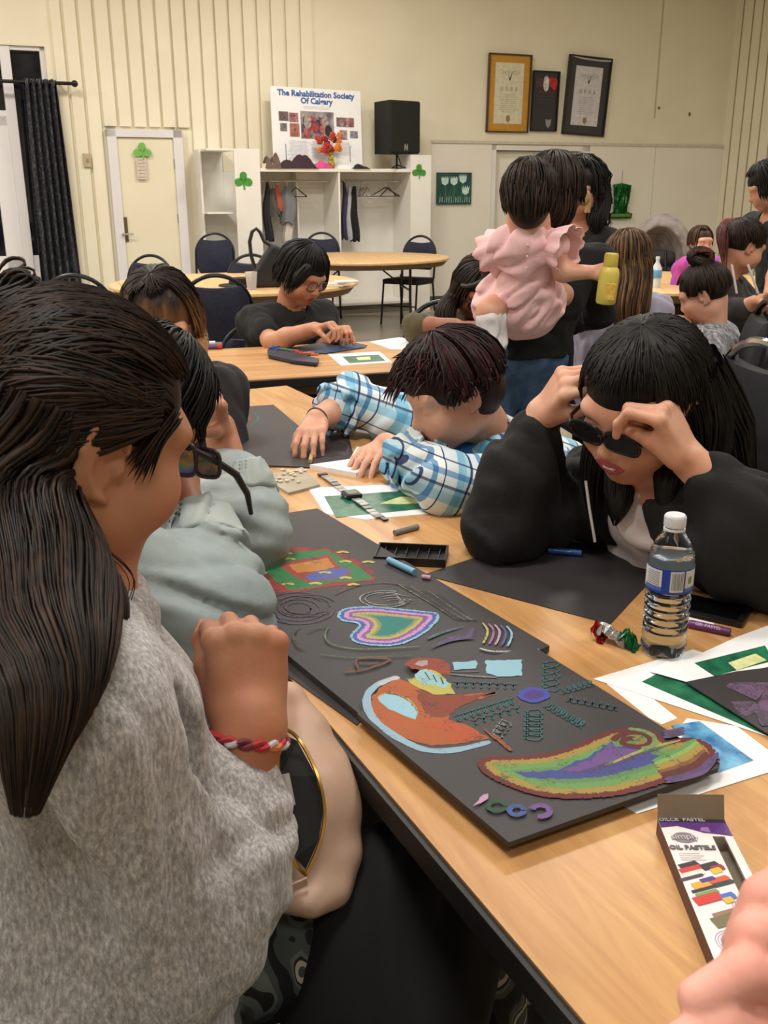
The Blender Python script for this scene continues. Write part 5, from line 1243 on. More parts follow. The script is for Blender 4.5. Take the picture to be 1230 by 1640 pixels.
# ---------------------------------------------------------------- heads
def basis(yaw, pitch, roll):
    """head axes in world: columns right, forward, up. yaw 0 looks along +Y (away), +yaw turns left (counter-clockwise from above); pitch + looks down"""
    return np.array((Matrix.Rotation(R(yaw), 3, 'Z') @ Matrix.Rotation(R(-pitch), 3, 'X') @ Matrix.Rotation(R(roll), 3, 'Y')))
class Head:
    def __init__(s, c, yaw, pitch=0, roll=0, sc=1.0, jaw=1.0, child=False): s.c = np.array(c, float); s.B = basis(yaw, pitch, roll); s.s = sc; s.jaw = jaw; s.child = child
    def w(s, x, y, z): return s.c + s.B @ (np.array([x, y, z]) * s.s)
    def solid(s, S, smile=0.0, eyes=True, ear=1.0, nose=1.0, cheek=1.0):
        W_ = s.w; B = s.B; q = s.s; j = s.jaw; ch = s.child
        def E(c, r, k=.02, mode='u', rot=None, tag=0): S.ell(W_(*c), np.array(r) * q, B if rot is None else B @ rot, k * q, mode, tag)
        E((0, -.012, .038), (.0745, .094, .080)); E((0, .018, -.012), (.066, .076, .080), .03)
        E((0, .032, -.052), (.052 * j, .058, .056), .03); E((0, .066, -.093 if not ch else -.08), (.021 * j, .016, .015), .03)
        for x in (-1, 1):
            E((x * .05 * j, .01, -.062), (.017, .04, .026), .03); E((x * .040, .060, -.030), np.array((.026 if not ch else .032, .025, .025)) * cheek, .03); E((x * .03, .075, .030), (.028, .014, .010), .03)
            E((x * .0315, .100, .006), (.0175, .017, .0125), .012, 's')
            E((x * .0315, .0745, .004), (.0145, .0135, .0125), .004)
            S.cap(W_(x * .018, .0875, .0035), W_(x * .0315, .0895, -.001), .0016 * q, .0018 * q, .003 * q) if eyes else None
            S.cap(W_(x * .0315, .0895, -.001), W_(x * .045, .082, .0025), .0018 * q, .0014 * q, .003 * q) if eyes else None
        ns = .8 if ch else nose
        S.cap(W_(0, .084, .016), W_(0, .105 * (1 if ns == 1 else .96), -.022), .0075 * q, .0105 * q, .012 * q); E((0, .104 if ns == 1 else .098, -.026), (.0115 * ns, .0105 * ns, .009), .008)
        for x in (-1, 1): E((x * .0115, .095, -.030), (.0075, .009, .007), .006); E((x * .0065, .1015, -.0365), (.0032, .005, .003), .002, 's')
        E((0, .083, -.056), (.026, .014, .018), .02)
        lp = -.058; w_ = .021 + .006 * smile
        for x in (-1, 1):
            S.cap(W_(0, .0945, lp + .0045), W_(x * w_, .080, lp + .001 + .005 * smile), .0048 * q, .0018 * q, .004 * q, tag=1); S.cap(W_(0, .0935, lp - .0065 - .003 * smile), W_(x * w_ * .95, .080, lp - .001 + .004 * smile), .0060 * q, .0018 * q, .004 * q, tag=1)
        S.chain([W_(-w_, .085, lp + .004 * smile), W_(-.01, .0965, lp - .001), W_(.01, .0965, lp - .001), W_(w_, .085, lp + .004 * smile)], .0014 * q, .002 * q, 's')
        if smile:
            for x in (-1, 1): S.cap(W_(x * .027, .088, -.034), W_(x * .036, .078, -.06), .0022 * q, .0016 * q, .007 * q, 's')
        for x in (-1, 1):
            if ear <= 0: continue
            R_ = np.array(Matrix.Rotation(R(-12), 3, 'X') @ Matrix.Rotation(R(x * 16), 3, 'Z'))
            E((x * .0745, -.010, -.004), (.0075 * ear, .019 * ear, .030 * ear), .006, rot=R_); E((x * .0825, -.004, -.002), (.006, .0115 * ear, .019 * ear), .004, 's', rot=R_)
            pts = [(x * .078, .008, .008), (x * .081, .004, .023), (x * .083, -.010, .029), (x * .084, -.024, .020), (x * .083, -.027, .004), (x * .080, -.020, -.012), (x * .077, -.008, -.026), (x * .075, .001, -.029)]
            S.chain([W_(a, (b + .002) * ear, (c) * ear - .002) for a, b, c in pts], [.003 * q, .0034 * q, .0038 * q, .0038 * q, .0034 * q, .0034 * q, .0048 * q, .004 * q], .003 * q)
            E((x * .077, .008, -.008), (.004, .006, .007), .008)
    def lipmask(s, V_, smile=0.0):
        L = (V_ - s.c) @ s.B / s.s; w_ = .023 + .006 * smile; t = np.abs(L[:, 0]) / w_
        return (t < 1) & (L[:, 1] > .074) & (np.abs(L[:, 2] + .059 - .004 * smile * t ** 2) < (.0115 + .003 * smile) * (1 - t ** 2.2) + .0008)
def eyebrows(H, par, m, th=.0028):
    for x in (-1, 1):
        pts = [H.w(x * .012, .0905, .0225), H.w(x * .024, .092, .0275), H.w(x * .038, .085, .0275), H.w(x * .05, .074, .021)]
        MB().tube(pts, [th * H.s * .8, th * H.s * 1.2, th * H.s, th * H.s * .4], 6).build('eyebrow', m, par, smooth=True, world=True)
def lashes(H, par, m):
    for x in (-1, 1):
        MB().tube([H.w(x * .017, .0875, .002), H.w(x * .0245, .0915, -.0015), H.w(x * .034, .0905, -.002), H.w(x * .046, .082, .002)], [.0007 * H.s, .0013 * H.s, .0013 * H.s, .0008 * H.s], 5).build('eyelashes', m, par, smooth=True, world=True)
def open_eyes(H, par, iris=(40, 26, 18)):
    wm = mat('eye_white', (222, 214, 208), .2); im = mat('iris_brown', iris, .15)
    for x in (-1, 1):
        o = MB().sph(H.w(x * .0315, .0765, .004), .0125 * H.s, seg=16).build('eye', wm, par, smooth=True, world=True)
        MB().sph(H.w(x * .0315, .0852, .001), .0052 * H.s, seg=12).build('iris', im, o, smooth=True, world=True)
def glasses(H, par, m, lens=None, wr=.027, hr=.019, th=.0022, y=.101, z=.004, name='eyeglasses', square=.6):
    root = bpy.data.objects.new(name, None); scene.collection.objects.link(root); root.parent = par; root.empty_display_size = .05
    bpy.context.view_layer.update()
    for x in (-1, 1):
        pts = []
        for k in range(25):
            a = 2 * math.pi * k / 24; cx = math.copysign(abs(math.cos(a)) ** square, math.cos(a)); sz = math.copysign(abs(math.sin(a)) ** square, math.sin(a)); pts.append(H.w(x * (.033) + wr * cx, y - .12 * (abs(x * .033 + wr * cx)) ** 1 * .5, z + hr * sz))
        MB().tube(pts, th * H.s, 6, cap=False).build('rim', m, root, smooth=True, world=True)
        if lens:
            mb = MB(); mb.slab([p for p in pts[:-1]], .0012, H.B[:, 1]); mb.build('lens', lens, root, world=True)
        MB().tube([H.w(x * (.033 + wr), y - .004, z + .006), H.w(x * .074, y - .02, z + .007), H.w(x * .080, .0, z + .007), H.w(x * .080, -.018, z - .004)], th * H.s * 1.1, 6).build('temple_arm', m, root, smooth=True, world=True)
    MB().tube([H.w(-.007, y, z + .004), H.w(0, y + .002, z + .007), H.w(.007, y, z + .004)], th * H.s, 6).build('bridge', m, root, smooth=True, world=True)
    return root
# ---------------------------------------------------------------- hair
class Hair:
    def __init__(s): s.strands = []; s.rs = []
    def add(s, pts, r): s.strands.append(np.array(pts)); s.rs.append(r)
    def build(s, name, m, par, seg=4, flat=.5):
        """every strand a tapered tube; all joined in the hair part"""
        vs, fs, sh, o = [], [], [], 0
        for pts, r in zip(s.strands, s.rs):
            n = len(pts); T_ = np.gradient(pts, axis=0); T_ /= np.linalg.norm(T_, axis=1)[:, None] + 1e-9
            up = np.cross(T_, np.array([.31, .87, .37])); up /= np.linalg.norm(up, axis=1)[:, None] + 1e-9; sd = np.cross(T_, up)
            t = np.linspace(0, 1, n); rr = r * np.minimum(1, .5 + t * 5) * np.maximum(.08, 1 - np.clip((t - .55) / .45, 0, 1) ** 1.6)
            for k in range(seg):
                a = 2 * math.pi * k / seg; vs.append(pts + (up * math.cos(a) + sd * math.sin(a) * flat) * rr[:, None])
            # vertex order: seg blocks of n
            for k in range(seg):
                k2 = (k + 1) % seg; i = np.arange(n - 1); fs.append(np.stack([o + k * n + i, o + k2 * n + i, o + k2 * n + i + 1, o + k * n + i + 1], 1))
            sh.append(np.full(seg * n, rng.uniform(-.25, .25))); o += seg * n
        if not vs: return None
        ob = mesh_from(name, np.concatenate(vs), np.concatenate(fs), m, par, smooth=True, world=True)
        at = ob.data.attributes.new('shade', 'FLOAT', 'POINT'); at.data.foreach_set('value', np.concatenate(sh).astype(np.float32)); return ob
def crv(pts, n=14):
    """smooth curve through control points"""
    q = [np.array(p, float) for p in pts]; o = []; m = len(q) - 1; k = max(2, n // m)
    for i in range(m):
        p0 = q[max(0, i - 1)]; p1 = q[i]; p2 = q[i + 1]; p3 = q[min(m, i + 2)]
        for t in np.arange(k) / k: o.append(.5 * (2 * p1 + (p2 - p0) * t + (2 * p0 - 5 * p1 + 4 * p2 - p3) * t * t + (3 * p1 - p0 - 3 * p2 + p3) * t ** 3))
    o.append(q[-1]); o = np.array(o)
    if len(o) > 9:
        for _ in range(3): o[1:-1] = (o[:-2] + o[1:-1] * 2 + o[2:]) / 4
    return o
def scalp(H, th, ph, out=0.0, rx=.081, ry=.101, rz=.088, cy=-.012, cz=.036):
    """point on the scalp: th polar angle from the crown, ph azimuth (0 = face, + = right ear side)"""
    return H.w((rx + out) * math.sin(th) * math.sin(ph), cy + (ry + out) * math.sin(th) * math.cos(ph), cz + (rz + out) * math.cos(th))
def cap_hair(H, Sd, fringe=.045, low=-.03, k=.01, t=.010, tag=0, cut=True, back=1.0, ears=False):
    """solid hair mass hugging the skull, open at the face"""
    q = H.s
    Sd.ell(H.w(0, -.014, .040), np.array([.0745 + t, .094 + t, .080 + t]) * q, H.B, k * q)
    Sd.ell(H.w(0, -.035, -.01 + .03 * (1 - back)), np.array([.068 + t, .072 + t, .075 * back]) * q, H.B, .02 * q)
    if ears:
        for x in (-1, 1): Sd.ell(H.w(x * .10, .002, -.020), np.array([.045, .034, .046]) * q, H.B, .006 * q, 's')
    Sd.ell(H.w(0, .112, fringe - .105), np.array([.074, .082, .105]) * q, H.B, .008 * q, 's')
    if cut: Sd.ell(H.w(0, .03, low - .09), np.array([.2, .075, .07]) * q, H.B, .01 * q, 's')
def hair_flow(hr, H, phs, n, th0, th1, length, r=.003, out=.010, jit=.004, curl=0.0, flare=0.0, part=0.0, gravity=(0, 0, -1), lenv=.15, npt=12, inward=0.0):
    """n strands: start near the parting, over the skull to th1, then hang"""
    g = nrm(gravity); q = H.s
    for _ in range(n):
        ph = R(rng.uniform(*phs)); t0 = R(th0 * rng.uniform(.2, 1.1)); t1 = R(th1 * rng.uniform(.9, 1.08)); o = out * rng.uniform(.6, 1.35)
        L = length * rng.uniform(1 - lenv, 1 + lenv) * q; pts = [scalp(H, t0 + (t1 - t0) * f, ph + part * (1 - f), o) for f in np.linspace(0, 1, 6)]
        if L > 0:
            d0 = nrm(pts[-1] - pts[-2]); radial = nrm(pts[-1] - H.w(0, -.012, .0)); radial -= g * (radial @ g)
            p = pts[-1]; st = L / (npt - 5); d = d0
            for i in range(npt - 5): d = nrm(d * .55 + g * .6 + radial * (flare - inward * i / npt)); p = p + d * st; pts.append(p)
        P = np.array(pts); ph_ = rng.uniform(0, 6); amp = jit * q
        w_ = np.linspace(0, 1, len(P))[:, None]; sd1 = rng.normal(size=3); sd1 /= np.linalg.norm(sd1)
        P = P + sd1 * amp * np.sin(w_ * (6 + 20 * curl) + ph_) * (.3 + w_) * (1 + curl * 2)
        hr.add(P, r * q * rng.uniform(.6, 1.4))
def surf(H, A, B, n=8, out=.012, bow=0.0):
    """strand hugging the skull from A to B (head units, projected on the scalp ellipsoid)"""
    c = np.array([0, -.012, .036]); r = np.array([.081, .101, .088]) + out; A = (np.array(A) - c) / r; B = (np.array(B) - c) / r; o = []
    for f in np.linspace(0, 1, n): v = A * (1 - f) + B * f + np.array([0, 0, bow * math.sin(math.pi * f)]); o.append(H.w(*(c + v / np.linalg.norm(v) * r)))
    return o
def mass(hr, S, pts, rs, n, r=.0022, k=.03, tip=.06):
    """a hanging lock: solid core plus strands laid over its surface"""
    pts = [np.array(p, float) for p in pts]
    C = crv(pts, 20)
    for _ in range(5): C[1:-1] = (C[:-2] + C[1:-1] * 2 + C[2:]) / 4
    m = len(C); RR = np.interp(np.linspace(0, 1, m), np.linspace(0, 1, len(rs)), rs); T_ = np.gradient(C, axis=0); T_ /= np.linalg.norm(T_, axis=1)[:, None]
    m2 = max(3, int(m * .86)); S.chain(list(C[:m2:2]), [q * .77 for q in RR[:m2:2]], k * .6)
    up = np.cross(T_, [.2, .9, .1]); up /= np.linalg.norm(up, axis=1)[:, None]; sd = np.cross(T_, up)
    for _ in range(n):
        a = rng.uniform(0, 6.283); tw = rng.uniform(-.5, .5); aa = a + tw * np.linspace(0, 1, m); q = rng.uniform(.86, 1.06); i0 = int(rng.integers(0, m // 3)) if rng.random() < .3 else 0; e = 1 + rng.uniform(-.05, tip)
        P = C + (up * np.cos(aa)[:, None] + sd * np.sin(aa)[:, None]) * (RR * q)[:, None]; P[-1] = P[-2] + (P[-1] - P[-2]) * (e + 1.2); hr.add(P[i0:(m - int(rng.integers(0, m // 4)) if rng.random() < .6 else m)], r * rng.uniform(.6, 1.5))
# ---------------------------------------------------------------- hands
def hand(S, wrist, d, back, side, curl=(40, 45, 30), spread=6, sc=1.0, thumb=(35, 20, 25), curls=None, k=.006, tcurl=None):
    """d: wrist->knuckles, back: normal out of the back of the hand, side: +1 thumb on the +lateral (d x back) side"""
    d = nrm(d); back = nrm(back - d * (np.array(back) @ d)); lat = np.cross(d, back) * side; w0 = np.array(wrist, float)
    K = []
    for i, (l, f) in enumerate(((.029, .086), (.009, .090), (-.011, .086), (-.029, .078))):
        kn = w0 + d * f * sc + lat * l * sc + back * (.002 - .0002 * i) * sc; K.append(kn)
        S.cap(w0 + lat * l * .55 * sc + d * .012 * sc, kn, .0135 * sc, .0105 * sc, .012 * sc, flat=(back, .95))
    S.ell(w0 + d * .045 * sc - back * .004 * sc, np.array([.036, .045, .0135]) * sc, np.stack([lat, d, back], 1), .01 * sc)
    lens = ((.043, .026, .021), (.047, .030, .022), (.043, .028, .021), (.034, .021, .019)); rad = (.0092, .0095, .009, .0079)
    tips = []
    for i in range(4):
        c = curls[i] if curls is not None else curl; a = 0; p = K[i]; sp = R((1.4 - i) * spread); dd = nrm(d * math.cos(sp) + lat * math.sin(sp))
        for j in range(3):
            a += R(c[j]); dr = dd * math.cos(a) - back * math.sin(a); n_ = p + dr * lens[i][j] * sc; S.cap(p, n_, rad[i] * (1 - .1 * j) * sc, rad[i] * (.92 - .12 * j) * sc, .0035 * sc if j else .007 * sc); 
            p = n_
        tips.append(p)
    tb = w0 + d * .022 * sc + lat * .022 * sc - back * .008 * sc; a1, a2, a3 = [R(x) for x in thumb]
    t1 = nrm(d * math.cos(a1) + lat * math.sin(a1) - back * .45); p1 = tb + t1 * .042 * sc; S.cap(tb, p1, .0155 * sc, .0115 * sc, .014 * sc)
    tgt = tcurl if tcurl is not None else (-lat * math.sin(a2) - back * math.sin(a3))
    t2 = nrm(t1 + tgt); p2 = p1 + t2 * .032 * sc; S.cap(p1, p2, .0112 * sc, .0102 * sc, .005 * sc)
    t3 = nrm(t2 + tgt); p3 = p2 + t3 * .024 * sc; S.cap(p2, p3, .0102 * sc, .0078 * sc, .004 * sc)
    return K, tips + [p3]
# ---------------------------------------------------------------- person
class Person:
    def __init__(s, label, base, group=None, cat='person'):
        s.root = thing('person', label, cat, (base[0], base[1], 0)); bpy.context.view_layer.update(); s.body = []
    def skin_solid(s, S, h, tag_fn=None, disp=None):
        v, f = S.mesh(h, disp); mi = np.zeros(len(f), int)
        if tag_fn is not None and len(f):
            c = v[f].mean(1); mi[tag_fn(c)] = 1
        s.body.append((v, f, mi))
    def finish_body(s, m_skin, m_lip=None):
        v, f, mi = join(s.body); return mesh_from('body', v, f, None, s.root, smooth=True, world=True, mats=[m_skin, m_lip or m_skin], midx=mi)
    def cloth(s, name, S, h, m, disp=None):
        v, f = S.mesh(h, disp); return mesh_from(name, v, f, m, s.root, smooth=True, world=True)
    def seated_legs(s, hipc, face, m_tr, m_shoe, hipw=.09, knee_up=0.0, spread=.1, h=.012, thigh=.42, foot_back=.0, name='trousers', extra=None):
        """hipc: centre between the hips; face: unit xy direction the knees point to"""
        fw = nrm([face[0], face[1], 0]); rt = np.array([fw[1], -fw[0], 0]); S = Solid(); out = []
        for sd in (-1, 1):
            hp = np.array(hipc) + rt * sd * hipw; kn = np.array([*(hp + fw * thigh + rt * sd * spread)[:2], .52 + knee_up]); an = np.array([*(kn + fw * (.04 - foot_back))[:2], .10]); out.append((hp, kn, an))
            S.cap(hp, kn, .095, .068, .04); S.cap(kn, an, .066, .05, .02)
            Sh = Solid(); Sh.cap(an - np.array([0, 0, .055]), an + fw * .13 - np.array([0, 0, .062]), .038, .034, .02, flat=((0, 0, 1), 1.0)); Sh.cap(an, an - np.array([0, 0, .05]), .045, .04, .02); Sh.plane((0, 0, .003), (0, 0, -1))
            s.cloth('shoe', Sh, h * .8, m_shoe)
            s.bcoarse(hp, kn, .07, .05); s.bcoarse(kn, an, .048, .035)
        S.ell(np.array(hipc) + [0, 0, .0], (.17, .14, .11), None, .05)
        if extra: extra(S, out)
        S.plane((0, 0, .07), (0, 0, -1)); s.cloth(name, S, h, m_tr, wrinkle(.003, 30, 3)); return out
    def bcoarse(s, a, b, ra, rb):
        if not hasattr(s, 'coarse'): s.coarse = Solid()
        s.coarse.cap(a, b, ra, rb, .04)
    def flush_coarse(s, h=.016):
        if hasattr(s, 'coarse'): v, f = s.coarse.mesh(h); s.body.append((v, f, np.zeros(len(f), int)))
# ================================================================ people
SK1 = skin('skin_tan', (184, 132, 104)); SK2 = skin('skin_warm', (200, 150, 122)); SK3 = skin('skin_fair', (216, 168, 144)); SK4 = skin('skin_brown', (152, 104, 82)); SKP = skin('skin_pink', (232, 170, 156))
LIP = mat('lips', (168, 92, 84), .4, sss=.1)
H_BLK = hairmat('hair_black', (13, 11, 11), (34, 29, 27)); H_DBR = hairmat('hair_dark_brown', (22, 15, 12), (66, 46, 34)); H_BUR = hairmat('hair_burgundy', (24, 10, 12), (70, 28, 32)); H_BRN = hairmat('hair_brown', (40, 28, 20), (96, 68, 46))
def torso(S, pel, che, SL, SR, N_, g=0.0, w=1.0, belly=0.0, k=.06):
    pel, che, SL, SR, N_ = [np.array(a, float) for a in (pel, che, SL, SR, N_)]; lat = nrm(SR - SL)
    S.cap(pel - lat * .06 * w, pel + lat * .06 * w, .118 + g + belly * .5, k=k); m = (pel + che) / 2; S.cap(m - lat * .045 * w, m + lat * .045 * w, .108 + g + belly, k=k)
    S.cap(che - lat * .06 * w, che + lat * .06 * w, .108 + g, k=k); S.cap(SL, SR, .052 + g, k=k)
    S.cap(SL * .55 + N_ * .45, N_, .042 + g, .05 + g, k=.04); S.cap(SR * .55 + N_ * .45, N_, .042 + g, .05 + g, k=.04)
def arm(S, sh, el, wr, g=0.0, sc=1.0, k=.02, up=True, fore=True, cut=None):
    sh, el, wr = [np.array(a, float) for a in (sh, el, wr)]
    if up: S.cap(sh, el, (.05 * sc + g), (.040 * sc + g), k)
    if fore:
        e = wr if cut is None else el + (wr - el) * cut; rw = .030 if cut is None else .030 + (.04 - .030) * (1 - cut)
        m = el + (e - el) * .35; S.cap(el, m, .040 * sc + g, .041 * sc + g, k); S.cap(m, e, .041 * sc + g, rw * sc + g, k)
def face_fn(H, smile=0): return lambda c: H.lipmask(c, smile)
def L_(n, *pts): print('LEN', n, [round(float(np.linalg.norm(np.array(pts[i + 1]) - np.array(pts[i]))), 3) for i in range(len(pts) - 1)], [np.round(p, 2).tolist() for p in pts])
nR = np.array([_d[1], -_d[0], 0]) ; nR = nR if nR[0] > 0 else -nR      # points to the right side of the near table
dF = np.array([_d[0], _d[1], 0])
Z = np.array([0, 0, 1.0])
m_shoe = mat('dark_shoe', (36, 34, 36), .6); m_denim = mat('blue_denim', (74, 104, 142), .85, c2=(56, 84, 124), nscale=24, bmp=.25, bscale=400); m_darkjean = mat('dark_trousers', (40, 42, 54), .85, bmp=.2)
def heather(name, a, b_, sc=1.0, c=None):
    m, nt, bs = nmat(name); bs.inputs['Roughness'].default_value = .95; bs.inputs['Sheen Weight'].default_value = .15
    co = coords(nt, (170 * sc, 170 * sc, 60 * sc)); n = N(nt, 'ShaderNodeTexNoise', i_Scale=1.0, i_Detail=5.0, i_Roughness=.7); nt.links.new(co, n.inputs[0])
    nt.links.new(ramp(nt, n.outputs[0], [(.36, a), (.52, tuple((p + q) / 2 for p, q in zip(a, b_))), (.66, b_)]), bs.inputs['Base Color']); bump(nt, bs, n.outputs[0], .35, .002); return m
def camo(name):
    m, nt, bs = nmat(name); bs.inputs['Roughness'].default_value = .9
    n = N(nt, 'ShaderNodeTexNoise', i_Scale=9.0, i_Detail=1.5, i_Distortion=1.4); nt.links.new(coords(nt, (1, 1, .7)), n.inputs[0])
    nt.links.new(ramp(nt, n.outputs[0], [(0, (26, 27, 26)), (.44, (74, 80, 78)), (.52, (104, 110, 106)), (.565, (34, 34, 32)), (.6, (186, 178, 160)), (.66, (70, 74, 72))], 'CONSTANT'), bs.inputs['Base Color']); return m
m_camo = camo('camouflage_cloth')
def neck(S, H, Nk, fw, r=.055, r2=.058): S.cap(H.w(0, -.03, -.04), Nk, r, r2, .03)
def new_part(par, name, label=None):
    o = bpy.data.objects.new(name, None); scene.collection.objects.link(o); o.parent = par; o.empty_display_size = .03; bpy.context.view_layer.update()
    if label: o['label'] = label
    return o
# ---------------------------------------------------------------- 1. the girl in the grey sweater
def girl_grey():
    hc = W(120, 702, .83); H = Head(hc, -49, 20, 3, .97, jaw=1.05)
    fw = nR; rt = np.array([fw[1], -fw[0], 0])
    Nk = hc - Z * .155 - fw * .03; SR = W(118, 1145, .66); SL = Nk - rt * .17 - Z * .05 + fw * .01; pel = np.array([hc[0] - .04, hc[1] - .10, .56]); che = (SR + SL) / 2 - Z * .12 + fw * .0
    EL = W(308, 1475, .70); WR = W(402, 1168, .775); ax = nrm(WR - EL)
    P = Person('person in a heather grey sweater and red bracelet, nearest on the left', (pel[0], pel[1]))
    S = Solid(); H.solid(S, .0, ear=1.22, nose=.7, cheek=1.2); S.cap(H.w(0, -.03, -.03), Nk + fw * .015, .054, .056, .03); S.cap(Nk, Nk - Z * .06, .056, .07, .03)
    P.skin_solid(S, .0030, face_fn(H))
    S = Solid(); d = nrm(W(392, 1010, .80) - WR); S.cap(EL + (WR - EL) * .4, WR, .036, .0285, .02); S.cap(WR, WR + d * .02, .0285, .026, .02)
    hand(S, WR, d, nrm(CAM - WR) - .15 * rt + .15 * fw, -1, curl=(84, 90, 50), sc=1.0, spread=1, thumb=(18, 15, 40)); P.skin_solid(S, .003)
    EL2 = SL - Z * .25 + fw * .08; WR2 = W(350, 1195, .88)
    T_ = Solid(); torso(T_, pel, che, SL, SR, Nk - Z * .03); arm(T_, SL, EL2, WR2); arm(T_, SR, EL, WR, fore=False); hand(T_, WR2, nrm(Z + .1 * fw), rt - fw, 1, curl=(80, 85, 50), thumb=(10, 60, 60)); v, f = T_.mesh(.009); P.body.append((v, f, np.zeros(len(f), int)))
    m_sw = heather('heather_grey_knit', (132, 129, 131), (206, 203, 205), 1.8); S = Solid(); g = .014
    torso(S, pel, che, SL, SR, Nk - Z * .05, g, 1.0, .01); S.cap(pel + Z * .04, pel + fw * .02 + Z * .04, .135, .135, .06)
    arm(S, SL, EL2, WR2, g, cut=.85); S.cap(SR, EL, .05 + g, .050 + g, .05)
    ce = EL + (WR - EL) * .64; S.cap(EL, EL + (WR - EL) * .35, .050 + g, .047 + g, .03); S.cap(EL + (WR - EL) * .35, ce, .047 + g, .032 + g, .03)
    for q, r_, tl in ((.58, .046, .3), (.50, .053, -.35), (.42, .058, .4), (.28, .062, -.2), (.12, .064, .4)):
        c = EL + (WR - EL) * q; e1 = nrm(np.cross(ax, [tl, .3, 1])); e2 = np.cross(ax, e1)
        S.chain([c + (e1 * math.cos(a) + e2 * math.sin(a)) * r_ + ax * tl * .05 * math.cos(a) for a in np.linspace(0, 2 * math.pi, 12)], .0055, .014)
    S.chain([Nk + (rt * math.cos(a) + fw * math.sin(a)) * .068 - Z * .004 for a in np.linspace(0, 2 * math.pi, 16)], .017, .014)
    S.chain([W(200, 1010, .74), W(262, 1130, .72), W(318, 1250, .72)], [.012, .02, .014], .04)
    # bust and front of the sweater that shows past the arm
    S.cap(che + fw * .05 - rt * .05, che + fw * .05 + rt * .03, .078, .078, .05)
    S.chain([W(50, 1230, .60), W(92, 1350, .61), W(170, 1500, .62)], [.006, .010, .006], .03, 's')
    S.chain([W(250, 1090, .68), W(300, 1200, .68), W(330, 1290, .69)], [.006, .012, .006], .025, 's'); S.chain([W(300, 1430, .62), W(350, 1400, .64), W(392, 1350, .68)], [.006, .010, .006], .02, 's')
    S.cap(H.w(0, -.03, -.03), Nk - Z * .01, .050, .057, .006, 's')
    S.plane(pel + Z * .035, -Z); P.cloth('sweater', S, .0055, m_sw, wrinkle(.0036, 22, 5, nrm(EL - SR)))
    S = Solid(); a = EL + (WR - EL) * .63; b_ = EL + (WR - EL) * .75; S.cap(a, b_, .0375, .0385, .004); S.plane(b_, ax); S.plane(a - ax * .01, -ax); P.cloth('cuff', S, .0035, m_sw, wrinkle(.001, 160, 2, ax))
    br = new_part(P.root, 'bracelet', 'red and grey braided cord bracelet'); c = WR - ax * .008; e1 = nrm(np.cross(ax, Z)); e2 = np.cross(ax, e1)
    cm = [mat('cord_red', (170, 36, 46), .7), mat('cord_wine', (110, 30, 50), .7), mat('cord_grey', (190, 180, 184), .7), mat('cord_orange', (206, 112, 60), .7)]
    for q in range(2):
        for k in range(16):
            a0 = 2 * math.pi * k / 16; pts = [c + (e1 * math.cos(a) + e2 * math.sin(a)) * (.0345 + .0018 * math.cos(8 * a + math.pi * q)) + ax * (.006 * math.sin(a + .6) + .0028 * math.sin(8 * a + math.pi * q)) for a in np.linspace(a0, a0 + .42, 7)]
            MB().tube(pts, .0029, 7).build('cord_knot', cm[[0, 1, 0, 3, 0, 2, 1, 0, 2, 2, 0, 1][(k + 5 * q) % 12]], br, smooth=True, world=True)
    P.seated_legs(pel - Z * .02, fw + rt * .30, m_camo, m_shoe, hipw=.10, spread=.12, thigh=.47, h=.010); P.flush_coarse(); P.finish_body(SK1, LIP)
    # hair: top swept back and tied, the rest long over the back and the shoulder
    S = Solid(); q = H.s; hr = Hair()
    S.ell(H.w(0, -.014, .042), np.array([.083, .101, .088]) * q, H.B, .01); S.ell(H.w(0, -.05, -.01), np.array([.076, .070, .090]) * q, H.B, .03)
    S.ell(H.w(0, .135, -.062), np.array([.090, .078, .132]) * q, H.B, .010, 's'); S.ell(H.w(.11, .048, -.052), np.array([.06, .062, .082]) * q, H.B, .012, 's'); S.ell(H.w(-.1, .045, -.06), np.array([.06, .055, .08]) * q, H.B, .02, 's')
    S.ell(H.w(.095, -.008, -.008), np.array([.034, .034, .038]) * q, H.B, .008, 's')
    mass(hr, S, [H.w(.022, -.055, .03), H.w(.028, -.075, -.06), W(96, 930, .70), W(86, 1050, .60), W(56, 1160, .55), W(44, 1270, .535)], [.060, .056, .050, .040, .026, .013], 700, .0024)
    mass(hr, S, [H.w(-.02, -.07, .03), H.w(-.02, -.09, -.06), W(0, 1000, .76), W(-10, 1150, .70)], [.072, .07, .055, .035], 420, .0026)
    mass(hr, S, [H.w(.060, -.05, -.03), H.w(.060, -.045, -.08), W(158, 930, .735), W(172, 1000, .70), W(150, 1070, .67)], [.018, .02, .02, .016, .005], 120, .0018)
    tie = H.w(-.01, -.09, .10)
    for _ in range(90): e = rng.normal(size=3) * .005; hr.add(crv([tie + e, W(60, 462, .82) + e, W(26, 448, .82) + e, W(2, 476, .81) + e, W(-20, 540, .80) + e], 14), rng.uniform(.0014, .0024))
    # stray loop of the tie
    P.cloth('hair', S, .005, H_DBR)
    for _ in range(1300):
        a = rng.uniform(-95, 96); t0 = rng.uniform(10, 64 if abs(a) < 55 else 84) ; t0 = t0 if rng.random() < .5 else (60 if abs(a) < 55 else 82) * rng.uniform(.93, 1.02)
        A = [.089 * math.sin(R(t0)) * math.sin(R(a)), -.012 + .109 * math.sin(R(t0)) * math.cos(R(a)), .036 + .094 * math.cos(R(t0))]
        B = [.03 * math.sin(R(a)) + rng.uniform(-.02, .02), -.10, .10 - .07 * abs(math.sin(R(a))) + rng.uniform(-.02, .02)]; hr.add(np.array(surf(H, A, B, 9, rng.uniform(.004, .012), .10)), rng.uniform(.0013, .0027))
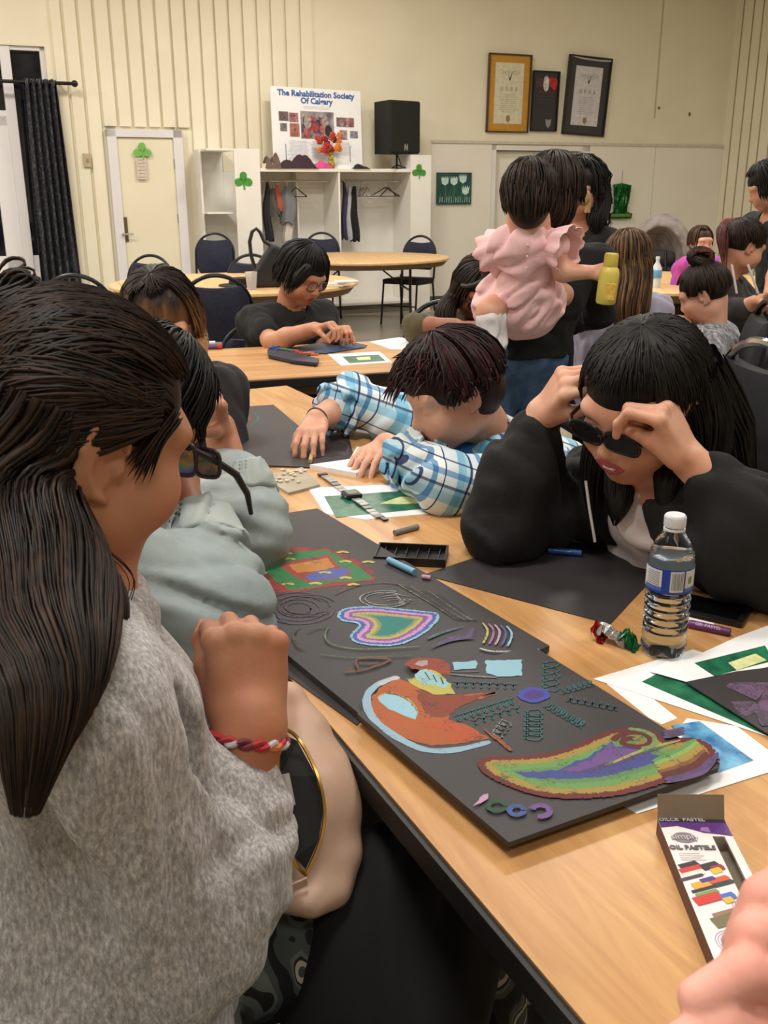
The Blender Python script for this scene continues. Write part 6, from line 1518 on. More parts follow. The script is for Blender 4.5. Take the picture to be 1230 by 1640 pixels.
    for _ in range(700):
        z0 = rng.uniform(-.03, .075); A = [.085, .03, z0] if z0 > .035 else [.085, -.048, z0]; B = [rng.uniform(.02, .06), -.11, z0 - rng.uniform(.03, .09)]
        s_ = surf(H, A, B, 8, rng.uniform(.004, .014)); e = s_[-1]; hr.add(crv(s_[:-1:2] + [e, e - Z * .07 - fw * .01, e - Z * rng.uniform(.1, .2)], 16), rng.uniform(.0013, .0026))
    for _ in range(70): e = rng.normal(size=3) * .003; hr.add(crv([H.w(.076, .048, .05) + e, H.w(.080, .034, .025) + e, H.w(.078, .026, -.004) + e * 1.8], 9), rng.uniform(.0009, .0018))
    for _ in range(36):
        a = R(rng.uniform(-40, 80)); p = scalp(H, R(rng.uniform(20, 60)), a, .008); e = H.B @ np.array([.0, -.03, .012]); hr.add(crv([p, p + e * .5 + rng.normal(size=3) * .004, p + e + rng.normal(size=3) * .008], 8), .0005)
    for k in range(4): e = rng.normal(size=3) * .003; hr.add(crv([H.w(.07, -.03, -.06), W(205, 905, .76) + e, W(210, 950, .75) + e, W(190, 990, .73) + e], 12), .0006)
    hr.build('hair_strands', H_DBR, P.root); eyebrows(H, P.root, H_DBR); lashes(H, P.root, H_BLK)
    return P, pel, fw
G1 = girl_grey()
# ---------------------------------------------------------------- 2. the person in the black hooded jacket
def woman_hoodie():
    hc = W(1030, 648, 1.56); H = Head(hc, 130, 24, -8, 1.04); fw = -nR; rt = dF
    Nk = hc - Z * .15 - fw * .06; SR = Nk + rt * .17 - Z * .05; SL = Nk - rt * .17 - Z * .05; pel = Nk - fw * .22 - Z * .46; che = Nk - Z * .2 - fw * .10
    ER = T(806, 846, .79); WRr = W(868, 662, 1.66); EL = T(1300, 925, .80); WL = W(1104, 738, 1.44)
    P = Person('person in a black hooded jacket and dark glasses, smiling, both hands at the temples', (pel[0], pel[1]))
    S = Solid(); H.solid(S, 1.0, cheek=1.12); neck(S, H, Nk, fw); S.cap(Nk, Nk - Z * .05, .056, .06, .03); P.skin_solid(S, .0032, face_fn(H, 1.0))
    S = Solid(); S.cap(WRr - nrm(WRr - ER) * .09, WRr, .034, .029, .02); hand(S, WRr, W(912, 604, 1.60) - WRr, np.array([-.55, -.35, .5]), 1, curls=((50, 30, 15), (40, 55, 40), (52, 60, 45), (60, 62, 45)), sc=1.02, spread=3, thumb=(20, 10, 10))
    P.skin_solid(S, .003); S = Solid(); S.cap(WL - nrm(WL - EL) * .09, WL, .034, .029, .02)
    hand(S, WL, W(1052, 640, 1.44) - WL, np.array([.75, -.55, .35]), -1, curls=((52, 62, 30), (62, 70, 40), (68, 76, 44), (72, 76, 44)), sc=1.06, spread=3, thumb=(8, 60, 60)); P.skin_solid(S, .003)
    T_ = Solid(); torso(T_, pel, che, SL, SR, Nk - Z * .05); arm(T_, SL, EL, WL, cut=.8); arm(T_, SR, ER, WRr, cut=.8); v, f = T_.mesh(.010); P.body.append((v, f, np.zeros(len(f), int)))
    P.seated_legs(pel, fw, m_darkjean, m_shoe); P.flush_coarse(); P.finish_body(SK3, mat('lips_pink', (196, 104, 104), .35, sss=.1))
    MB().tube([H.w(-.021, .0895, -.0540), H.w(-.008, .0985, -.0590), H.w(.008, .0985, -.0590), H.w(.021, .0895, -.0540)], [.0015, .0034, .0034, .0015], 8).build('teeth', mat('teeth_white', (226, 218, 208), .3), P.root, smooth=True, world=True)
    S = Solid(); torso(S, pel, che, SL, SR, Nk - Z * .045, .012); S.cap(che + fw * .04 - rt * .05, che + fw * .04 + rt * .05, .085, .085, .05); S.cap(H.w(0, -.03, -.04), Nk - Z * .01, .058, .062, .006, 's')
    P.cloth('t_shirt', S, .007, mat('pale_pink_white_cotton', (226, 214, 214), .8, c2=(216, 202, 204), nscale=8), wrinkle(.004, 22, 6))
    mj = mat('black_fleece', (20, 20, 22), .9, c2=(14, 14, 16), nscale=30, bmp=.3, bscale=260); S = Solid(); g = .022
    torso(S, pel - fw * .02, che - fw * .02, SL, SR, Nk - Z * .03, g + .004); 
    for sh, el, wr in ((SR, ER, WRr), (SL, EL, WL)):
        S.cap(sh, el, .05 + g, .045 + g, .04); S.cap(el, el + (wr - el) * .5, .045 + g, .042 + g, .03); S.cap(el + (wr - el) * .5, el + (wr - el) * .80, .042 + g, .042, .03); S.cap(el + (wr - el) * .74, el + (wr - el) * .84, .041, .037, .006)
    S.cap(Nk + fw * .12, che + fw * .16, .055, .085, .02, 's'); S.cap(che + fw * .17, pel + fw * .18, .085, .10, .02, 's'); S.cap(H.w(0, -.03, -.04), Nk + fw * .03, .062, .066, .01, 's')
    S.chain([Nk + rt * .10 + fw * .02, Nk + rt * .09 - fw * .09 - Z * .01, Nk - fw * .13 - Z * .02, Nk - rt * .09 - fw * .09 - Z * .01, Nk - rt * .10 + fw * .02], [.03, .042, .048, .042, .03], .03)
    P.cloth('hooded_jacket', S, .007, mj, wrinkle(.005, 20, 8))
    MB().tube([W(938, 770, 1.56), W(944, 815, 1.54), W(953, 868, 1.53)], .0024, 6).build('drawstring', mat('string_white', (190, 186, 184), .7), P.root, smooth=True, world=True)
    S = Solid(); hr = Hair(); cap_hair(H, S, fringe=.024, low=-.10, t=.010)
    mass(hr, S, [H.w(.070, -.03, .03), H.w(.080, -.02, -.05), W(952, 745, 1.62), W(950, 830, 1.60)], [.028, .030, .026, .008], 200, .002)
    mass(hr, S, [H.w(-.055, -.05, .04), H.w(-.075, -.05, -.04), W(1110, 760, 1.55), W(1060, 870, 1.50)], [.040, .046, .046, .012], 420, .0022)
    mass(hr, S, [H.w(-.06, .0, -.07), W(1075, 770, 1.50), W(1062, 838, 1.485)], [.026, .026, .006], 130, .0018); mass(hr, S, [H.w(.05, .0, -.08), W(992, 790, 1.555), W(985, 838, 1.545)], [.024, .024, .005], 130, .0018)
    mass(hr, S, [H.w(-.03, -.08, .03), W(1150, 690, 1.62), W(1180, 800, 1.60)], [.055, .058, .03], 300, .0022)
    P.cloth('hair', S, .005, H_BLK)
    for _ in range(900):
        a = rng.uniform(-180, 180); t1 = 70 if abs(a) < 48 else 100; pa = 0.02; hr.add(np.array([scalp(H, R(1 + (t1 * rng.uniform(.88, 1.0) - 1) * f), R(a) , rng.uniform(.010, .016)) for f in np.linspace(0, 1, 8)]), rng.uniform(.0016, .003))
    for _ in range(40): hr.add(crv([W(1140 + rng.uniform(-20, 30), 590 + rng.uniform(-20, 20), 1.62), W(1165 + rng.uniform(-10, 30), 640 + rng.uniform(-20, 20), 1.62), W(1165 + rng.uniform(-20, 30), 690 + rng.uniform(-20, 20), 1.6)], 8), .0008)
    hr.build('hair_strands', H_BLK, P.root)
    glasses(H, P.root, mat('glasses_black', (14, 14, 16), .25), mat('dark_lens', (26, 24, 26), .08, spec=.7), wr=.030, hr=.017, th=.0030, y=.106)
woman_hoodie()
# ---------------------------------------------------------------- 3. the person in the faded denim jacket
def denim_jacket():
    hc = W(222, 664, 1.42); H = Head(hc, -38, 42, 6, 1.0); fw = nR; rt = -dF
    Nk = hc - Z * .13 - fw * .09; SR = Nk + rt * .16 - Z * .05; SL = Nk - rt * .16 - Z * .05; pel = Nk - fw * .10 - Z * .44; pel[2] = .53; che = Nk - Z * .19 - fw * .03
    ER = T(352, 985, .80); WRr = W(292, 790, 1.48); EL = T(392, 850, .80); WL = W(352, 685, 1.72)
    L_('denim', SR, ER, WRr); L_('denimL', SL, EL, WL)
    P = Person('person in a faded pale denim jacket leaning both elbows on the table, black hair', (pel[0], pel[1]))
    S = Solid(); H.solid(S, 0); neck(S, H, Nk, fw); P.skin_solid(S, .004, face_fn(H))
    S = Solid(); S.cap(EL, WL, .040, .029, .02); hand(S, WL, W(340, 625, 1.66) - WL, np.array([.7, .3, .3]), -1, curl=(45, 50, 30), spread=4, thumb=(40, 20, 20)); P.skin_solid(S, .0035)
    S = Solid(); S.cap(ER, WRr, .038, .029, .02); hand(S, WRr, W(280, 735, 1.50) - WRr, np.array([.6, -.6, .2]), 1, curl=(30, 50, 40), thumb=(20, 30, 30)); P.skin_solid(S, .0035)
    T_ = Solid(); torso(T_, pel, che, SL, SR, Nk - Z * .03); arm(T_, SL, EL, WL, fore=False); arm(T_, SR, ER, WRr, fore=False); v, f = T_.mesh(.011); P.body.append((v, f, np.zeros(len(f), int)))
    P.seated_legs(pel, fw, mat('black_leggings', (18, 18, 20), .9), m_shoe, h=.013); P.flush_coarse(); P.finish_body(SK1, LIP)
    mj, nt, b = nmat('faded_denim'); b.inputs['Roughness'].default_value = .85; n = N(nt, 'ShaderNodeTexNoise', i_Scale=7.0, i_Detail=6.0, i_Roughness=.6); nt.links.new(coords(nt), n.inputs[0]); nt.links.new(ramp(nt, n.outputs[0], [(.3, (126, 140, 144)), (.55, (150, 162, 164)), (.75, (176, 184, 182))]), b.inputs['Base Color'])
    n2 = N(nt, 'ShaderNodeTexNoise', i_Scale=500.0); nt.links.new(coords(nt), n2.inputs[0]); bump(nt, b, n2.outputs[0], .2, .001)
    S = Solid(); g = .020; torso(S, pel, che, SL, SR, Nk - Z * .03, g)
    for sh, el, wr, c_ in ((SR, ER, WRr, .55), (SL, EL, WL, .42)):
        S.cap(sh, el, .052 + g, .050 + g, .04); e = el + (wr - el) * c_; S.cap(el, e, .050 + g, .044 + g, .03)
        ax = nrm(wr - el)
        for q, tl in ((.15, .5), (.34, -.5)):
            c = el + (wr - el) * q; e1 = nrm(np.cross(ax, [tl, .4, 1])); e2 = np.cross(ax, e1); S.chain([c + (e1 * math.cos(a) + e2 * math.sin(a)) * .066 + ax * tl * .04 * math.cos(a * 2) for a in np.linspace(0, 2 * math.pi, 12)], .007, .018)
    S.chain([Nk + (rt * math.cos(a) - fw * math.sin(a)) * .085 + Z * .01 for a in np.linspace(0, math.pi, 9)], .022, .02); S.cap(H.w(0, -.03, -.04), Nk, .06, .07, .01, 's')
    P.cloth('denim_jacket', S, .0065, mj, wrinkle(.006, 17, 9, (.2, .1, 1)))
    for el, wr, c_ in ((ER, WRr, .55), (EL, WL, .42)):
        ax = nrm(wr - el); S = Solid(); a = el + (wr - el) * (c_ - .12); b_ = el + (wr - el) * (c_ + .14); S.cap(a, b_, .074, .066, .004); S.plane(b_, ax); S.plane(a, -ax); S.cap(a - ax * .02, b_ + ax * .1, .062, .056, .004, 's'); S.cap(a, b_, .030, .030, .01, 's'); o = P.cloth('turned_cuff', S, .005, mat('denim_cuff', (178, 186, 184), .85, c2=(158, 168, 168), nscale=12, bmp=.2), wrinkle(.004, 30, 4, ax)); 
    MB().cyl(W(255, 1055, 1.3), W(300, 1120, 1.25), .008).build('x', m_black) if False else None
    S = Solid(); hr = Hair(); cap_hair(H, S, fringe=.06, low=-.06, t=.010); mass(hr, S, [H.w(-.06, -.02, .02), H.w(-.078, -.01, -.06), H.w(-.07, -.02, -.12)], [.03, .03, .02], 80); mass(hr, S, [H.w(.04, -.07, .0), H.w(.05, -.08, -.12), Nk - fw * .1 - Z * .1], [.05, .05, .03], 90); P.cloth('hair', S, .006, H_BLK)
    hair_flow(hr, H, (-180, 180), 500, 8, 62, 0, .0026, .014); hair_flow(hr, H, (60, 300), 200, 20, 96, .03, .0026, .014); hr.build('hair_strands', H_BLK, P.root); eyebrows(H, P.root, H_BLK)
    # glasses dangling in the hand
    G = thing('eyeglasses', 'dark framed glasses with rainbow lens held before the denim jacket person', 'glasses', W(320, 745, 1.36)); bpy.context.view_layer.update(); fm = mat('glasses_maroon_black', (38, 22, 24), .35)
    G2 = Head(W(300, 742, 1.43), -62, 20, 12, 1.0); wq = lambda px, py, Y: W(px, py, Y)
    for (cx, cy, Y, w_, h_) in ((292, 735, 1.36, 22, 26), (332, 742, 1.40, 20, 22)):
        pts = [wq(cx + w_ * math.copysign(abs(math.cos(a)) ** .6, math.cos(a)) , cy + h_ * math.copysign(abs(math.sin(a)) ** .6, math.sin(a)) + w_ * .2 * math.cos(a), Y) for a in np.linspace(0, 2 * math.pi, 25)]; MB().tube(pts, .0034, 6, cap=False).build('rim', fm, G, smooth=True, world=True)
        mb = MB(); mb.slab(pts[:-1], .0012, (0, 1, 0)); lm = MATS.get('rainbow_lens')
        if not lm:
            lm, nt, b = nmat('rainbow_lens'); b.inputs['Roughness'].default_value = .08; n = N(nt, 'ShaderNodeTexNoise', i_Scale=22.0); nt.links.new(coords(nt), n.inputs[0]); nt.links.new(ramp(nt, n.outputs[0], [(.3, (60, 60, 56)), (.45, (150, 110, 60)), (.52, (90, 130, 80)), (.6, (90, 70, 150)), (.7, (60, 56, 56))]), b.inputs['Base Color'])
        mb.build('lens', lm, G, world=True)
    MB().tube([wq(300, 716, 1.36), wq(345, 738, 1.40), wq(378, 760, 1.44), wq(396, 790, 1.50), wq(402, 822, 1.53)], [.005, .0055, .006, .0055, .004], 8).build('temple_arm', fm, G, smooth=True, world=True)
    MB().tube([wq(312, 728, 1.36), wq(316, 731, 1.38)], .003, 6).build('bridge', fm, G, world=True)
denim_jacket()
SEATED = []
# ---------------------------------------------------------------- 4..15 the others
def sleeve(S, sh, el, wr, g, c1, k=.03, flare=0.0):
    """c1: 0..1 how far the sleeve reaches over the forearm; negative: stops on the upper arm at 1+c1"""
    if c1 < 0: e = sh + (el - sh) * (1 + c1); S.cap(sh, e, .052 + g, .048 + g + flare, k); S.plane
    else: S.cap(sh, el, .050 + g, .042 + g, k); e = el + (wr - el) * c1; (S.cap(el, e, .042 + g, .034 + g + flare, k) if c1 > 0 else None)
def figure(label, H, Nk, fw, shw, ER, WRr, EL, WL, sk, top, gt, sl, cat='person', tr=None, h=1.0, seat=True, pel=None, hands=((45, 50, 30), (45, 50, 30)), hd=(None, None), hb=(None, None), wrk=.004, name_top='t_shirt', sc=1.0, smile=0, body_w=1.0, thigh=.42, lipm=None, neckcut=.066, drop=.05, cheek=1.0, nose=1.0, eyes=True, legface=None, seatlabel=None):
    fw = nrm([fw[0], fw[1], 0]); rt = np.array([fw[1], -fw[0], 0]); SR = Nk + rt * shw - Z * drop; SL = Nk - rt * shw - Z * drop
    if pel is None: pel = Nk - fw * .08 - Z * .45; pel[2] = .53
    che = Nk * .62 + pel * .38 + fw * .02
    P = Person(label, (pel[0], pel[1]), cat=cat); S = Solid(); H.solid(S, smile, cheek=cheek, nose=nose, eyes=eyes); S.cap(H.w(0, -.03, -.04), Nk, .052 * sc, .056 * sc, .03); P.skin_solid(S, .0038 * h, face_fn(H, smile))
    for sh, el, wr, i, sd in ((SR, ER, WRr, 0, 1), (SL, EL, WL, 1, -1)):
        if el is None: continue
        S = Solid(); arm(S, sh, el, wr, sc=sc); d = hd[i] if hd[i] is not None else wr - el; hand(S, wr, d, hb[i] if hb[i] is not None else Z, sd, curl=hands[i], sc=.98 * sc, spread=4); P.skin_solid(S, .0042 * h)
    T_ = Solid(); torso(T_, pel, che, SL, SR, Nk - Z * .03, 0, body_w); v, f = T_.mesh(.014); P.body.append((v, f, np.zeros(len(f), int)))
    S = Solid(); torso(S, pel, che, SL, SR, Nk - Z * .035, gt, body_w)
    for sh, el, wr in ((SR, ER, WRr), (SL, EL, WL)):
        if el is not None: sleeve(S, sh, el, wr, gt, sl)
    if neckcut: S.cap(H.w(0, -.03, -.04), Nk - Z * .01 + fw * .01, neckcut * .95 * sc, neckcut * sc, .006, 's')
    P.cloth(name_top, S, .0085 * h, top, wrinkle(wrk, 22, int(pel[0] * 50) % 17 + 1))
    if seat: P.seated_legs(pel, fw if legface is None else legface, tr or m_darkjean, m_shoe, h=.016, thigh=thigh)
    P.flush_coarse(); P.finish_body(sk, lipm or LIP); P.SR, P.SL, P.pel, P.che, P.Nk, P.rt, P.fw = SR, SL, pel, che, Nk, rt, fw; SEATED.append(P); return P
def hair_on(P, H, m, n=350, fringe=.045, th_f=52, low=-.04, th_b=96, length=0.0, r=.0032, masses=(), t=.009, side=50, jit=.004, lenv=.15, h=.006, extra=None, cut=True, curl=0, ears=False, updo=None):
    S = Solid(); hr = Hair(); cap_hair(H, S, fringe=fringe, low=low, t=t, cut=cut, back=.62 if updo else 1, ears=ears or bool(updo))
    for pts, rs, n_ in masses: mass(hr, S, pts, rs, n_, r)
    P.cloth('hair', S, h, m)
    if updo:
        for _ in range(n * 2):
            a = R(rng.uniform(0, 360)); fr = math.cos(a); z0 = (.085 if fr > .6 else .02 - .045 * (fr < -.2)) + rng.uniform(-.004, .05); hr.add(np.array(surf(H, [.08 * math.sin(a), -.012 + .1 * fr, z0], np.array(updo) + rng.normal(size=3) * .008, 8, rng.uniform(t - .002, t + .004), .05)), r * rng.uniform(.6, 1.1))
        hr.build('hair_strands', m, P.root); return
    hair_flow(hr, H, (-side, side), int(n * .35), 4, th_f, 0, r, t + .004, jit=jit); hair_flow(hr, H, (side, 360 - side), int(n * .65), 6, th_b, length or .075, r, t + .003, jit=jit, lenv=lenv, curl=curl, gravity=(0, 0, -1) if length else -H.B[:, 2] - H.B[:, 1] * .0 + np.array([0, 0, -.3]), inward=0 if length else 1.2, flare=.25 if not length else 0)
    if extra: extra(hr)
    hr.build('hair_strands', m, P.root)
def ombre():
    m, nt, b = nmat('ombre_hair'); b.inputs['Roughness'].default_value = .5; b.inputs['Specular IOR Level'].default_value = .25
    g = N(nt, 'ShaderNodeNewGeometry'); sp = N(nt, 'ShaderNodeSeparateXYZ'); nt.links.new(g.outputs['Position'], sp.inputs[0]); n = N(nt, 'ShaderNodeTexNoise', i_Scale=1.0, i_Detail=4.0); nt.links.new(coords(nt, (60, 60, 6)), n.inputs[0])
    a = N(nt, 'ShaderNodeMath', operation='MULTIPLY_ADD'); a.inputs[1].default_value = .16; nt.links.new(n.outputs[0], a.inputs[0]); nt.links.new(sp.outputs[2], a.inputs[2])
    nt.links.new(ramp(nt, a.outputs[0], [(.0, (150, 104, 66)), (1, (34, 24, 20))]), b.inputs['Base Color']); r = [x for x in nt.nodes if x.type == 'VALTORGB'][0]
    mp = N(nt, 'ShaderNodeMapRange'); mp.inputs['From Min'].default_value = 1.10; mp.inputs['From Max'].default_value = 1.22; nt.links.new(a.outputs[0], mp.inputs[0]); nt.links.new(mp.outputs[0], r.inputs[0]); return m
m_glb = mat('glasses_black', (14, 14, 16), .25); m_lens = mat('grey_lens', (70, 70, 76), .08, spec=.7)
def glass_clear():
    m, nt, b = nmat('clear_lens'); b.inputs['Transmission Weight'].default_value = .95; b.inputs['Roughness'].default_value = 0.02; b.inputs['IOR'].default_value = 1.03; b.inputs['Base Color'].default_value = (.9, .9, .9, 1); return m
m_clr = glass_clear()
# woman with ombre hair
hc = W(262, 518, 2.42); H = Head(hc, 190, 30, 8, 1.0); Nk = hc - Z * .15 + np.array([-.03, .07, 0]); fw = np.array([.5, -.8, 0])
P = PF = figure('person with long ombre hair and black glasses bending over the left end of the table', H, Nk, fw, .16, T(270, 640, .8), T(300, 655, .79), Nk + np.array([.16, -.05, -.27]), T(318, 668, .80), SK2, mat('charcoal_top', (44, 42, 46), .9), .014, .85, tr=m_darkjean, name_top='sweater')
hm = ombre(); hair_on(P, H, hm, 500, fringe=.070, th_f=32, side=60, low=-.12, masses=(([H.w(.075, -.01, .03), H.w(.085, .0, -.06), W(186, 520, 2.40), W(150, 590, 2.36)], [.03, .034, .036, .01], 150), ([H.w(.06, .0, .06), H.w(.085, -.01, -.01), W(165, 510, 2.46), W(100, 535, 2.46)], [.02, .022, .026, .01], 110), ([H.w(-.07, 0, .03), H.w(-.082, .01, -.06), W(318, 560, 2.36), W(322, 620, 2.34)], [.016, .020, .018, .006], 90), ([H.w(.02, -.08, .0), Nk - fw * .06 + Z * .05, Nk - fw * .12 - Z * .12], [.06, .06, .03], 120)), h=.007)
glasses(H, P.root, m_glb, m_lens, wr=.027, hr=.02); eyebrows(H, P.root, H_DBR)
# woman in the black T-shirt
hc = W(483, 440, 4.42); H = Head(hc, 232, 30, -4, 1.06, jaw=1.08); Nk = hc - Z * .15 + np.array([-.07, .05, 0])
P = PF = figure('person with short black hair in a black T-shirt drawing at the middle table', H, Nk, (.62, -.78), .19, W(436, 548, 4.16), W(504, 527, 4.05), W(520, 560, 4.4), W(540, 535, 4.18), SK2, mat('black_cotton', (24, 24, 26), .9, bmp=.2), .016, -.40, body_w=1.25, cheek=1.2, neckcut=.078, hands=((50, 60, 40), (50, 60, 40)))
hair_on(P, H, H_BLK, 420, fringe=.03, th_f=70, low=-.07, th_b=104, side=58, t=.012, masses=(([H.w(-.06, .05, .06), H.w(-.078, .055, .0), H.w(-.078, .05, -.06)], [.022, .024, .012], 130), ([H.w(.06, .06, .07), H.w(.078, .05, .02), H.w(.076, .045, -.03)], [.026, .026, .012], 70)), h=.008)
glasses(H, P.root, mat('wine_frame', (70, 30, 34), .4), m_clr, wr=.027, hr=.02, th=.002); eyebrows(H, P.root, H_BLK)
# woman in olive with headband
hc = W(762, 462, 4.35); H = Head(hc, 196, 42, -6, 1.04); Nk = hc - Z * .14 + np.array([-.03, .11, 0])
P = PF = figure('person in an olive top with black headband and glasses at the middle table', H, Nk, (.25, -.97), .18, W(668, 525, 4.22), W(730, 521, 4.12), W(850, 540, 4.4), W(790, 545, 4.15), SK4, mat('olive_cotton', (92, 84, 60), .9, c2=(78, 72, 50), bmp=.2), .018, .05, hands=((30, 40, 30), (30, 40, 30)), neckcut=.05)
hair_on(P, H, H_DBR, 380, fringe=.07, th_f=36, low=-.12, masses=(([H.w(.072, -.01, .03), H.w(.084, .01, -.06), W(712, 500, 4.28), W(716, 560, 4.26)], [.03, .036, .045, .03], 130), ([H.w(-.07, 0, .03), H.w(-.08, .02, -.06), W(790, 500, 4.26), W(780, 545, 4.22)], [.028, .034, .04, .03], 110)), h=.008)
MB().tube([scalp(H, R(32 + 62 * abs(math.sin(R(a))) ** 2), R(a), .012) for a in np.linspace(-70, 70, 21)], .011, 8).build('headband', mat('headband_charcoal', (52, 50, 50), .6, bmp=.5, bscale=120), P.root, smooth=True, world=True)
glasses(H, P.root, m_glb, m_clr, wr=.028, hr=.02, th=.0032)
# plaid shirt
def plaid():
    m, nt, b = nmat('plaid_flannel'); b.inputs['Roughness'].default_value = .85; co = coords(nt, (1, 1, 1), (R(12), R(-20), R(28))); sp = N(nt, 'ShaderNodeSeparateXYZ'); nt.links.new(co, sp.inputs[0])
    def bands(out, scale, stops):
        a = N(nt, 'ShaderNodeMath', operation='MULTIPLY'); a.inputs[1].default_value = scale; nt.links.new(out, a.inputs[0]); f = N(nt, 'ShaderNodeMath', operation='FRACT'); nt.links.new(a.outputs[0], f.inputs[0]); return ramp(nt, f.outputs[0], stops, 'CONSTANT')
    W_, B_, D_, C_ = (226, 234, 238), (142, 196, 222), (56, 66, 112), (236, 238, 236)
    st = [(0, W_), (.16, B_), (.34, (180, 214, 228)), (.42, D_), (.47, W_), (.62, (110, 156, 196)), (.72, C_), (.86, D_), (.89, W_)]
    add = N(nt, 'ShaderNodeMath', operation='ADD'); nt.links.new(sp.outputs[0], add.inputs[0]); nt.links.new(sp.outputs[1], add.inputs[1])
    c1 = bands(add.outputs[0], 7.5, st); c2 = bands(sp.outputs[2], 8.5, st); mx = N(nt, 'ShaderNodeMix', data_type='RGBA', blend_type='MULTIPLY'); mx.inputs['Factor'].default_value = .9; nt.links.new(c1, mx.inputs['A']); nt.links.new(c2, mx.inputs['B']); nt.links.new(mx.outputs['Result'], b.inputs['Base Color']); return m
m_pl = plaid()
hc = W(726, 630, 2.10); H = Head(hc, 110, 24, 2, 1.0); fw = -nR; rt = dF; Nk = hc - Z * .12 - fw * .11
ERp = W(566, 640, 2.62); WRp = W(508, 672, 2.45); ELp = T(712, 778, .79); WLp = W(618, 712, 2.30)
L_('plaid', Nk + rt * .18, ERp, WRp); L_('plaidL', Nk - rt * .18, ELp, WLp)
P = PF = figure('person in a blue and white plaid shirt with burgundy hair, leaning low over the table', H, Nk, fw, .18, ERp, WRp, ELp, WLp, SK3, m_pl, .020, .45, pel=np.array([*(Nk - fw * .30)[:2], .54]), hd=(T(478, 735, .77) - WRp, T(580, 735, .775) - WLp), hands=((24, 34, 24), (14, 22, 14)), wrk=.007, name_top='plaid_shirt', drop=.04, neckcut=.07)
for el, wr in ((ERp, WRp), (ELp, WLp)):
    ax = nrm(wr - el); S = Solid(); a = el + (wr - el) * .34; b_ = el + (wr - el) * .56; S.cap(a, b_, .068, .066, .004); S.plane(b_, ax); S.plane(a, -ax); S.cap(a - ax * .02, b_ + ax * .1, .054, .056, .004, 's'); P.cloth('rolled_cuff', S, .005, m_pl, wrinkle(.007, 34, 4, ax))
MB().tube([WRp + nrm(np.cross(nrm(WRp - ERp), Z)) * .031 * math.cos(a) + nrm(np.cross(nrm(WRp - ERp), np.cross(nrm(WRp - ERp), Z))) * .031 * math.sin(a) for a in np.linspace(0, 6.283, 20)], .0028, 6).build('bracelet', mat('bracelet_bronze', (110, 84, 66), .4, metal=.5), P.root, smooth=True, world=True)
S = Solid(); S.ell(Nk + fw * .08 - Z * .05, (.07, .07, .06), None, .02); P.cloth('blue_t_shirt', S, .007, mat('blue_cotton', (44, 104, 170), .85)) 
def tousle(hr):
    for _ in range(420):
        a = rng.uniform(-180, 180); t0 = R(rng.uniform(20, 70)); p = scalp(H, t0, R(a), .012); o = nrm(p - H.w(0, -.012, .02)); f = H.B @ np.array([.2, .5, -.3]) * .6; L = rng.uniform(.03, .06)
        hr.add(crv([p - o * .01, p + (o * .45 + f) * L * .6, p + (o * .5 + f * 1.2 - Z * .6) * L + rng.normal(size=3) * .008], 8), rng.uniform(.0016, .0034))
hair_on(P, H, H_BUR, 700, fringe=.040, th_f=58, low=-.045, th_b=92, side=60, t=.014, length=.022, ears=True, r=.0034, jit=.008, extra=tousle, h=.005, cut=True)
eyebrows(H, P.root, H_BUR)
T_ = stick('oil_pastel', 'tan pastel stick held upright in the plaid shirted person fingers', (497, 742), (499, 730), .005, mat('tan_pastel', (190, 160, 110), .6), z=ZT + .004)
stick('oil_pastel', 'black pastel stick under the plaid shirted person left hand', (568, 743), (578, 738), .006, mat('black_pastel', (26, 26, 28), .6), z=ZT + .0125)
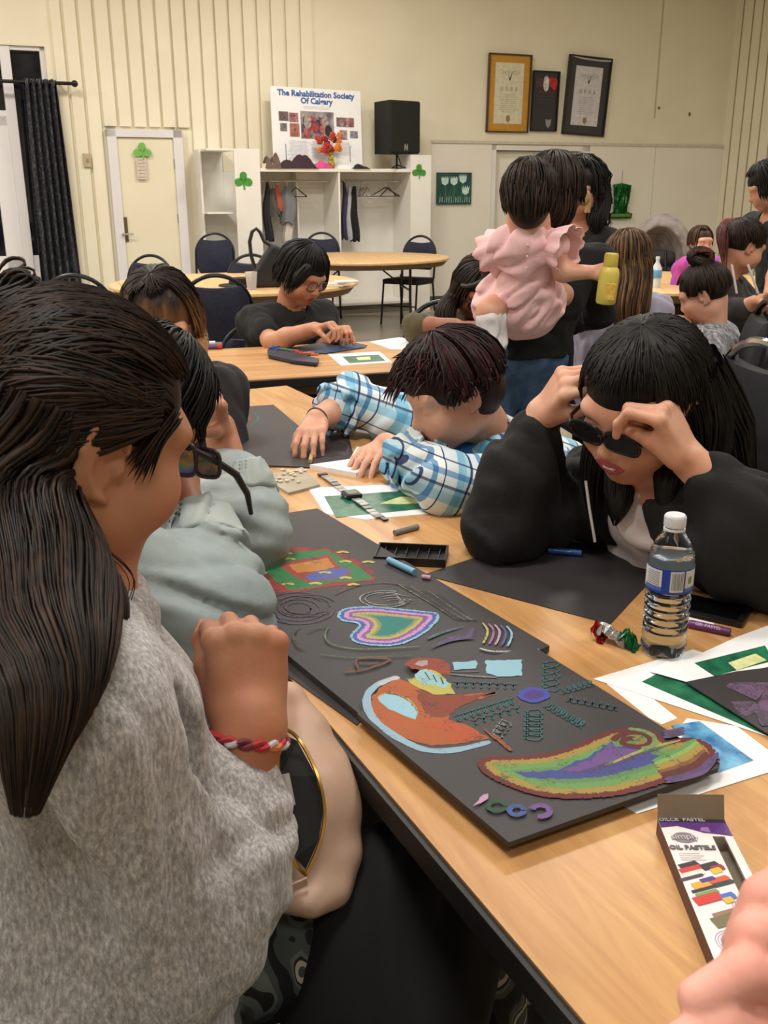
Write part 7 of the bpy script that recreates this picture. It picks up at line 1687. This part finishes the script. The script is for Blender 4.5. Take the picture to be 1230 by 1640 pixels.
# standing woman
hc = W(886, 316, 3.42); H = Head(hc, -6, 6, 0, 1.05); Nk = hc - Z * .17 + np.array([0, -.01, 0]); fw = np.array([-.25, .97, 0]); rt = np.array([fw[1], -fw[0], 0]); pel = np.array([Nk[0] - .10, Nk[1] + .03, .84])
def standing(label, H, Nk, fw, shw, pel, arms, sk, top, tr, g=.012, sl=.9, body_w=1.0, name_top='top', neckcut=.075, base=None, h=1.0, cat='person', hem=-.06, drop=.05, sc=1.0):
    rt = np.array([fw[1], -fw[0], 0]); SR = Nk + rt * shw - Z * drop; SL = Nk - rt * shw - Z * drop; che = Nk * .6 + pel * .4; P = Person(label, (pel[0], pel[1]), cat=cat)
    S = Solid(); H.solid(S, 0); S.cap(H.w(0, -.03, -.04), Nk, .05 * sc, .054 * sc, .03); T_ = Solid(); torso(S, pel, che, SL, SR, Nk - Z * .02, 0, body_w); P.skin_solid(S, .007 * h)
    S = Solid(); torso(S, pel + Z * hem, che, SL, SR, Nk - Z * .03, g, body_w)
    for (el, wr, hd_, sd), sh in zip(arms, (SR, SL)):
        B_ = Solid(); arm(B_, sh, el, wr, sc=sc); hand(B_, wr, hd_, Z if abs(nrm(hd_)[2]) < .8 else fw, sd, curl=(35, 40, 20), sc=.95 * sc); P.skin_solid(B_, .005 * h); sleeve(S, sh, el, wr, g, sl)
    if neckcut: S.cap(H.w(0, -.03, -.04), Nk - Z * .03, neckcut, neckcut * 1.1, .006, 's')
    S.plane(pel + Z * (hem + .04), -Z); P.cloth(name_top, S, .009 * h, top, wrinkle(.003, 20, 3)); L = Solid()
    for sd in (-1, 1):
        hp = pel + rt * sd * .085 - Z * .06; kn = np.array([*(hp + fw * .02 + rt * sd * .01)[:2], pel[2] * .52]); an = np.array([*(kn - fw * .02)[:2], .09]); L.cap(hp, kn, .092 * sc, .066 * sc, .04); L.cap(kn, an, .064 * sc, .05 * sc, .02); B_ = Solid(); B_.cap(hp, kn, .07 * sc, .05 * sc); B_.cap(kn, an, .045 * sc, .035 * sc); v, f = B_.mesh(.014); P.body.append((v, f, np.zeros(len(f), int)))
        Sh = Solid(); Sh.cap(an - Z * .055, an + fw * .12 - Z * .058, .04, .036, .02); Sh.cap(an, an - Z * .05, .045, .04); Sh.plane((0, 0, .003), (0, 0, -1)); P.cloth('shoe', Sh, .01, m_shoe)
    L.cap(pel - rt * .06 * body_w, pel + rt * .06 * body_w, .122, .122, .05); L.plane((0, 0, .07), (0, 0, -1)); P.cloth('jeans', L, .011, tr, wrinkle(.003, 30, 5)); P.finish_body(sk, LIP); return P
SRw = Nk + rt * .18 - Z * .05
P = standing('standing person in a black scoop-back top and blue jeans carrying the baby', H, Nk, fw, .175, pel, ((W(960, 500, 3.55), W(905, 520, 3.75), np.array([-1, .1, 0]), 1), (W(800, 500, 3.6), W(840, 530, 3.75), np.array([1, 0, 0]), -1)), SK2, mat('black_jersey', (17, 17, 19), .9, bmp=.15), m_denim, .010, .95, 1.05, neckcut=.088)
hair_on(P, H, H_DBR, 420, fringe=.05, th_f=45, low=-.07, th_b=98, length=.03, t=.012, masses=(([H.w(0, -.05, .03), H.w(.0, -.07, -.05), H.w(-.02, -.06, -.09)], [.075, .066, .04], 130),), h=.007)
# baby
def baby():
    hc = W(847, 320, 3.10); H = Head(hc, -8, 8, 0, .86, child=True); Nk = hc - Z * .10; fw = nrm([.15, .98, 0]); rt = np.array([fw[1], -fw[0], 0]); pel = W(838, 480, 3.20); sh = Nk - Z * .035
    P = Person('baby in a pink ruffled dress seen from behind, carried by the standing person', (hc[0], hc[1]), cat='baby'); S = Solid(); H.solid(S, 0); S.cap(H.w(0, -.02, -.03), Nk, .038, .042, .03); S.cap(Nk, pel, .06, .07, .05); S.cap(sh - rt * .07, sh + rt * .08, .03, .03, .04)
    el = W(902, 436, 3.06); wr = W(945, 436, 3.03); S.cap(sh + rt * .08, el, .033, .027, .02); S.cap(el, wr, .029, .021, .02); hand(S, wr, W(968, 432, 3.01) - wr, np.array([0, -.8, .5]), 1, curl=(50, 60, 40), sc=.62)
    S.cap(sh - rt * .08, W(800, 420, 3.2), .033, .027, .02); S.cap(W(800, 420, 3.2), W(840, 415, 3.3), .028, .02)
    kn = W(785, 500, 3.1); ft = W(792, 548, 3.08); S.cap(pel - rt * .05, kn, .055, .042, .03); S.cap(kn, ft, .04, .028, .02); S.cap(pel + rt * .06, W(900, 470, 3.35), .055, .04, .03); S.cap(W(900, 470, 3.35), W(905, 530, 3.42), .038, .026); P.skin_solid(S, .0045)
    D = Solid(); D.cap(Nk - Z * .035, pel - Z * .0, .072, .098, .04); D.cap(sh - rt * .075, sh + rt * .08, .044, .044, .05); D.cap(pel - rt * .05, pel + rt * .04, .095, .092, .05); D.cap(H.w(0, -.02, -.03), Nk - Z * .005, .042, .046, .006, 's')
    D.cap(pel - rt * .08 - Z * .03, pel - Z * .04, .07, .08, .05); pk = mat('pink_cotton_dress', (242, 200, 202), .85, c2=(236, 188, 192), nscale=14, bmp=.15)
    P.cloth('dress', D, .006, pk, wrinkle(.006, 26, 6, (0, 0, 1)))
    for sd, e in ((1, W(905, 400, 3.05)), (-1, W(788, 410, 3.2))):
        a = sh + rt * sd * .065; vs, fs = [], []; ax = nrm(e - a); u1 = nrm(np.cross(ax, [.1, .2, 1])); u2 = np.cross(ax, u1)
        for j in range(7):
            for i in range(36): q = j / 6; an = 2 * math.pi * i / 36; r_ = .046 + .028 * q ** .7 + .008 * q * math.sin(an * 9); vs.append(a + ax * (.002 + .075 * q + .006 * q * math.sin(an * 9 + 1)) + (u1 * math.cos(an) + u2 * math.sin(an)) * r_)
        for j in range(6):
            for i in range(36): fs.append((j * 36 + i, j * 36 + (i + 1) % 36, (j + 1) * 36 + (i + 1) % 36, (j + 1) * 36 + i))
        o = mesh_from('ruffle_sleeve', vs, fs, pk, P.root, smooth=True, world=True); o.modifiers.new('s', 'SOLIDIFY').thickness = .002
    for k in range(9): MB().sph((Nk - Z * (.03 + .011 * k) - fw * (.078 + .001 * k) + rt * .002), .0035, seg=6).build('button', pk, P.root, world=True) if k % 3 == 0 else None
    S = Solid(); S.cap(kn * .7 + ft * .3, ft, .047, .036, .02); S.cap(ft, ft + np.array([-.0, .0, -.03]), .033, .03, .02); P.cloth('legging', S, .005, mat('white_legging', (226, 222, 224), .9, bmp=.2), wrinkle(.003, 40, 2))
    P.finish_body(SK3, LIP); hair_on(P, H, H_DBR, 420, fringe=.04, th_f=50, low=-.06, th_b=112, length=.030, t=.014, masses=(([H.w(0, -.05, .03), H.w(.0, -.062, -.03), H.w(0, -.055, -.055)], [.075, .070, .05], 160),), h=.006, r=.0026)
    c = W(972, 446, 3.0); t = thing('snack_bottle', 'yellow plastic squeeze bottle gripped in the baby hand', 'bottle', c - Z * .075); t.rotation_euler = (R(4), R(3), 0)
    ym = mat('yellow_plastic', (222, 204, 96), .35, c2=(212, 192, 84), nscale=8); MB().lathe([(0, 0), (.026, 0), (.03, .005), (.03, .092), (.027, .104), (.02, .112), (.02, .118), (0, .118)], 28).build('bottle_body', ym, t, smooth=True); MB().lathe([(.021, .112), (.0215, .145), (.019, .15), (0, .15)], 24).build('bottle_cap', mat('yellow_cap', (206, 182, 76), .4), t, smooth=True)
    MB().box((0.004, -.0285, .04), (.028, .004, .05), bev=.0015).build('label', mat('label_orange', (232, 176, 60), .5, c2=(240, 214, 120), nscale=60), t)
baby()
# curly haired person behind
hc = W(932, 308, 4.3); H = Head(hc, 150, 10, 0, 1.0); Nk = hc - Z * .16; fw = nrm([-.5, -.85, 0]); rt = np.array([fw[1], -fw[0], 0]); pel = np.array([Nk[0], Nk[1] + .02, .86])
P = standing('person with long curly black hair in a black top, hidden behind the standing person', H, Nk, fw, .12, pel, ((W(925, 500, 4.4), W(940, 560, 4.3), np.array([0, 0, -1]), 1), (W(950, 490, 4.5), W(950, 545, 4.35), np.array([0, 0, -1]), -1)), SK2, mat('black_jersey', (17, 17, 19), .9, bmp=.15), m_darkjean, .012, 1.0)
hair_on(P, H, H_BLK, 300, fringe=.05, th_f=45, low=-.12, length=.22, t=.018, masses=(([H.w(-.06, -.01, .05), H.w(-.085, .0, -.05), W(954, 350, 4.22), W(958, 376, 4.2)], [.035, .042, .04, .015], 120), ([H.w(.04, -.06, .05), H.w(.07, -.05, -.08), H.w(.06, -.04, -.2)], [.05, .05, .03], 80)), curl=.8, jit=.01, h=.009)
t = thing('hair_bow', 'tan and gold hair bow beside the neck of the standing person', 'hair bow', W(930, 306, 3.62), R(10)); bm_ = mat('tan_satin', (190, 156, 104), .4, c2=(150, 120, 80), nscale=30)
MB().sph((-.014, 0, .02), .034, (.8, .45, 1), seg=12).build('bow_loop', bm_, t, smooth=True); MB().sph((.012, 0, -.022), .032, (.9, .45, .9), seg=12).build('bow_loop', bm_, t, smooth=True); MB().sph((0, -.012, 0), .012, seg=10).build('bow_knot', mat('tan_dark', (120, 94, 60), .5), t, smooth=True); MB().box((.03, 0, -.05), (.02, .01, .05), bev=.003).build('bow_tail', bm_, t)
# girl with long light brown hair, back to us
hc = W(1004, 418, 3.95); H = Head(hc, 15, 10, 0, .86); Nk = hc - Z * .15; fw = nrm([-.2, .98, 0])
P = PF = figure('child with long light brown hair seen from behind, right of the yellow bottle', H, Nk, fw, .14, W(1034, 560, 4.05), W(1015, 570, 4.25), W(965, 560, 4.05), W(985, 570, 4.25), SK3, mat('lavender_cotton', (172, 168, 190), .9, bmp=.2), .014, .6, pel=np.array([Nk[0], Nk[1], .6]), h=1.3)
m_lb = hairmat('hair_light_brown', (58, 42, 30), (140, 104, 68)); hair_on(P, H, m_lb, 420, th_b=100, length=.30, t=.014, masses=(([H.w(0, -.05, .03), H.w(.0, -.07, -.08), W(1008, 490, 3.84), W(1012, 540, 3.84)], [.066, .068, .074, .05], 260),), h=.009, jit=.008)
# child with bun in the marbled top
hc = W(1128, 472, 3.55); H = Head(hc, 64, 26, -4, .86, child=True); Nk = hc - Z * .13 - np.array([-.04, .02, 0]); fw = nrm([-.85, .5, 0])
m_mar = heather('marbled_grey_knit', (60, 60, 66), (196, 196, 204), .35)
P = PF = figure('child in a marbled grey top with dark hair in a messy bun', H, Nk, fw, .125, W(1150, 600, 3.75), W(1110, 535, 3.85), W(1130, 600, 3.3), W(1100, 530, 3.5), SK3, m_mar, .016, .3, pel=np.array([Nk[0] + .05, Nk[1], .52]), h=1.2, sc=.85, thigh=.34, cheek=1.1)
bun = W(1122, 412, 3.55); hair_on(P, H, H_DBR, 420, fringe=.05, th_f=44, low=-.05, t=.008, h=.006, updo=(0, -.03, .11), masses=(([bun + np.array([.04 * math.cos(a), .02 * math.sin(a), .026 * math.sin(a)]) for a in np.linspace(0, 5.5, 8)], [.017] * 8, 130), ([H.w(0, -.02, .10), bun], [.022, .016], 90)))
hr = Hair(); 
for _ in range(160): a = rng.uniform(0, 6.28, 3); hr.add(crv([bun + np.array([.036 * math.cos(a[0] + t), .02 * math.sin(a[1] + t), .026 * math.sin(a[0] + t)]) + rng.normal(size=3) * .004 for t in np.linspace(0, rng.uniform(1.5, 4), 5)], 12), .0022)
hr.build('bun_strands', hairmat('hair_reddish', (60, 26, 22), (128, 62, 50)), P.root)
# young person in grey hoodie with ponytail
hc = W(1190, 396, 4.55); H = Head(hc, -78, 22, 0, .93); Nk = hc - Z * .15 + np.array([-.06, .02, 0]); fw = nrm([.75, -.4, 0])
P = PF = figure('person in a charcoal hooded jacket with high ponytail, seated at the right edge', H, Nk, fw, .17, W(1158, 510, 4.35), W(1208, 484, 4.25), W(1215, 500, 4.7), W(1225, 480, 4.4), SK2, mat('charcoal_fleece', (48, 46, 48), .9, bmp=.2), .020, .55, h=1.3, cheek=1.1, name_top='hooded_jacket', pel=np.array([Nk[0] - .02, Nk[1], .55]))
pt = W(1166, 362, 4.6); hair_on(P, H, H_DBR, 380, fringe=.05, th_f=46, low=-.05, t=.010, h=.007, updo=(0, -.07, .09))
S = Solid(); hr = Hair(); mass(hr, S, [H.w(0, -.06, .10), pt, W(1158, 368, 4.55), W(1157, 385, 4.5), W(1160, 420, 4.45)], [.024, .024, .026, .024, .012], 130, .003); P.cloth('ponytail', S, .008, mat('ponytail_core', (84, 40, 34), .6)); hr.build('ponytail_strands', hairmat('hair_reddish', (60, 26, 22), (128, 62, 50)), P.root)
MB().tube([pt + np.array([.03 * math.cos(a), .012, .03 * math.sin(a)]) for a in np.linspace(0, 6.283, 15)], .008, 6).build('hair_tie', mat('hair_tie_red', (150, 84, 78), .7), P.root, smooth=True, world=True)
for s_ in (0, 1): MB().tube([W(1172 + 26 * s_, 424, 4.3), W(1176 + 30 * s_, 446, 4.26), W(1180 + 34 * s_, 470, 4.25)], .005, 6).build('drawstring', mat('string_white', (190, 186, 184), .7), P.root, smooth=True, world=True)
# small child in pink
hc = W(1122, 389, 7.0); H = Head(hc, 195, 5, 0, .86, child=True); Nk = hc - Z * .13
P = PF = figure('small child in a bright pink and purple top beyond the bun child', H, Nk, nrm([.1, -1, 0]), .11, W(1100, 425, 6.9), W(1112, 420, 6.75), W(1150, 425, 6.9), W(1138, 422, 6.75), SK3, mat('bright_pink_cotton', (214, 70, 150), .85, c2=(120, 70, 180), nscale=9), .014, .5, pel=np.array([Nk[0], Nk[1], .55]), h=1.7, sc=.8, thigh=.3)
hair_on(P, H, H_BRN, 160, fringe=.055, th_f=40, low=-.1, length=.05, t=.008, h=.009, r=.005); open_eyes(H, P.root)
# man at the right edge
hc = W(1230, 300, 5.4); H = Head(hc, 82, 26, 0, .97, jaw=1.1); Nk = hc - Z * .15 + np.array([.07, .03, 0]); fw = nrm([-.9, -.2, 0])
P = standing('standing person with short black hair and a black T-shirt leaning in at the right edge', H, Nk, fw, .2, np.array([Nk[0] + .12, Nk[1], .88]), ((W(1235, 430, 5.7), W(1225, 470, 5.6), np.array([-.5, 0, -.8]), 1), (W(1245, 430, 5.2), W(1232, 470, 5.1), np.array([-.5, 0, -.8]), -1)), SK2, mat('black_print_cotton', (36, 36, 44), .9, c2=(30, 30, 36)), m_darkjean, .014, -.35)
hair_on(P, H, H_BLK, 300, fringe=.05, th_f=52, low=-.02, th_b=96, t=.014, h=.008, r=.004)
# ---------------------------------------------------------------- more things near the people
def purse():
    # open leather bag hanging between the grey sweater person and the table edge
    c = W(498, 1290, .93); t = thing('leather_handbag', 'open blush leather handbag with gold zip between grey sweater and table', 'handbag', (c[0], c[1], .42)); bpy.context.view_layer.update()
    lm = mat('blush_leather', (196, 164, 144), .45, c2=(182, 148, 128), nscale=10, bmp=.1, bscale=120); inn = mat('bag_lining_black', (16, 15, 17), .8); gold = mat('gold_zip', (176, 140, 70), .3, metal=.9)
    o_ = [W(*p) for p in ((440, 1118, 1.0), (462, 1112, 1.03), (500, 1165, 1.0), (532, 1225, .97), (552, 1300, .93), (556, 1370, .90), (540, 1430, .87), (500, 1450, .85), (455, 1440, .85), (438, 1380, .86), (434, 1260, .90), (432, 1160, .96))]
    mid = sum(o_) / len(o_); S = Solid(); dp = nrm(CAM - mid)
    S.chain(o_ + [o_[0]], .008, .012)
    for a in range(0, 12): S.cap(o_[a] * .9 + mid * .1 - dp * .02, mid - dp * .03, .018, .04, .03)
    mo = [W(*p) for p in ((446, 1165, .93), (476, 1180, .94), (508, 1240, .91), (520, 1300, .89), (512, 1350, .87), (490, 1400, .85), (472, 1380, .85), (458, 1320, .87), (446, 1240, .90))]; mm = sum(mo) / len(mo)
    for a in range(len(mo)): S.cap(mo[a] * .75 + mm * .25 + dp * .03, mm - dp * .02, .012, .02, .006, 's')
    v, f = S.mesh(.0045); mesh_from('bag_body', v, f, lm, t, smooth=True, world=True)
    mb = MB(); q = [mb.bm.verts.new(Vector(p * .94 + mm * .06 - dp * .006)) for p in mo]; mb.bm.faces.new(q); mb.build('lining', inn, t, world=True)
    for k, pts in enumerate((mo[0:6], mo[5:] + [mo[0]])):
        C = crv([p + dp * .012 for p in pts], 30); MB().tube(list(C), .0022, 5).build('zip_tape', gold, t, smooth=True, world=True)
        for i in range(0, len(C) - 1, 1): MB().box(tuple(C[i] + dp * .002), (.0022, .0022, .0045), bev=.0004).build('zip_tooth', gold, t, world=True) if False else None
    MB().box(tuple(W(476, 1418, .845)), (.024, .003, .010), rz=.6, bev=.001).build('zip_end_tab', lm, t, world=True)
    MB().cyl(tuple(W(456, 1240, .885)), tuple(W(466, 1290, .87)), .005).build('lip_balm_tube', mat('clear_grey_plastic', (170, 168, 166), .3), t, world=True)
purse()
def black_coat():
    P0 = [W(*p) for p in ((590, 1390, 1.06), (700, 1440, 1.02), (760, 1480, .98))]
    t = thing('black_coat', 'black coat bundled over the laps below the table edge', 'coat', (P0[1][0] - .1, P0[1][1] - .1, .2)); bpy.context.view_layer.update(); S = Solid()
    S.cap(W(620, 1450, .98), W(705, 1510, .95), .07, .065, .06); S.cap(W(600, 1440, .93), W(575, 1640, .84), .07, .075, .06); S.cap(W(640, 1500, .93), W(640, 1760, .82), .095, .1, .06); S.cap(W(690, 1500, .95), W(680, 1760, .84), .04, .06, .06)
    S.plane((0, 0, .69), (0, 0, 1)); v, f = S.mesh(.009, wrinkle(.006, 16, 4)); mesh_from('coat_cloth', v, f, mat('black_wool', (15, 15, 16), .95, bmp=.2), t, smooth=True, world=True)
black_coat()
# right foreground: the blurred fingers of someone reaching in over the pastel box
def reach_hand():
    wr = W(1330, 1560, .30); t = thing('person', 'bare hand reaching in at the lower right corner beside the pastel box', 'person', (wr[0] + .25, wr[1] - .35, 0)); bpy.context.view_layer.update(); S = Solid()
    fr = [((1300, 1395, .335), (1225, 1440, .325), (1188, 1512, .32)), ((1320, 1490, .315), (1210, 1500, .31), (1172, 1575, .305)), ((1330, 1600, .30), (1190, 1560, .295), (1118, 1600, .29)), ((1330, 1680, .29), (1160, 1640, .285), (1098, 1668, .28))]
    for a, b_, c in fr: S.cap(W(*a), W(*b_), .0100, .0096, .0012); S.cap(W(*b_), W(*c), .0096, .0080, .002)
    S.cap(W(1340, 1400, .36), W(1340, 1640, .30), .016, .016, .02); S.cap(W(1360, 1520, .33), W(1600, 1700, .30), .028, .032, .03); sh = W(1600, 1700, .30); S.cap(sh, sh + np.array([.18, -.30, .12]), .034, .045, .03)
    v, f = S.mesh(.0024); mesh_from('body', v, f, SKP, t, smooth=True, world=True)
    S = Solid(); a = sh + np.array([.02, -.03, .01]); S.cap(a, sh + np.array([.18, -.30, .12]), .045, .06); e = sh + np.array([.18, -.30, .12]); S.cap(e, e + np.array([.1, -.25, .1]), .06, .07); S.cap(e + np.array([.1, -.25, .1]), e + np.array([.1, -.3, -.45]), .13, .15, .1); S.cap(e + np.array([.1, -.3, -.45]), e + np.array([.1, -.3, -.78]), .15, .15, .05)
    v, f = S.mesh(.012); mesh_from('sleeve', v, f, mat('black_jersey', (17, 17, 19), .9), t, smooth=True, world=True)
reach_hand()
# chairs of the seated people and along the right edge
m_padk = m_blackpad
chair_at('black padded chair with chrome frame at the right edge behind the hooded person', 1232, 540, 2.35, -75, pad=m_padk, frame=m_chrome)
chair_at('black padded chair at the right edge behind the marbled grey top', 1226, 482, 3.35, 80, pad=m_padk)
def chair_under(label, pel, fw, pad=m_navy, frame=m_black, top=.86): 
    fw = nrm([fw[0], fw[1], 0]); rz = math.atan2(fw[1], fw[0]) - math.pi / 2; return chair(label, pel[0] - fw[0] * .02, pel[1] - fw[1] * .02, rz, pad=pad, frame=frame, top=top)
chair_under('dark chair under the person in the grey sweater', G1[1], G1[2], m_padk)
# stroller behind the right round table
for P_, nm in ((SEATED[0], 'navy chair under the ombre haired person'), (SEATED[1], 'navy chair under the person in the black T-shirt'), (SEATED[2], 'navy chair under the person in the olive top'), (SEATED[3], 'navy chair under the person in the plaid shirt'), (SEATED[4], 'navy chair under the child with long light brown hair'), (SEATED[6], 'navy chair under the ponytailed person in charcoal')): chair_under(nm, P_.pel, P_.fw, top=.76 if 'T-shirt' in nm else .86)
def stroller():
    c = W(1050, 455, 8.6); t = thing('stroller', 'grey baby stroller with curved black handle behind the right round table', 'stroller', (c[0], c[1], 0), R(-12)); t.scale = (.82, .82, .86); bpy.context.view_layer.update()
    gm = mat('stroller_grey_fabric', (142, 132, 128), .85, c2=(112, 104, 102), nscale=7, bmp=.2); dk = mat('stroller_dark_fabric', (58, 56, 60), .9); q = lambda x, y, z: np.array(wmat(t) @ Vector((x, y, z)))
    S = Solid(); S.ell(q(.02, .08, .98), (.26, .30, .34), None, .03); S.ell(q(.0, -.22, .93), (.205, .30, .29), None, .03, 's'); S.plane(q(0, 0, .66), -Z); S.cap(q(-.2, -.05, .70), q(.2, -.05, .70), .07, .07, .05); v, f = S.mesh(.012, wrinkle(.004, 18, 3)); mesh_from('canopy', v, f, gm, t, smooth=True, world=True)
    S = Solid(); S.cap(q(-.1, .02, .95), q(.1, .02, .95), .07, .07); S.cap(q(-.12, .0, .75), q(.12, .0, .75), .09, .09, .04); v, f = S.mesh(.012); mesh_from('seat', v, f, dk, t, smooth=True, world=True)
    for s_ in (-1, 1):
        MB().tube([(s_ * .07, -.07, 1.02), (s_ * .08, -.12, .85), (s_ * .06, -.14, .72)], .014, 6).build('harness_strap', m_black, t, smooth=True)
        MB().tube([(s_ * .22, -.1, .62), (s_ * .24, .1, .3), (s_ * .25, .3, .12)], .014, 8).build('frame_tube', m_black, t, smooth=True); MB().tube([(s_ * .22, .2, .62), (s_ * .24, -.05, .35), (s_ * .22, -.35, .12)], .014, 8).build('frame_tube', m_black, t, smooth=True)
        for y, r_ in ((.32, .12), (-.36, .09)): w_ = MB(); w_.tube([(s_ * .26, y + r_ * .85 * math.cos(a), r_ + .0 + r_ * .85 * math.sin(a)) for a in np.linspace(0, 6.283, 21)], r_ * .15, 8, cap=False); w_.build('wheel', m_black, t, smooth=True)
    MB().tube([(-.42, -.55, 1.0), (-.36, -.55, 1.04), (-.15, -.48, 1.02), (.0, -.36, .92), (.03, -.25, .75), (.04, -.1, .62)], .018, 8).build('handle', m_black, t, smooth=True); MB().tube([(-.42, -.55, 1.0), (-.44, -.3, .9), (-.24, -.05, .66)], .016, 8).build('handle', m_black, t, smooth=True)
    MB().box((0, .02, .42), (.36, .4, .18), bev=.05).build('basket', dk, t, smooth=True)
stroller()
